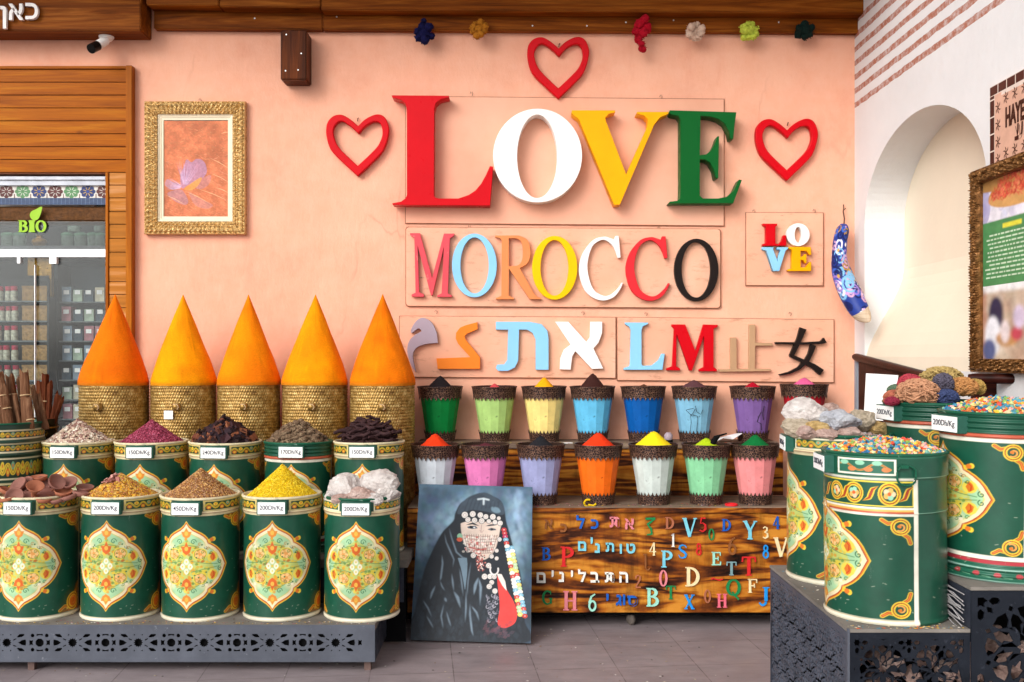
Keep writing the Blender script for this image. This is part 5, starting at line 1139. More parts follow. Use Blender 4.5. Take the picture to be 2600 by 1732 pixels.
# clay saucers
M_clay=paint("dull_clay",'8E6156',.7,.2,14,.3,60); M_clay2=paint("orange_clay",'A8684E',.7,.2,14,.3,60)
mb=MB(); mb.lathe([(.022,0),(.036,.004),(.043,.022),(.040,.024),(.034,.011),(.001,.009)],(0,0,0),24,True,False); sau=mb.mesh("saucer",M_clay); sau2=sau.copy(); sau2.materials.clear(); sau2.materials.append(M_clay2)
mb=MB(); mb.lathe([(.012,0),(.014,.02),(.020,.03),(.042,.062),(.040,.064),(.016,.032),(.001,.03)],(0,0,0),20,True,False); gob=mb.mesh("saucer",M_clay2)
rr=random.Random(12)
SP=[(39,1257,-1.1,.2,0,"nearest upright dark clay saucer facing the viewer at the far left"),(72,1228,-1.0,-.2,0,"dark clay saucer facing the viewer, upper left of the saucer heap"),(106,1228,-.95,.5,0,"dark clay saucer tilted right, top of the saucer heap"),(52,1230,-.8,-.6,0,"clay saucer partly hidden at the upper left of the saucer heap"),(15,1248,-.4,1.2,1,"orange clay saucer standing on edge near the photo edge"),(140,1222,-1.0,1.0,0,"leaning clay saucer right of the top of the saucer heap"),(175,1226,-.5,.5,0,"dark clay saucer at the upper right of the saucer heap"),(215,1240,-.2,1.2,0,"clay saucer sticking out at the right end of the saucer heap"),(85,1252,.6,.4,2,"stemmed clay cup lying in the middle of the saucer heap"),(130,1248,-.7,-1.1,1,"orange clay saucer edge-on in the middle of the heap"),(160,1250,-.3,.9,1,"orange clay saucer low right in the heap"),(180,1262,-.2,-.4,0,"clay saucer at the right rim of the far left drum"),(60,1272,.1,.2,1,"orange clay saucer flat at the front rim"),(110,1268,-.1,-.3,1,"orange clay saucer flat at the front right rim"),(205,1255,0,.5,0,"clay saucer low at the right end of the heap"),(20,1268,.1,0,1,"orange clay saucer flat at the left front rim"),(150,1270,.1,.2,0,"clay saucer flat near the price card"),(98,1215,.1,.2,1,"orange clay saucer lying on the very top of the heap")]
for i,(px,py,ax,az,k,lab) in enumerate(SP):
    o=bpy.data.objects.new("clay_saucer",[sau,sau2,gob][k]); scene.collection.objects.link(o); o.location=P(px,py+6,4.93-.1+(.09*((i*7)%5)/4)-(.06 if py>1250 else 0)); o.rotation_euler=(-ax if ax<0 else ax,.25*math.sin(i*5),az); o.scale=(1,1,1)
    tag(o,lab,"clay saucer","clay saucers heaped on the far left drum")
x,y,z=at(FR[0]); mb=MB(); mb.lathe([(.168,-.01),(.12,.03),(.001,.05)],(x,y,z),30,False,False); tag(mb.build("clay_shards",M_clay,loc=(x,y,z)),"mass of broken clay under the saucers on the far left drum","clay",kind='stuff')
# dried pods
M_pod=rockmat("dried_pod_skin",'4A3626','80664C','B09A7C')
def lump(name,n,rad,h,sx,cat,lab,grp,x,y,z,mat,seed,stick_=False,prof=1.0):
    rr=random.Random(seed)
    if stick_:
        mb=MB(); q=[(-1,0,0),(-.4,0,.08),(.3,0,-.05),(1,0,.05)]; mb.tube(q,[.10,.13,.12,.10],7); bms=[mb.mesh(name,mat)]
    else:
        bms=[]
        for s in (3,4,5):
            me=rock_mesh(name,s+30,2,.9); me.materials.append(mat); bms.append(me)
    for i in range(n):
        o=bpy.data.objects.new(name,rr.choice(bms)); scene.collection.objects.link(o)
        q=math.sqrt((i+.5)/n)*.98; a=i*2.39996; hz=h*(1-q)**prof
        o.location=(x+rad*q*math.cos(a),y+rad*q*math.sin(a),z+hz+rr.uniform(-.2,1)*sx[2]*.8)
        s=rr.uniform(.75,1.25); o.scale=(sx[0]*s,sx[1]*s,sx[2]*s); o.rotation_euler=(rr.uniform(-.4,.4),rr.uniform(-.35,.35),(rr.uniform(-.7,.7) if stick_ else rr.uniform(0,6)))
        tag(o,lab,cat,grp)
x,y,z=at(BK[3]); lump("dried_pod",95,.16,.125,(.025,.018,.015),"dried pod","brown wrinkled dried pod in the heap on the ribbed back drum","dried pods on the ribbed back drum",x,y,z,M_pod,5)
mb=MB(); mb.lathe([(.165,-.01),(.10,.05),(.001,.11)],(x,y,z),30,False,False); tag(mb.build("pod_crumbs",M_pod,loc=(x,y,z)),"brown crumbs under the dried pods on the ribbed drum","crumbs",kind='stuff')
M_lic=wood("dark_root",'1E1214','3A2628','5A4240',.6,'x',3,False)
x,y,z=at(BK[4]); lump("root_stick",110,.15,.10,(.045,.075,.075),"root stick","dark brown root stick in the heap on the back drum next to the last basket","dark root sticks on the back drum",x,y,z,M_lic,6,True,.9)
mb=MB(); mb.lathe([(.165,-.01),(.10,.04),(.001,.09)],(x,y,z),30,False,False); tag(mb.build("root_crumbs",M_lic,loc=(x,y,z)),"dark crumbs under the root sticks","crumbs",kind='stuff')
# ================================================================ baskets and spice cones
m,t,b=newmat("gold_lacquered_wicker"); vec=coords(t)
base=ramp(t,noise(t,vec,30,6,.7),[(.3,'6A4A1E'),(.5,'A07C3E'),(.7,'D6BA7C')]); t.links.new(base,b.inputs["Base Color"]); b.inputs["Metallic"].default_value=.55; b.inputs["Roughness"].default_value=.38; bump(t,b,noise(t,vec,150,3),.3,.004); M_wick=m
NA,NR=76,66; A_=NA*4; Rr_=NR*4; hB=1.165; v=np.linspace(0,NR,Rr_+1); u=np.linspace(0,NA,A_,endpoint=False)
row=np.floor(v-1e-6); bmp_=(.35+.65*np.abs(np.sin(np.pi*v))[:,None]**.6)*np.abs(np.sin(np.pi*(u[None]+.5*(row[:,None]%2))))**.6
rad=.190+.0055*bmp_; a=u/NA*2*math.pi; pos=np.zeros((Rr_+1,A_,3)); pos[...,0]=rad*np.sin(a); pos[...,1]=-rad*np.cos(a); pos[...,2]=(v/NR*hB)[:,None]
bcol=np.full((Rr_+1,A_,3),.5); bask=grid_mesh("basket_wall",pos,bcol,M_wick,wrap=True)
mb=MB(); mb.tube([(.192*math.sin(k),-.192*math.cos(k),hB) for k in np.linspace(0,6.283,60)[:-1]],.004,6,closed=True); brim=mb.mesh("brim",M_wick)
mb=MB(); mb.lathe([(.002,0),(.02,.0),(.026,.012),(.024,.03),(.012,.042),(.001,.044)],(0,0,0),18); 
kn=mb.mesh("knob",M_wick); kn.transform(Matrix.Rotation(R(90),4,'X')); kn.transform(Matrix.Translation((0,-.188,hB-.115)))
mb=MB(); mb.tube([(.016*math.sin(k*.9),-.225-.006*math.sin(k),hB-.115+.014*math.cos(k)) for k in np.linspace(0,7,18)],.003,6); cord=mb.mesh("cord_loop",M_str2)
def cone_mesh(seed,c1,c2,r=.197,h=.53):
    rr=np.random.default_rng(seed); NV,NU=150,150; q=np.linspace(0,1,NV); prof=np.interp(q,[0,.05,.12,.28,.5,.75,.93,.99,1],[1,.995,.945,.80,.56,.29,.082,.018,.003])
    a=np.linspace(0,2*math.pi,NU,endpoint=False); ph=rr.random(8)*6.28
    wob=1+.012*np.sin(3*a[None]+ph[0]+q[:,None]*3)+.008*np.sin(7*a[None]+ph[1]-q[:,None]*9)+.004*np.sin(13*a[None]+ph[2]+q[:,None]*21)+.0022*rr.standard_normal((NV,NU))
    pos=np.zeros((NV,NU,3)); pos[...,0]=r*prof[:,None]*wob*np.sin(a); pos[...,1]=-r*prof[:,None]*wob*np.cos(a); pos[...,2]=(q*h)[:,None]
    cv=Canvas(NU,NV,c1,0,1,0,1,1); cv.noise(.08,8,seed); c=cv.out()
    g=rr.random((7,7)); gi=lambda: None
    yy=(q*5.99); xx=np.linspace(0,6,NU,endpoint=False); yi=yy.astype(int); xi=xx.astype(int); fy=(yy-yi)[:,None]; fx=(xx-xi)[None]; G=lambda i,j:g[i[:,None],(j%6)[None]]
    mask=G(yi,xi)*(1-fy)*(1-fx)+G(yi+1,xi)*fy*(1-fx)+G(yi,xi+1)*(1-fy)*fx+G(yi+1,xi+1)*fy*fx
    mask=np.clip((mask-.35)*1.8,0,1)[...,None]; c=c*(1-mask*.8)+np.array(lin(c2))*mask*.8; c=c*(1+.05*rr.standard_normal((NV,NU,1))); st_k=[(rr.random()*6.28,rr.random()*.8,.02+.03*rr.random(),.03+.10*rr.random()) for _ in range(26)]
    for (aa,qq,wa,wq) in st_k:
        dA=(a[None]-aa+np.pi)%(2*np.pi)-np.pi; gm=np.exp(-(dA/wa)**2-((q[:,None]-qq)/wq)**2)[...,None]; c=c*(1-.16*gm*(1 if rr.random()<.7 else -1))
    m0=np.exp(-((q-.01)/.02)**2)[:,None,None]*.6; c=c*(1-m0)+np.array(lin('9A6A1A'))*m0
    return grid_mesh("spice_cone",pos,c,M_powder_a,wrap=True)
M_powder_a=attr_mat("packed_spice_powder",.9,0,.35,180,0,.15,.06)
cn=[(290,5.82,.99,'E26E00','DA5C00',"leftmost, with the orange spice cone in front of the shop window"),(466,5.85,.945,'F09400','E47A00',"second from the left, with a blank white card"),(632,5.85,.92,'EA8400','E06A00',"third from the left, in the middle of the five"),(800,5.85,.97,'EE9000','E27400',"fourth from the left"),(971,5.82,.965,'E87800','DA5C00',"last of the five, next to the salmon script sign")]
for i,(px,Y,sc_,c1,c2,wh) in enumerate(cn):
    x=dx(px,Y); z0=1.318-hB
    d=thing("wicker_basket","tall gold wicker basket, "+wh,"basket",(x,Y,z0),"gold wicker baskets under the spice cones"); d.scale=(sc_,sc_,1)
    for nm,me in (("basket_wall",bask),("brim",brim),("knob",kn),("cord_loop",cord)):
        o=bpy.data.objects.new(nm,me); scene.collection.objects.link(o); o.parent=d; 
        if nm in("knob","cord_loop"): o.rotation_euler=(0,0,[-.06,.12,.1,.1,.12][i])
    o=link("spice_cone",cone_mesh(40+i,c1,c2),None); o.location=(x,Y,z0+hB+.004); o.rotation_euler=(0,R([.6,-.5,.4,-.3,.5][i]),i*1.3); o.scale=(sc_*1.0,sc_,1.0)
    tag(o,["darkest orange spice cone, leftmost, with a bulge at its base","yellow turmeric cone, second from the left","orange yellow cone in the middle of the five","yellow orange cone, fourth from the left","deep orange cone at the right, partly in front of the mauve letter"][i],"spice cone","pointed spice cones standing on the wicker baskets")
    if i==1:
        mb=MB(); c=P(425,1054,Y-.212); mb.box((c.x-.027,c.y,c.z-.024),(c.x+.027,c.y+.002,c.z+.024)); o=mb.build("blank_card",M_tag,d); o.location=(0,0,0)
    if i==4: pass
mb=MB(); mb.box((-3.4,5.64,0),(dx(1050,5.82),6.05,1.318-hB-.001)); tag(mb.build("basket_plinth",M_black,loc=(-2,5.8,0)),"dark low plinth under the wicker baskets","plinth")
# ================================================================ wooden display bench with letters
YB=5.45; zS=.666; zU=.973; xb0=PX(1035,YB); xb1=PX(2020,YB)+.05; zbt=PZ(1556,YB)
bn=thing("wooden_bench","stepped bench of scorched varnished planks with coloured letters on its front","bench",(.5,5.6,0))
mb=MB(); mb.box((xb0,YB+.002,zbt),(xb1,YB+.03,zS-.032)); link("front_panel",mb.mesh("front_panel",M_burn,bevel=.003),bn)
mb=MB(); mb.box((xb0-.0,YB-.012,zS-.031),(xb1,5.875,zS)); link("lower_shelf",mb.mesh("lower_shelf",M_shelf,bevel=.004),bn)
mb=MB(); mb.box((xb0,YB-.014,zS-.030),(xb1,YB-.0125,zS-.004)); link("shelf_edge",mb.mesh("shelf_edge",M_burn2),bn)
mb=MB(); mb.box((xb0,5.885,zS+.001),(xb1,5.91,zU-.03)); link("riser",mb.mesh("riser",M_burn2),bn)
mb=MB(); mb.box((xb0,5.868,zU-.029),(xb1,WY-.002,zU)); link("upper_shelf",mb.mesh("upper_shelf",M_shelf,bevel=.004),bn)
mb=MB(); mb.box((xb0+.02,5.5,.06),(xb1-.02,6.1,zbt+.05)); link("bench_inside",mb.mesh("bench_inside",M_black),bn)
mb=MB(); mb.box((xb0-.002,YB+.005,.06),(xb0-.0005,6.15,zS)); link("side_panel",mb.mesh("side_panel",M_burn),bn)
for px in (1602,1120):
    c=P(px,1571,5.52); mb=MB(); mb.lathe([(.004,-.012),(.026,-.012),(.031,-.006),(.031,.006),(.026,.012),(.004,.012)],(0,0,0),22); me=mb.mesh("castor",paint("worn_castor",'5E5650',.5,.3,40)); me.transform(Matrix.Rotation(R(90),4,'Y')@Matrix.Rotation(0,4,'Z')); me.transform(Matrix.Rotation(R(35),4,'Z')); me.transform(Matrix.Translation((c.x,c.y,.032))); link("castor",me,bn)
    mb=MB(); mb.box((c.x-.02,c.y-.02,.066),(c.x+.02,c.y+.02,zbt+.03)); link("castor_fork",mb.mesh("castor_fork",M_metal),bn)
LC=dict(br='8A5530',bl='1E5CB4',pk='D98088',gr='1F7E48',du='A8664A',lb='7CC8D8',rd='CF2A2C',mi='9CD8C4',cr='EAD8A8',wh='E8E6DE',sk='2492E0',gy='7C9CA0',pi='E26A7C')
LM={k:paint("letter_"+k,c,.5,.12,30,.2,80) for k,c in LC.items()}
CN=dict(br='wood brown',bl='blue',pk='pink',gr='green',du='dull red brown',lb='light blue',rd='red',mi='mint',cr='cream',wh='white',sk='bright blue',gy='grey blue',pi='rose pink')
items=[('Z',1651,1336,44,'gr'),('D',1700,1328,30,'du'),('V',1751,1339,47,'lb'),('5',1784,1332,36,'rd'),('0',1806,1357,30,'gr'),('D',1844,1333,30,'bl'),('Y',1904,1346,46,'lb'),('3',1943,1352,30,'cr'),('4',1971,1327,32,'bl'),
('B',1387,1406,32,'bl'),('P',1440,1413,50,'rd'),('1',1709,1371,34,'wh'),('4',1657,1394,32,'cr'),('S',1733,1400,34,'sk'),('8',1774,1394,30,'rd'),('6',1859,1385,44,'br'),('8',1944,1400,33,'sk'),('V',1983,1389,48,'cr'),('P',1693,1419,42,'lb'),('j',1639,1428,44,'br'),('E',1818,1418,33,'mi'),('T',1857,1443,34,'gy'),('T',1901,1437,48,'rd'),
('2',1620,1476,32,'du'),('0',1684,1468,42,'pk'),('D',1758,1464,48,'cr'),('~',1820,1471,16,'rd'),('Q',1862,1494,46,'gr'),('F',1910,1487,34,'cr'),
('G',1390,1517,36,'gr'),('H',1448,1525,48,'pk'),('6',1504,1528,44,'mi'),('B',1657,1516,46,'mi'),('T',1703,1504,34,'gr'),('X',1750,1528,36,'sk'),('0',1796,1514,34,'du'),('H',1833,1525,34,'pi'),('J',1940,1514,46,'sk')]
GL['G']=[(arc(.5,.5,.38,.46,50,320,16),[.07]+[.1,.1,.1,.12,.14,.16,.17,.17,.17,.16,.14,.12,.1,.08,.08,.07]),([(.8,.42),(.8,.08)],.14),ser(.78,.44,.16),([(.78,.98),(.78,.72)],.06)]
for ch,px,py,hp,ck in items:
    hh=hp*YB/F; ww=hh*(.62 if ch in '01345j268' else .8 if ch not in 'HDQ' else .85)
    if ch=='~': ww=30*YB/F
    c=P(px,py,YB); mb=MB(); strokes(mb,GL[ch],c.x-ww/2,c.z-hh/2,ww,hh,YB+.0015,.009)
    o=link("letter",mb.mesh("letter",LM[ck]),bn); o['label']="%s %s"%(CN[ck],{'~':'squiggle','Z':'foreign letter','j':'hooked letter'}.get(ch,'letter '+ch if ch.isalpha() else 'number '+ch))
heb=[('א',1393,1331,.085,'br'),('כ',1431,1340,.075,'br'),('ל',1474,1328,.095,'bl'),('כ',1510,1330,.085,'bl'),('ת',1561,1325,.095,'pk'),('א',1598,1330,.095,'pk'),
('ם',1478,1386,.085,'lb'),('י',1502,1376,.085,'lb'),('נ',1517,1391,.085,'lb'),('ת',1549,1389,.08,'lb'),('ו',1576,1393,.085,'lb'),('ט',1601,1392,.085,'lb'),
('ם',1374,1466,.095,'wh'),('י',1403,1460,.085,'wh'),('נ',1426,1464,.09,'wh'),('י',1452,1460,.085,'wh'),('ל',1478,1464,.09,'wh'),('ב',1510,1465,.095,'wh'),('ת',1548,1465,.09,'wh'),('ה',1583,1465,.095,'wh'),
('י',1542,1520,.09,'bl'),('ג',1571,1523,.095,'bl'),('ו',1584,1522,.095,'bl'),('ס',1606,1525,.095,'bl')]
for ch,px,py,sz,ck in heb:
    c=P(px,py,YB); me=text_mesh("letter",ch,sz*.93,.014,LM[ck],.002); me.transform(Matrix.Translation((c.x,YB-.005,c.z))); o=link("letter",me,bn); o['label']=CN[ck]+" Hebrew letter"
# ================================================================ cups with powders
m,t,b=newmat("pierced_bronze"); vec=coords(t); vo=N(t,"ShaderNodeTexVoronoi"); vo.inputs["Scale"].default_value=80; vo.feature='DISTANCE_TO_EDGE'; t.links.new(vec,vo.inputs["Vector"])
nz_=noise(t,vec,70,4,.7); base=ramp(t,vo.outputs["Distance"],[(.0,'A07C64'),(.08,'5A3C30'),(.2,'1C1012')]); base=mixc(t,ramp(t,nz_,[(.42,(0,0,0,1)),(.6,(.75,)*3+(1,))]),base,'241618')
t.links.new(base,b.inputs["Base Color"]); b.inputs["Metallic"].default_value=.35; b.inputs["Roughness"].default_value=.45; bump(t,b,vo.outputs["Distance"],-.3,.006); b.inputs['Specular IOR Level'].default_value=.4; M_brz=m
M_cupin=paint("dark_cup_inside",'33231C',.8,.2)
HC=.33; rb_,rt_=.084,.134; NS=14
def rad_at(v): return rb_+(rt_-rb_)*v
mb=MB(); mb.lathe([(rad_at(.02)-.003,HC*.02),(rad_at(.98)-.003,HC*.98)],(0,0,0),NS,True,False,False); cup_body=mb.mesh("cup_body",None)
mb=MB(); mb.lathe([(rt_-.006,HC),(rad_at(.8)-.01,HC*.8),(.001,HC*.8)],(0,0,0),28,False,False); cup_in=mb.mesh("lining",M_cupin)
def band_mesh(v0,v1,scal_lo=True):
    n=NS*16; vs=[];fs=[]; lv=7
    for i in range(lv+1):
        for k in range(n):
            a=2*math.pi*k/n; sc=abs(math.sin(NS*a))
            if scal_lo: lo=v0+.062*sc-.02; hi=v1
            else: lo=v0; hi=v1-.062*sc+.02
            v_=lo+(hi-lo)*i/lv; fac=math.cos(math.pi/NS)/math.cos(((a+math.pi/NS)%(2*math.pi/NS))-math.pi/NS); r=(rad_at(v_))*(.35*fac+.65)+.0035+(.002 if i in(0,lv) else 0); vs.append((r*math.sin(a),-r*math.cos(a),v_*HC))
    for i in range(lv):
        for k in range(n): fs.append((i*n+k,i*n+(k+1)%n,(i+1)*n+(k+1)%n,(i+1)*n+k))
    return vs,fs
mb=MB(); vs,fs=band_mesh(.77,1.0,True); mb.add(vs,fs); mb.tube([((rt_+.002)*math.sin(a),-(rt_+.002)*math.cos(a),HC) for a in np.linspace(0,6.283,56)[:-1]],.004,6,closed=True); b_hi=mb.mesh("upper_band",M_brz)
mb=MB(); vs,fs=band_mesh(0,.20,False); mb.add(vs,fs); b_lo=mb.mesh("lower_band",M_brz)
def powder_mat(c): return paint("powder_"+c,c,.95,.08,30,.5,220,spec=.1)
def facetpaint(name,c):
    l=[int(c[i:i+2],16) for i in (0,2,4)]; k='%02X%02X%02X'%tuple(int(x*.72) for x in l); return paint(name,c,.5,.16,14,.2,60,0,k)
cr_line=paint("dark_crack",'2A2A30',.7)
def cup(px,Y,z,c,pc,tip,prad,plab,lab,grp,extra=None,sc=1.0):
    x=dx(px,Y); d=thing("spice_cup",lab,"cup",(x,Y,z),grp); d.scale=(sc,sc,sc); d.rotation_euler=(R(random.uniform(-.8,.8)),R(random.uniform(-.8,.8)),R(random.uniform(-6,6)))
    me=cup_body.copy(); me.materials.append(facetpaint("cup_paint_"+c,c)); 
    for nm,mm in (("cup_body",me),("lining",cup_in),("upper_band",b_hi),("lower_band",b_lo)):
        o=bpy.data.objects.new(nm,mm); scene.collection.objects.link(o); o.parent=d; o.rotation_euler=(0,0,.16)
    if pc:
        ztop=PZ(tip,Y)-z; hgt=max(.012,ztop-HC*.955*sc); q=np.linspace(0,1,30); NU=48; a=np.linspace(0,2*math.pi,NU,endpoint=False); rr=np.random.default_rng(px)
        R0=.122*sc; R1=prad; 
        rad_=q*R0; cone=np.maximum(0,1-rad_/R1); hz=hgt*np.where(cone>0,cone**1.0-.10*np.exp(-((1-cone)/.12)**2),0)+.004*(1-q)
        pos=np.zeros((30,NU,3)); wob=1+.03*rr.standard_normal((1,NU)).cumsum(1)*0+.02*np.sin(3*a)[None]
        pos[...,0]=rad_[:,None]*wob*np.sin(a); pos[...,1]=-rad_[:,None]*wob*np.cos(a); pos[...,2]=hz[:,None]+.0015*rr.standard_normal((30,NU))
        o=link("spice_powder",grid_mesh("spice_powder",pos[::-1],np.full((30,NU,3),.5),powder_mat(pc),wrap=True),None); o.location=(x,Y,z+HC*.955*sc); tag(o,plab,"spice powder")
    return d
U="cups of powder on the upper shelf"; Lw="cups of powder on the lower shelf"; YU=6.05; YL=5.575; zu_=zU+.001; zl_=zS+.001
cup(1118,YU,zu_,'0C7A38','231F22',953,.085,"black powder heaped in the dark green cup","dark green faceted cup with bronze bands, first on the upper shelf",U)
cup(1256,YU,zu_,'A9CC78','C84A4E',975,.04,"little pink red powder peaking from the light green cup","light green faceted cup, second on the upper shelf",U)
cup(1382,YU,zu_,'F0D684','E8A412',957,.068,"yellow orange powder in the pale yellow cup","pale yellow faceted cup on the upper shelf",U)
cup(1505,YU,zu_,'62B8E0','3A201C',946,.085,"dark brown powder cone in the sky blue cup","sky blue faceted cup on the upper shelf",U)
cup(1634,YU,zu_,'0A56A2','5A3A2A',977,.05,"flat brown powder just showing in the royal blue cup","royal blue faceted cup on the upper shelf",U)
c6=cup(1763,YU,zu_,'7EB4D0','583A3E',965,.095,"wide mauve brown powder mound in the cracked cup","cracked grey blue faceted cup with dark lines, on the upper shelf",U)
mb=MB(); Yc_=YU-.118
for q in ([(1738,1040),(1750,1052),(1752,1072),(1750,1095)],[(1750,1052),(1768,1056),(1768,1075),(1766,1096)],[(1762,1030),(1766,1045),(1776,1052),(1782,1040)],[(1740,1040),(1758,1036)],[(1752,1056),(1762,1038)]):
    mb.tube([P(x,y,Yc_+.0001*(y-1040)*4.2) for x,y in q],.0016,5)
o=link("crack",mb.mesh("crack",cr_line),c6)
c7=cup(1911,YU,zu_,'7A5A96','A80E26',971,.062,"dark red powder heap in the purple cup","purple faceted cup with dark drips, on the upper shelf",U)
mb=MB()
for q in ([(1930,1046),(1924,1058),(1920,1070),(1930,1076),(1931,1092)],[(1938,1030),(1934,1048),(1936,1066)]): mb.tube([P(x,y,Yc_+.0001*(y-1040)*4.2+.006) for x,y in q],.002,5)
link("drip",mb.mesh("drip",cr_line),c7)
cup(2042,YU-.02,zu_,'B41F2C','D25C8E',959,.085,"pink powder cone in the red cup","red faceted cup behind the rocks, last on the upper shelf",U,sc=1.04)
cup(1105,YL,zl_,'CBD2DA','DE3C18',1100,.085,"orange red powder cone in the white grey cup","white grey faceted cup, first on the lower shelf",Lw)
cup(1233,YL,zl_,'DE7CB4','5A2C34',1126,.05,"low dark rose powder in the pink cup","pink faceted cup on the lower shelf above the portrait",Lw)
cup(1373,YL,zl_,'989CC4','232428',1106,.075,"black powder in the lavender cup","lavender faceted cup right of the portrait, on the lower shelf",Lw)
c4=cup(1519,YL,zl_,'EE6A18','DC3A18',1097,.098,"orange red powder cone in the bright orange cup","bright orange faceted cup with yellow paint on its foot",Lw)
mb=MB(); 
for (x,y,r) in ((1494,1272,7),(1490,1282,6),(1500,1285,7),(1506,1280,5)): mb.lathe([(r*YL/F,-.001),(r*YL/F*.5,.003)],(0,0,0),10)
pts=[P(1490+10*math.cos(k),1277+9*math.sin(k),YL-.094) for k in np.linspace(1.2,5.2,12)]; mb=MB(); mb.tube(pts,.006,6); mb.tube([P(1490,1281,YL-.095),P(1503,1284,YL-.097),P(1510,1279,YL-.093)],.006,6); link("paint_splash",mb.mesh("paint_splash",paint("yellow_splash",'D8B414',.6)),c4)
cup(1660,YL,zl_,'C4CEC8','EAD21E',1093,.112,"yellow powder cone filling the pale grey green cup","pale grey green faceted cup with bright yellow powder",Lw)
cup(1793,YL,zl_,'86C898','A8C41C',1112,.07,"lime powder with a small scoop in the mint green cup","mint green faceted cup with lime powder and a dark scoop",Lw)
cup(1918,YL,zl_,'E68C8C','0E6A34',1103,.085,"dark green powder cone in the salmon pink cup","salmon pink faceted cup with dark green powder, last on the lower shelf",Lw)
# small things on the shelves
mb=MB(); mb.tube([P(1808,1128,5.55),P(1818,1112,5.55),P(1828,1106,5.53),P(1845,1101,5.5)],[.018,.016,.006,.004],8); tag(mb.build("scoop",M_black,loc=P(1812,1125,5.55)),"small black scoop stuck in the lime powder","scoop")
jg=thing("glass_shaker","small glass shaker with dark lid lying on the upper shelf","jar",P(1697,1118,5.95)); c=P(1697,1122,5.95)
mb=MB(); mb.lathe([(.02,0),(.026,.01),(.026,.03),(.012,.045)],(c.x,c.y,zU+.016),16); link("glass",mb.mesh("glass",paint("smoky_glass",'A898A0',.1,.2)),jg); mb=MB(); mb.lathe([(.027,0),(.027,.015)],(c.x,c.y,zU+.001),16); link("lid",mb.mesh("lid",M_black),jg)
mb=MB(); c=P(1845,1112,5.98); q=[(-.085,-.04,.002),(-.03,-.05,.03),(.03,-.04,.022),(.09,-.02,.055),(.08,.06,.05),(.02,.07,.035),(-.04,.05,.02)]; z0=zU
mb.add([(c.x+a,c.y+b_,z0+h_) for a,b_,h_ in q]+[(c.x+a,c.y+b_,z0+h_-.0015) for a,b_,h_ in q],[(0,1,6),(1,2,5,6),(2,3,4,5),(13,8,7),(13,12,9,8),(12,11,10,9)]+[(k,k+7,(k+1)%7+7,(k+1)%7) for k in range(7)])
tag(mb.build("crumpled_paper",paint("white_paper",'ECEAE8',.6,.1),loc=(c.x,c.y,zU)),"crumpled white paper lying on the upper shelf beside the purple cup","paper")
mb=MB(); c=P(1857,1279,5.49); mb.lathe([(.034,0),(.036,.004),(.034,.011),(.026,.012),(.024,.007),(.001,.007)],(c.x,c.y,zS+.0005),28,True,False); tag(mb.build("red_lid",col('red_plastic','D8262E',.35),loc=(c.x,c.y,zS)),"round red plastic lid lying on the lower shelf edge","lid")
mb=MB(); c=P(1437,1118,5.9); mb.box((c.x-.04,c.y,zU+.0005),(c.x+.04,c.y+.012,zU+.004)); tag(mb.build("paper_strip",M_tag,loc=(c.x,c.y,zU)),"thin white paper strip on the upper shelf edge","paper")
# ================================================================ leaning portrait
pt_=thing("portrait_canvas","unframed painting of a veiled woman leaning against the wooden bench","painting",(-.2,5.15,0))
TL,TR,BL,BR=P(1065,1229,YB-.028),P(1352,1237,YB-.030),P(1042,1630,5.19),P(1348,1640,5.125); BL.z=.012; BR.z=.012; 
cv=Canvas(300,420,'3C5062',0,1212,1568,0)
# coordinates are those of an enlarged view: x 0..1212, y 0..1568; the sheet spans 40..1150 x 45..1510
cv.b=(52,1150,1500,50)
r_=random.Random(21)
cv.rect(0,0,1212,500,'4A6478')
for i in range(2600):
    x=r_.uniform(60,1150); y=r_.uniform(60,1500); d1=abs((x-300)*.7+(y-420)*.7)/300+abs(y-330)/900; d2=abs(x-1000)/200+max(0,(y-500))/900
    br=max(0,1-min(d1,d2)); c=np.array([52,72,92])*(1-br)+np.array([168,200,222])*br; c=[min(255,max(0,k+r_.uniform(-14,14))) for k in c]; 
    if y>900: c=[k*.62+14 for k in c]
    cv.line([(x,y),(x+r_.uniform(-50,50),y+r_.uniform(40,130))],r_.uniform(8,18),tuple(k/255 for k in c),.22,True)
cv.blur(5)
robe=[(680,120),(760,145),(840,190),(880,260),(900,380),(930,480),(970,620),(1010,760),(1050,900),(1075,1100),(1090,1300),(1080,1500),(60,1500),(80,1250),(110,1050),(150,850),(210,690),(290,520),(350,450),(400,390),(410,330),(450,240),(520,180),(600,135)]
cv.poly(smooth_loop(robe,5),'222830'); cv.poly(smooth_loop([(600,135),(690,118),(780,155),(860,220),(885,300),(850,330),(700,300),(560,290),(470,330),(430,320),(460,240),(520,175)],5),'3E4A56')
cv.poly(smooth_loop([(760,255),(820,262),(845,300),(800,312),(760,290)],4),'7C98A8',.8)
for k in range(9): cv.line([(500+k*40,300-k*6),(540+k*36,180+k*3),(640+k*22,130+k*10)],3,'2A343E',.6)
cv.line([(625,185),(680,176),(730,188)],4,'C8D4DA'); cv.line([(681,180),(681,232)],4,'C8D4DA')
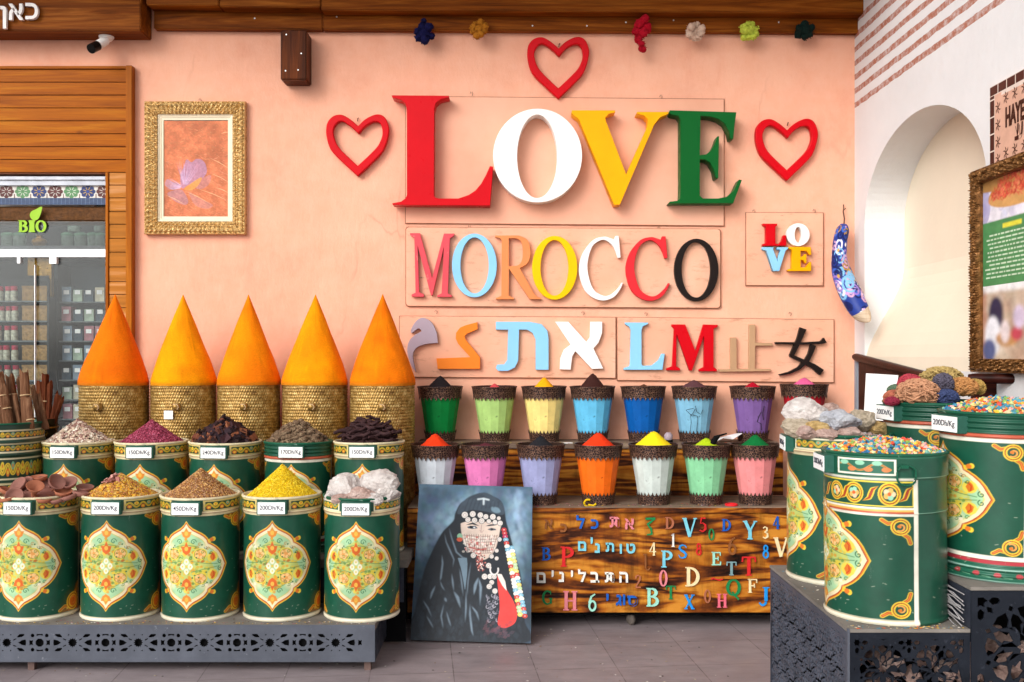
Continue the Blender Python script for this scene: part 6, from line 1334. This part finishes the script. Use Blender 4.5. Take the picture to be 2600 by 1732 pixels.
for pts,wd in (([(320,520),(340,600),(380,680),(420,760),(412,830)],9),([(362,470),(390,560),(440,690),(500,740),(535,745)],9),([(305,720),(315,800),(305,930),(300,960)],12),([(300,960),(320,1010),(350,1050)],8),([(258,1005),(230,1070),(216,1130)],14),([(405,890),(420,980),(432,1050)],10),([(475,840),(500,960),(520,1090)],8),([(430,1050),(470,1110),(500,1200)],20),([(655,920),(630,990),(618,1080)],20),([(660,930),(680,1010),(678,1170)],16),([(585,1165),(590,1260),(612,1400),(628,1450)],12),([(600,1180),(650,1240),(675,1310)],12),([(545,1050),(550,1200),(548,1330)],9),([(150,1140),(200,1210),(240,1290)],9),([(190,1280),(230,1340),(260,1390)],9),([(345,1170),(325,1280),(350,1390)],9),([(370,1230),(400,1320),(420,1370)],9),([(350,1110),(368,1150)],16),([(580,780),(560,950),(555,1100)],6)):
    cv.line(pts,max(1.5,wd*.36),'8AA0B2',.8,True)
cv.blur(2)
for i in range(500):
    x=r_.uniform(80,1060); y=r_.uniform(900,1490); cv.line([(x,y),(x+r_.uniform(-30,30),y+r_.uniform(30,90))],r_.uniform(6,14),'4E6272' if r_.random()<.6 else '2A343E',.07*max(0,(y-850)/640)+.02,True)
cv.poly([(455,745),(540,742),(548,800),(548,900),(535,1040),(515,950),(490,840)],'7E98AA',.85)
face=[(470,430),(480,415),(540,400),(650,400),(760,400),(850,410),(845,470),(830,560),(810,640),(770,710),(720,750),(690,755),(640,730),(590,690),(540,640),(500,580),(480,510)]
cv.poly(smooth_loop(face,4),'DCC8BA'); 
cv.blur(1)
# eyes and brows
cv.line([(520,432),(580,418),(650,440)],4.5,'2A2C34',1,True); cv.poly([(530,452),(560,440),(610,440),(635,462),(580,470),(545,465)],'4A5460'); cv.ell((570,452),14,12,'16181E'); cv.ell((600,455),10,7,'D8DADC')
cv.line([(705,440),(760,428),(820,425)],4.5,'3A3A42',1,True); cv.poly([(725,470),(760,455),(800,462),(810,475),(760,482)],'5A5E66'); cv.ell((768,468),11,9,'1C1C22'); cv.line([(668,430),(664,500)],2,'B89A94'); cv.line([(650,480),(676,500),(690,478)],1.5,'C0A098')
# veil of threads and coins
for i in range(60): cv.ell((r_.uniform(500,800),r_.uniform(530,700)),14,11,'E8E0D8',.5)
for y in (530,560,585,610,640,665,690): cv.line([(490+(y-520)*.45,y),(650,y+10),(830-(y-520)*.35,y)],1.4,'7A4A44',.8)
for x in range(510,830,22): cv.line([(x,520),(x+(660-x)*.25,690)],1.3,'5A3A38',.8)
for i in range(60): 
    x=r_.uniform(520,790); y=r_.uniform(535,690); cv.ell((x,y),r_.uniform(6,13),r_.uniform(6,12),r_.choice(['F4ECE4','E8C8C0','C0504A','F0E4DC','D8A8A0','6A3230']),.8)
cv.line([(560,640),(640,665),(720,655)],4,'B04038',.8)
for i in range(90):
    x=r_.gauss(670,22)+ (i-45)*.25; y=690+i*1.9; cv.ell((x,y),6,7,r_.choice(['D88A80','B85A50','F0D8D0','7A3A38','2A2428']))
coins=[(505,338,30),(580,328,28),(653,336,26),(706,350,24),(773,350,27),(830,362,18),(536,382,24),(600,387,25),(668,390,26),(736,392,20),(795,400,22),(845,408,24),(600,718,24),(842,562,20),(818,668,18),(772,722,20),(820,740,18),(746,808,24),(712,910,26),(762,908,24),(803,910,22),(780,962,22),(758,1000,24),(812,1040,24)]
for x,y,r in coins: cv.ell((x,y),r+4,r+4,'2A2C34'); cv.ell((x,y),r,r,'DCD6D0'); cv.ell((x,y),r*.5,r*.5,'B8A8A4',.8); cv.ell((x,y),r*.3,r*.3,'EDE6E0')
for i in range(46):
    x=740+r_.uniform(0,110); y=1080+r_.uniform(0,230); cv.line([(x+13*math.cos(a),y+14*math.sin(a)) for a in np.linspace(.5,4,8)],2,r_.choice(['8A8A96','A8A4B0','5A5A68']),.9)
cv.line([(800+38*math.cos(a),845+45*math.sin(a)) for a in np.linspace(-.3,3.6,14)],4,'E6E2E0')
cv.ell((466,540),26,26,'8AB89A'); cv.ell((465,572),28,20,'C8583C')
cv.poly(smooth_loop([(830,900,1),(880,950),(930,1040),(980,1120),(1018,1210),(1015,1290),(980,1340),(900,1370),(845,1330),(860,1200),(850,1080),(835,980)],4),'E0423E'); cv.poly([(825,880),(870,885),(905,950),(920,1035),(880,990),(845,930)],'F0E4DC')
for i in range(40): x=r_.uniform(700,960); y=r_.uniform(1330,1470); cv.line([(x,y),(x+r_.uniform(10,60),y-r_.uniform(0,50))],8,r_.choice(['6A4450','7A4A54','584450']),.35,True)
y=470; k=0
while y<1250:
    x=870+(y-470)*.215
    for dx_ in ((0,) if y<600 else (0,42)):
        c=r_.choice(['F0EEE6','EDE8DC','C8453C','B8D0A0','7AB0C8','E8D070','F0EEE6','C8453C'] if y>560 else ['B8345A','2E6A9A','B8383C']); cv.ell((x+dx_+12,y+dx_*.3),25,20,c); cv.ell((x+dx_+12,y+dx_*.3),8,6,'FFFFFF',.4)
    y+=31
cv.noise(.10,20,5)
tv=(TR+TL)/2-(BL+BR)/2; hv=(TR-TL); nrm=hv.cross(tv).normalized()
if nrm.y>0: nrm=-nrm
sh=flat_sheet("canvas_face",cv,[BL+nrm*.0015,BR+nrm*.0015,TL+nrm*.0015,TR+nrm*.0015],attr_mat("oil_paint",.38,0,.25,40)); link("canvas_face",sh,pt_)
bk=-nrm*.022; mb=MB(); mb.hexa([BL,BR,TR,TL],[BL+bk,BR+bk,TR+bk,TL+bk]); link("stretcher",mb.mesh("stretcher",paint("dark_canvas_edge",'2A3038',.7)),pt_)
M_stand=paint('stand_enamel_lit','525662',.4,.3,9,.2,60,.2,'6A6E78'); M_stand2=paint('stand_enamel_shaded','20242C',.4,.3,9,.2,60,.25,'3C404A')  # one metal; light put into the colour, side lighter, front darker
# ================================================================ right: pierced metal stand
st_=thing("pierced_metal_stand","dark slate metal stand with pierced arabesque sides under the big drums","stand",(1.6,3.6,0))
XL=1.076; YF_=3.19; zs1=.62; zs2=.755; XS=1.47; XRT=2.12
mb=MB(); mb.box((XL,YF_,zs1-.012),(XS-.001,4.16,zs1)); mb.box((XS,YF_,zs2-.012),(XRT,4.16,zs2)); link("top_plate",mb.mesh("top_plate",M_dust,bevel=.001),st_)
mb=MB(); mb.box((XS,YF_+.003,zs1+.0),(XS+.004,4.16,zs2-.013)); mb.box((XL,4.14,.0),(XRT,4.145,zs1-.013)); link("step_side",mb.mesh("step_side",M_metal_dk),st_)
def rosette(cx,cz,r,seed=0,sq=1.0):
    H=[]
    H.append(starh(cx,cz,r*.17,8,.62))
    for k in range(8):
        a=math.pi/4*k
        H.append(rot([(r*.24,0),(r*.34,r*.085),(r*.46,r*.10),(r*.55,0),(r*.46,-r*.10),(r*.34,-r*.085)],a,(cx,cz)))
        a2=a+math.pi/8
        H.append(rot([(r*.36,0),(r*.50,r*.11),(r*.66,r*.075),(r*.74,0),(r*.66,-r*.075),(r*.50,-r*.11)],a2,(cx,cz)))
        H.append(rot([(r*.62,0),(r*.70,r*.11),(r*.83,r*.16),(r*.88,0),(r*.83,-r*.16),(r*.70,-r*.11)],a,(cx,cz)))
        H.append(rot([(r*.84,0),(r*.90,r*.05),(r*.96,0),(r*.90,-r*.05)],a2,(cx,cz)))
    return H
def pierced(x0,z0,x1,z1,holes,mat,name,bord=.02):
    out=[]; 
    for h_ in holes:
        mx_=sum(p[0] for p in h_)/len(h_); mz_=sum(p[1] for p in h_)/len(h_); h_=[(mx_+(p[0]-mx_)*1.26,mz_+(p[1]-mz_)*1.26) for p in h_]
        xs=[p[0] for p in h_]; zs=[p[1] for p in h_]
        for ax,lim,sg in ((0,x0+bord,1),(0,x1-bord,-1),(1,z0+.02,1),(1,z1-bord,-1)):
            o_=[]
            for i in range(len(h_)):
                a,b_=h_[i-1],h_[i]; ia=(a[ax]-lim)*sg>=0; ib=(b_[ax]-lim)*sg>=0
                if ia!=ib:
                    k_=(lim-a[ax])/(b_[ax]-a[ax]); o_.append((a[0]+(b_[0]-a[0])*k_,a[1]+(b_[1]-a[1])*k_))
                if ib: o_.append(b_)
            h_=o_
            if len(h_)<3: break
        if len(h_)>=3:
            ar=abs(sum(h_[i-1][0]*h_[i][1]-h_[i][0]*h_[i-1][1] for i in range(len(h_))))/2
            if ar>2e-5: out.append(h_)
    return cutout(name,[[(x0,z0),(x1,z0),(x1,z1),(x0,z1)]]+out,.006,0,mat)
def field(x0,z0,x1,z1,n):
    x0+=.03; x1-=.03; r=(x1-x0)/2/n
    H=[]; nx=int((x1-x0)/(2*r))+2; nz=int((z1-z0)/(2*r))+2
    for i in range(-1,nx):
        for j in range(-1,nz):
            cx=x0+(i+.5)*2*r; cz=z1-.032-(j+.5)*2*r; H+=rosette(cx,cz,r)
            c2=(cx+r,cz+r); H.append(starh(c2[0],c2[1],r*.13,6,.6))
            for k in range(4):
                a=math.pi/2*k; H.append(rot([(r*.2,0),(r*.27,r*.07),(r*.37,r*.05),(r*.40,0),(r*.37,-r*.05),(r*.27,-r*.07)],a,c2)); H.append(rot([(r*.20,0),(r*.28,r*.055),(r*.36,0),(r*.28,-r*.055)],a+math.pi/4,c2))
    return H
me=pierced(XL,.0,XS-.002,zs1-.013,field(XL,.0,XS,zs1-.012,2),M_stand2,"pierced_front"); me.transform(Matrix.Translation((0,YF_,0))); link("pierced_front",me,st_)
me=pierced(XS,.0,XRT,zs2-.013,field(XS,.0,XRT,zs2-.012,2),M_stand2,"pierced_front"); me.transform(Matrix.Translation((0,YF_-.004,0))); link("pierced_front",me,st_)
me=pierced(0,.0,.95,zs1-.013,field(0,.0,.95,zs1-.012,8),M_stand,"pierced_side"); me.transform(Matrix.Rotation(R(90),4,'Z')); me.transform(Matrix.Translation((XL+.006,YF_+.007,0))); link("pierced_side",me,st_)
mb=MB(); mb.box((XL-.002,YF_-.003,0),(XL+.0055,YF_+.006,zs1+.001)); mb2=MB(); mb2.box((XL+.05,YF_+.05,.01),(XL+.055,4.1,zs1-.02)); mb2.box((XL+.06,YF_+.5,.01),(XRT,YF_+.505,zs1-.02)); link("inner_shade_sheets",mb2.mesh("inner_shade_sheets",M_black),st_)  # black sheets added inside the stand so its piercings look shaded
link("corner_post",mb.mesh("corner_post",M_metal),st_)
rr=random.Random(31)
for i in range(46):
    me=RM[i%6]; o=bpy.data.objects.new("stored_stone",None)
    bpy.data.objects.remove(o)
mb=MB()
for i in range(120):
    x=rr.uniform(XL+.1,XRT-.1); y=rr.uniform(YF_+.08,3.6); z=rr.uniform(.02,.5) 
    me=RM[i%6]; s=rr.uniform(.03,.055); mb.add([Vector((x,y,z))+v.co*s for v in me.vertices],[tuple(p.vertices) for p in me.polygons])
tag(mb.build("stored_stones",M_r3,loc=(1.6,3.4,0)),"pile of beige stones stored inside the pierced metal stand","stones",kind='stuff')
# drums on the stand
GB="large painted green drums on the pierced stand"
D1=drum('B',1.278,3.41,zs1+.001,"large green drum nearest the camera, heaped with coloured beads","200Dh/Kg",1.0,R(-94),GB,0,True,.94)
D2=drum('A2',1.292,3.95,zs1+.001,"green drum with big pale rocks, behind the nearest bead drum","200Dh/Kg",.985,R(-97),GB,0,False,.97)
D3=drum('C',1.685,3.43,zs2+.001,"large green drum with ribbed collar at the right edge, full of beads","200Dh/Kg",1.01,R(-95),GB,R(13),False,.935)
D4=drum('C',1.675,3.93,zs2+.001,"green drum with tangled dyed fibre bundles, behind the ribbed drum","200Dh/Kg",.985,R(-100),GB,R(16),False,.95)
BP=['D8602C','E08A2C','E8B43C','4A90A8','2E6A94','7AB0A0','C8D088','D84838','E8C880','8AB45C','F0D8A8','5AA0B0','E0A0A0','3E7890','D87A3C']
x,y,z=at(D1); heap("bead_heap","flat heap of multicoloured beads on the drum nearest the camera","beads",x,y,z-.002,chips_mesh("bead_heap",1500,.188,.07,.0098,BP,M_bead,'bead',.5,51,flat=.045,inner='A8804A',jit=.8))
x,y,z=at(D3); heap("bead_heap","heap of multicoloured beads on the right edge drum","beads",x,y,z-.002,chips_mesh("bead_heap",1400,.19,.07,.0104,BP,M_bead,'bead',.5,52,flat=.048,inner='A8804A',jit=.8))
GR2="big rocks on the drum beside the bench"
for i,(px,py,dy,w_,h_,m_,lab) in enumerate(((2042,1052,-.02,88,60,M_r1,"biggest white rough rock at the left on the rock drum"),(2030,1088,-.06,66,40,M_r2,"beige rock low left on the rock drum"),(2132,1070,-.08,88,54,M_r4,"bluish grey rock in the middle of the rock drum"),(2190,1065,-.02,60,46,M_r2,"brown grey rock at the right of the rock drum"),(2110,1042,.08,50,28,M_r3,"pinkish rock at the back of the rock drum"),(2078,1084,-.13,46,22,M_r5,"amber yellow rock in the gap at the front"),(2095,1102,-.14,66,24,M_r3,"flat rose rock at the front lip of the rock drum"),(2050,1098,-.12,56,26,M_r3,"small rosy rock at the front left lip of the rock drum"),(2225,1090,-.02,44,36,M_r5,"amber rock at the right lip of the rock drum"),(2160,1100,-.14,60,30,M_r3,"pinkish flat rock at the right front of the rock drum"))):
    rock(px,py,3.95+dy,w_,h_,m_,lab,i+2,GR2)
x,y,z=at(D2); heap("stone_crumbs","stone crumbs filling the rock drum","spice heap",x,y,z-.008,chips_mesh("stone_crumbs",200,.18,.02,.014,['A8908A','C4BAB4','8E7268'],M_chip,'bead',1,53,inner='6A5850'))
# fibre bundles
def fibre(px,py,Y,w_,h_,c,lab,i):
    rr=random.Random(i*7+1); c0=P(px,py,Y); k=Y/F/2*1.18; mb=MB()
    for q in range(170):
        a=rr.uniform(0,6.28); e=rr.uniform(-.5,1.4); d=Vector((math.cos(a)*math.cos(e),math.sin(a)*math.cos(e),math.sin(e))); t2_=Vector((rr.gauss(0,1),rr.gauss(0,1),rr.gauss(0,1))).normalized()
        pts=[]
        for s in np.linspace(-1,1,7): 
            dd=(d+t2_*s*.7).normalized()*(rr.uniform(.86,1.05)); pts.append(c0+Vector((dd.x*w_*k,dd.y*w_*k*.8,dd.z*h_*k)))
        mb.tube(pts,.0038,4,False)
    bm=bmesh.new(); bmesh.ops.create_icosphere(bm,subdivisions=2,radius=.86); mb.add([c0+Vector((v.co.x*w_*k,v.co.y*w_*k*.8,v.co.z*h_*k)) for v in bm.verts],[tuple(v.index for v in f.verts) for f in bm.faces]); bm.free()
    tag(mb.build("fibre_bundle",paint("fibre_"+c,c,.8,.3,40,.4,200),loc=c0),lab,"fibre bundle","dyed fibre bundles on the back right drum")
for i,(px,py,dy,w_,h_,c,lab) in enumerate(((2330,1000,-.10,92,62,'B98868',"large salmon brown fibre bundle in front"),(2390,962,.03,92,50,'A8905A',"straw coloured fibre bundle on top"),(2395,975,-.08,44,44,'55505E',"slate purple fibre bundle in the middle"),(2400,1010,-.12,56,34,'3A4468',"navy blue fibre bundle low in the middle"),(2310,975,.0,50,40,'A83C48',"crimson fibre bundle at the left top"),(2445,985,-.06,62,44,'B4804E',"tan orange fibre bundle at the right"),(2270,1012,-.04,44,34,'A8624C',"rusty fibre bundle at the left lip"),(2280,992,.03,44,26,'5A6E58',"green fibre bundle at the left back"),(2475,985,.02,44,36,'A8884A',"ochre fibre bundle at the far right"),(2265,1020,-.1,30,18,'8A2C40',"small wine red fibre bundle at the left front"))):
    fibre(px,py,3.93+dy,w_,h_,c,lab,i)
# cable bundle behind the front drum
cb=MB(); rr=random.Random(77)
for k in range(16):
    y0=1478+k*5; p=P(2396,y0,3.345); q=P(2450+rr.uniform(-14,0),y0+30+rr.uniform(-6,16),3.20); mid=(p+q)/2+Vector((0,0,rr.uniform(-.006,.01))); cb.tube([p,mid,q],.0019,5)
tag(cb.build("cable_bundle",paint("grey_white_cable",'B4B0B0',.35,.2),loc=P(2420,1500,3.4)),"bundle of thin pale wires squeezed behind the nearest bead drum","wires")
# ================================================================ dark wood and sheet behind the right drums
mb=MB(); a=P(2171,905,WY-.12); 
Yb_=6.05
def quadbox(pts,Y,d): return [P(x,y,Y) for x,y in pts],[P(x,y,Y)+Vector((0,d,0)) for x,y in pts]
rl=thing("dark_wood_partition","dark walnut partition with a sloping moulded rail at the wall corner","partition",P(2185,1070,5.9))
q0=[Vector((XR-.012,6.02,.2)),Vector((XR-.012,4.6,.2)),Vector((XR-.012,4.6,PZ(975,4.6)-.03)),Vector((XR-.012,6.02,PZ(912,6.02)))]
q0=[P(2180,1075,6.0),P(2372,1075,5.0),P(2372,968,5.0),P(2180,914,6.0)]
for v_ in (q0[0],q0[1]): v_.z-=.9
mb=MB(); mb.hexa(q0,[v_+Vector((.03,.03,0)) for v_ in q0]); link("panel",mb.mesh("panel",M_dkwood),rl)
mb=MB(); a,b2=P(2170,906,6.08),P(2378,962,4.98); mb.tube([a,a*.97+b2*.03,b2],[.018,.024,.024],10); link("rail",mb.mesh("rail",M_dkwood),rl)
mb=MB(); mb.box((PX(2169,6.1),6.06,.2),(PX(2184,6.1),6.1,PZ(908,6.1))); tag(mb.build("grey_post",paint("grey_blue_post",'9498A2',.5,.1),loc=(PX(2176,6.1),6.08,.2)),"slim grey metal post at the corner of the walls","post")
cn_=thing("dark_wood_counter","dark wooden counter with rounded top rail at the right edge","counter",P(2540,1000,4.3))
mb=MB(); a=P(2458,961,4.35); mb.tube([a,a+Vector((.02,-.01,0)),a+Vector((.35,-.25,0))],[.018,.022,.022],12); link("top_rail",mb.mesh("top_rail",M_dkwood),cn_)
mb=MB(); c=P(2470,965,4.4); mb.box((c.x,4.38,.5),(XR-.003,4.42,c.z)); link("panel",mb.mesh("panel",M_dkwood),cn_)
sh0=[P(2193,1065,5.3),P(2262,1070,5.1),P(2281,953,5.15),P(2199,948,5.4)]
mb=MB(); mb.hexa(sh0,[v_+Vector((.003,.004,0)) for v_ in sh0]); tag(mb.build("white_sheet",M_tag,loc=sh0[0]),"blank white paper sheet leaning against the dark partition","paper")
# ================================================================ framed poster on the right wall
def PR(px,py,dxw=0):
    X=XR-dxw; Y=X*F/(px-1300); return Vector((X,Y,PZ(py,Y)))
def yz(px): return XR*F/(px-1300)
yA=yz(2487); yB_=3.55; zT=EYE+(900-437)*yA/F; zB=EYE-(945-900)*yA/F
po=thing("framed_poster","gilt framed poster with spice bowl photo and green text panel on the white wall","poster",(XR,(yA+yB_)/2,zB))
to3=lambda y_,z_,d: Vector((XR-d,y_,z_))
fr_=[]
def frame_side(mat):
    x0,x1,y0,y1=0,(yA-yB_)*1000,0,(zT-zB)*1000
    return frame_ring(po,x0,y0,x1,y1,62,0,.045,"frame",mat,pr,.25,6,lambda x,y,d: Vector((XR-d-.004,yA-x/1000,zT-y/1000)))
frame_side(paint("bronze_gilt_frame",'7E5630',.35,.6,45,.6,120,.45,'3A200E'))
yl,yr=yA-.06,yB_+.06; zt2,zb2=zT-.06,zB+.06
Wp=(yl-yr); Hp=zt2-zb2
cv=Canvas(360,520,'EDEAF2',0,Wp,0,Hp)
r_=random.Random(6)
for i in range(200): cv.ell((r_.uniform(0,Wp),r_.uniform(Hp*.66,Hp)),.03,.03,r_.choice(['EDEAF4','C8CCE4','B8B4D8','F4F2F8']),.5)
cv.ell((.02,Hp*.86),.05,.08,'8A7EC0',.6); cv.rect(.16,Hp*.955,Wp,Hp,'2A1812'); cv.poly([(0,Hp),(.25,Hp),(.1,Hp*.93),(0,Hp*.94)],'B88A50')
bc=(.30,Hp*.845)
cv.poly([(bc[0]-.25,bc[1]+.03)]+[(bc[0]+.25*math.cos(a),bc[1]+.03-.085*math.sin(-a)*-1) for a in np.linspace(math.pi,2*math.pi,24)][::1],'C08A4C')
cv.ell((bc[0],bc[1]+.03),.25,.05,'D8A464')
for i in range(500):
    a=r_.uniform(0,3.14); q=math.sqrt(r_.random()); x=bc[0]+.22*q*math.cos(a); y=bc[1]+.03+.13*q*math.sin(a)*(1-.5*abs(math.cos(a)))
    cv.line([(x,y),(x+r_.uniform(-.03,.03),y+r_.uniform(-.02,.03))],2,r_.choice(['C8382C','E05A44','B02A24','E87A64']))
zg1,zg0=Hp*.765,Hp*.41
cv.rect(0,zg0,Wp,zg1,'4E8F58'); cv.rect(0,zg0-.03,Wp,zg0-.0,'F2F2F2')
cv.rect(.18,zg1-.04,.34,zg1-.02,'E8E048')
yy=zg1-.065
while yy>zg0+.02:
    x=.02+r_.uniform(0,.05)
    while x<Wp-.05:
        l=r_.uniform(.012,.05); cv.rect(x,yy,x+l,yy+.007,'CFE6C8'); x+=l+.008
    yy-=.0185
cv.rect(0,0,Wp,zg0-.03,'C8B49C')
for i in range(120): cv.ell((r_.uniform(0,Wp),r_.uniform(0,zg0-.05)),r_.uniform(.02,.06),r_.uniform(.02,.05),r_.choice(['D8C8B4','B89A84','E0D4C4','A88878','C8A890']),.5)
cv.rect(0,0,.035,zg0-.03,'B87860',.6); cv.ell((.12,.20),.065,.075,'2E2C4A'); cv.poly([(.04,.16),(.08,.20),(.2,.16),(.22,.14)],'3A3858'); cv.ell((.09,.10),.07,.09,'EDEEF4'); cv.ell((.06,.04),.06,.05,'5A6490'); cv.ell((.22,.09),.10,.035,'C8945C'); cv.ell((.2,.12),.04,.05,'E6D8D8'); cv.ell((.3,.11),.05,.03,'C84A5A'); cv.ell((.32,.18),.05,.05,'D8C8E0')
cv.blur(11,0,.40); cv.blur(3,.7,1); cv.noise(.10,26,4)
X_=XR-.012
link("poster_print",flat_sheet("poster_print",cv,[Vector((X_,yl,zb2)),Vector((X_,yr,zb2)),Vector((X_,yl,zt2)),Vector((X_,yr,zt2))],M_pic),po)
# tile name sign
ts=thing("tile_sign","brown and pink tiled name sign with lettering above the framed poster","sign",(XR,4.0,2.3))
ya=yz(2521); zt3=EYE+(900-223)*ya/F; zb3=EYE+(900-430)*ya/F; yb3=3.6; Wt_=ya-yb3; Ht_=zt3-zb3
mb=MB(); mb.box((XR-.012,yb3,zb3),(XR-.001,ya,zt3)); link("tile_base",mb.mesh("tile_base",paint("pink_tile",'D8A68E',.3,.06)),ts)
cv=Canvas(400,300,'DDAF98',0,Wt_,0,Ht_)
bw=.06
def trect(x0,y0,x1,y1): cv.rect(x0,y0,x1,y1,'E8D8CC'); cv.rect(x0+.003,y0+.003,x1-.003,y1-.003,'4A2420')
cv.rect(0,0,bw,Ht_,'E8D8CC'); cv.rect(0,Ht_-bw,Wt_,Ht_,'E8D8CC')
y=0
while y<Ht_: trect(0,y,bw*.75,min(Ht_,y+.075)); y+=.075
x=0
while x<Wt_: trect(x,Ht_-bw*.75,min(Wt_,x+.075),Ht_); x+=.075
def motif(cx,cy,s=.024):
    for a in (0.6,2.5,3.8,5.6,1.57,4.71): cv.line([(cx,cy),(cx+s*.7*math.cos(a),cy+s*.7*math.sin(a)),(cx+s*1.2*math.cos(a+.3),cy+s*1.2*math.sin(a+.3))],4,'4A241C',1,True)
    cv.ell((cx,cy),s*.25,s*.35,'4A241C')
cv.rect(bw*.75,0,bw*.75+.06,Ht_-bw*.75,'DDB09A')
y=.03
while y<Ht_-.07: motif(bw*.75+.03,y); y+=.075
x=bw*.75+.1
while x<Wt_: motif(x,Ht_-bw*.75-.035); motif(x,.045); x+=.075
X2=XR-.0135
link("tile_face",flat_sheet("tile_face",cv,[Vector((X2,ya,zb3)),Vector((X2,yb3,zb3)),Vector((X2,ya,zt3)),Vector((X2,yb3,zt3))],M_tile),ts)
M_brt=paint("brown_glaze",'3A1A14',.3,.05)
for s_tx,size,dy_,z_ in (("HAYE",.115,.20,2.512),("צע",.10,.235,2.435)):
    me=text_mesh("lettering",s_tx,size,.002,M_brt,.004); me.transform(Matrix.Diagonal((.55,1,1,1))); me.transform(Matrix.Rotation(R(-90),4,'Z')); me.transform(Matrix.Translation((X2-.0015,ya-dy_-.02,z_))); link("lettering",me,ts)

# ================================================================ crumbs and litter
def crumbs(name,lab,n,fn,cols,size,seed):
    rr=random.Random(seed); V=[];Fc=[];C=[]
    oc=[(1,0,0),(-1,0,0),(0,1,0),(0,-1,0),(0,0,1),(0,0,-.3)]; of=[(0,2,4),(2,1,4),(1,3,4),(3,0,4),(2,0,5),(1,2,5),(3,1,5),(0,3,5)]
    for i in range(n):
        p=fn(rr); s=size*rr.uniform(.4,1.5); b0=len(V); c=lin(rr.choice(cols)); a=rr.uniform(0,6.28)
        for v in oc: V.append((p[0]+s*(v[0]*math.cos(a)*1.4-v[1]*math.sin(a)),p[1]+s*(v[0]*math.sin(a)*1.4+v[1]*math.cos(a)),p[2]+s*.35*(v[2]+.3))); C.append(c)
        Fc+=[tuple(b0+k for k in f) for f in of]
    me=bpy.data.meshes.new(name); me.from_pydata(V,[],Fc); at_=me.color_attributes.new("Col",'FLOAT_COLOR','POINT'); cc=np.ones((len(V),4),np.float32); cc[:,:3]=np.array(C); at_.data.foreach_set("color",cc.ravel()); me.materials.append(M_chip)
    o=bpy.data.objects.new(name,me); scene.collection.objects.link(o); tag(o,lab,"crumbs",kind='stuff')
crumbs("floor_litter","pale crumbs and dust scattered over the floor tiles",260,lambda r:(r.uniform(-3,1.05),r.uniform(4.4,5.5),.0015),['D8D0C8','C8B8A0','8A6A50','3A3030','E8E4E0','B8A890'],.0042,1)
crumbs("platform_litter","spilled spice bits on the platform around the left drums",420,lambda r:(r.uniform(-3.2,XE-.02),4.71+abs(r.gauss(0,.04)),zt+.001),['C89A50','D8B040','8A6A50','A04A5A','D8D0C8','5A4030'],.0034,2)
crumbs("shelf_litter","spilled coloured powder and bits on the bench shelves",420,lambda r:(lambda x,u:(x,(r.uniform(5.45,5.56) if u else r.uniform(5.88,5.96)),(zS if u else zU)+.001))(r.uniform(xb0+.1,xb1-.3),r.random()<.6),['D84A28','E8C020','C03048','3A2A2A','E8E0D8','4A8A4A','D878A0'],.0032,3)
crumbs("stand_litter","spilled beads and dust on the pierced stand around the big drums",220,lambda r:(r.uniform(XL+.01,XS-.02),r.choice([YF_+abs(r.gauss(0,.03)),r.uniform(3.2,4.1)]),zs1+.001),['D8602C','E8B43C','4A90A8','C8B898','8A7A6A','D8CFC0'],.0036,4)
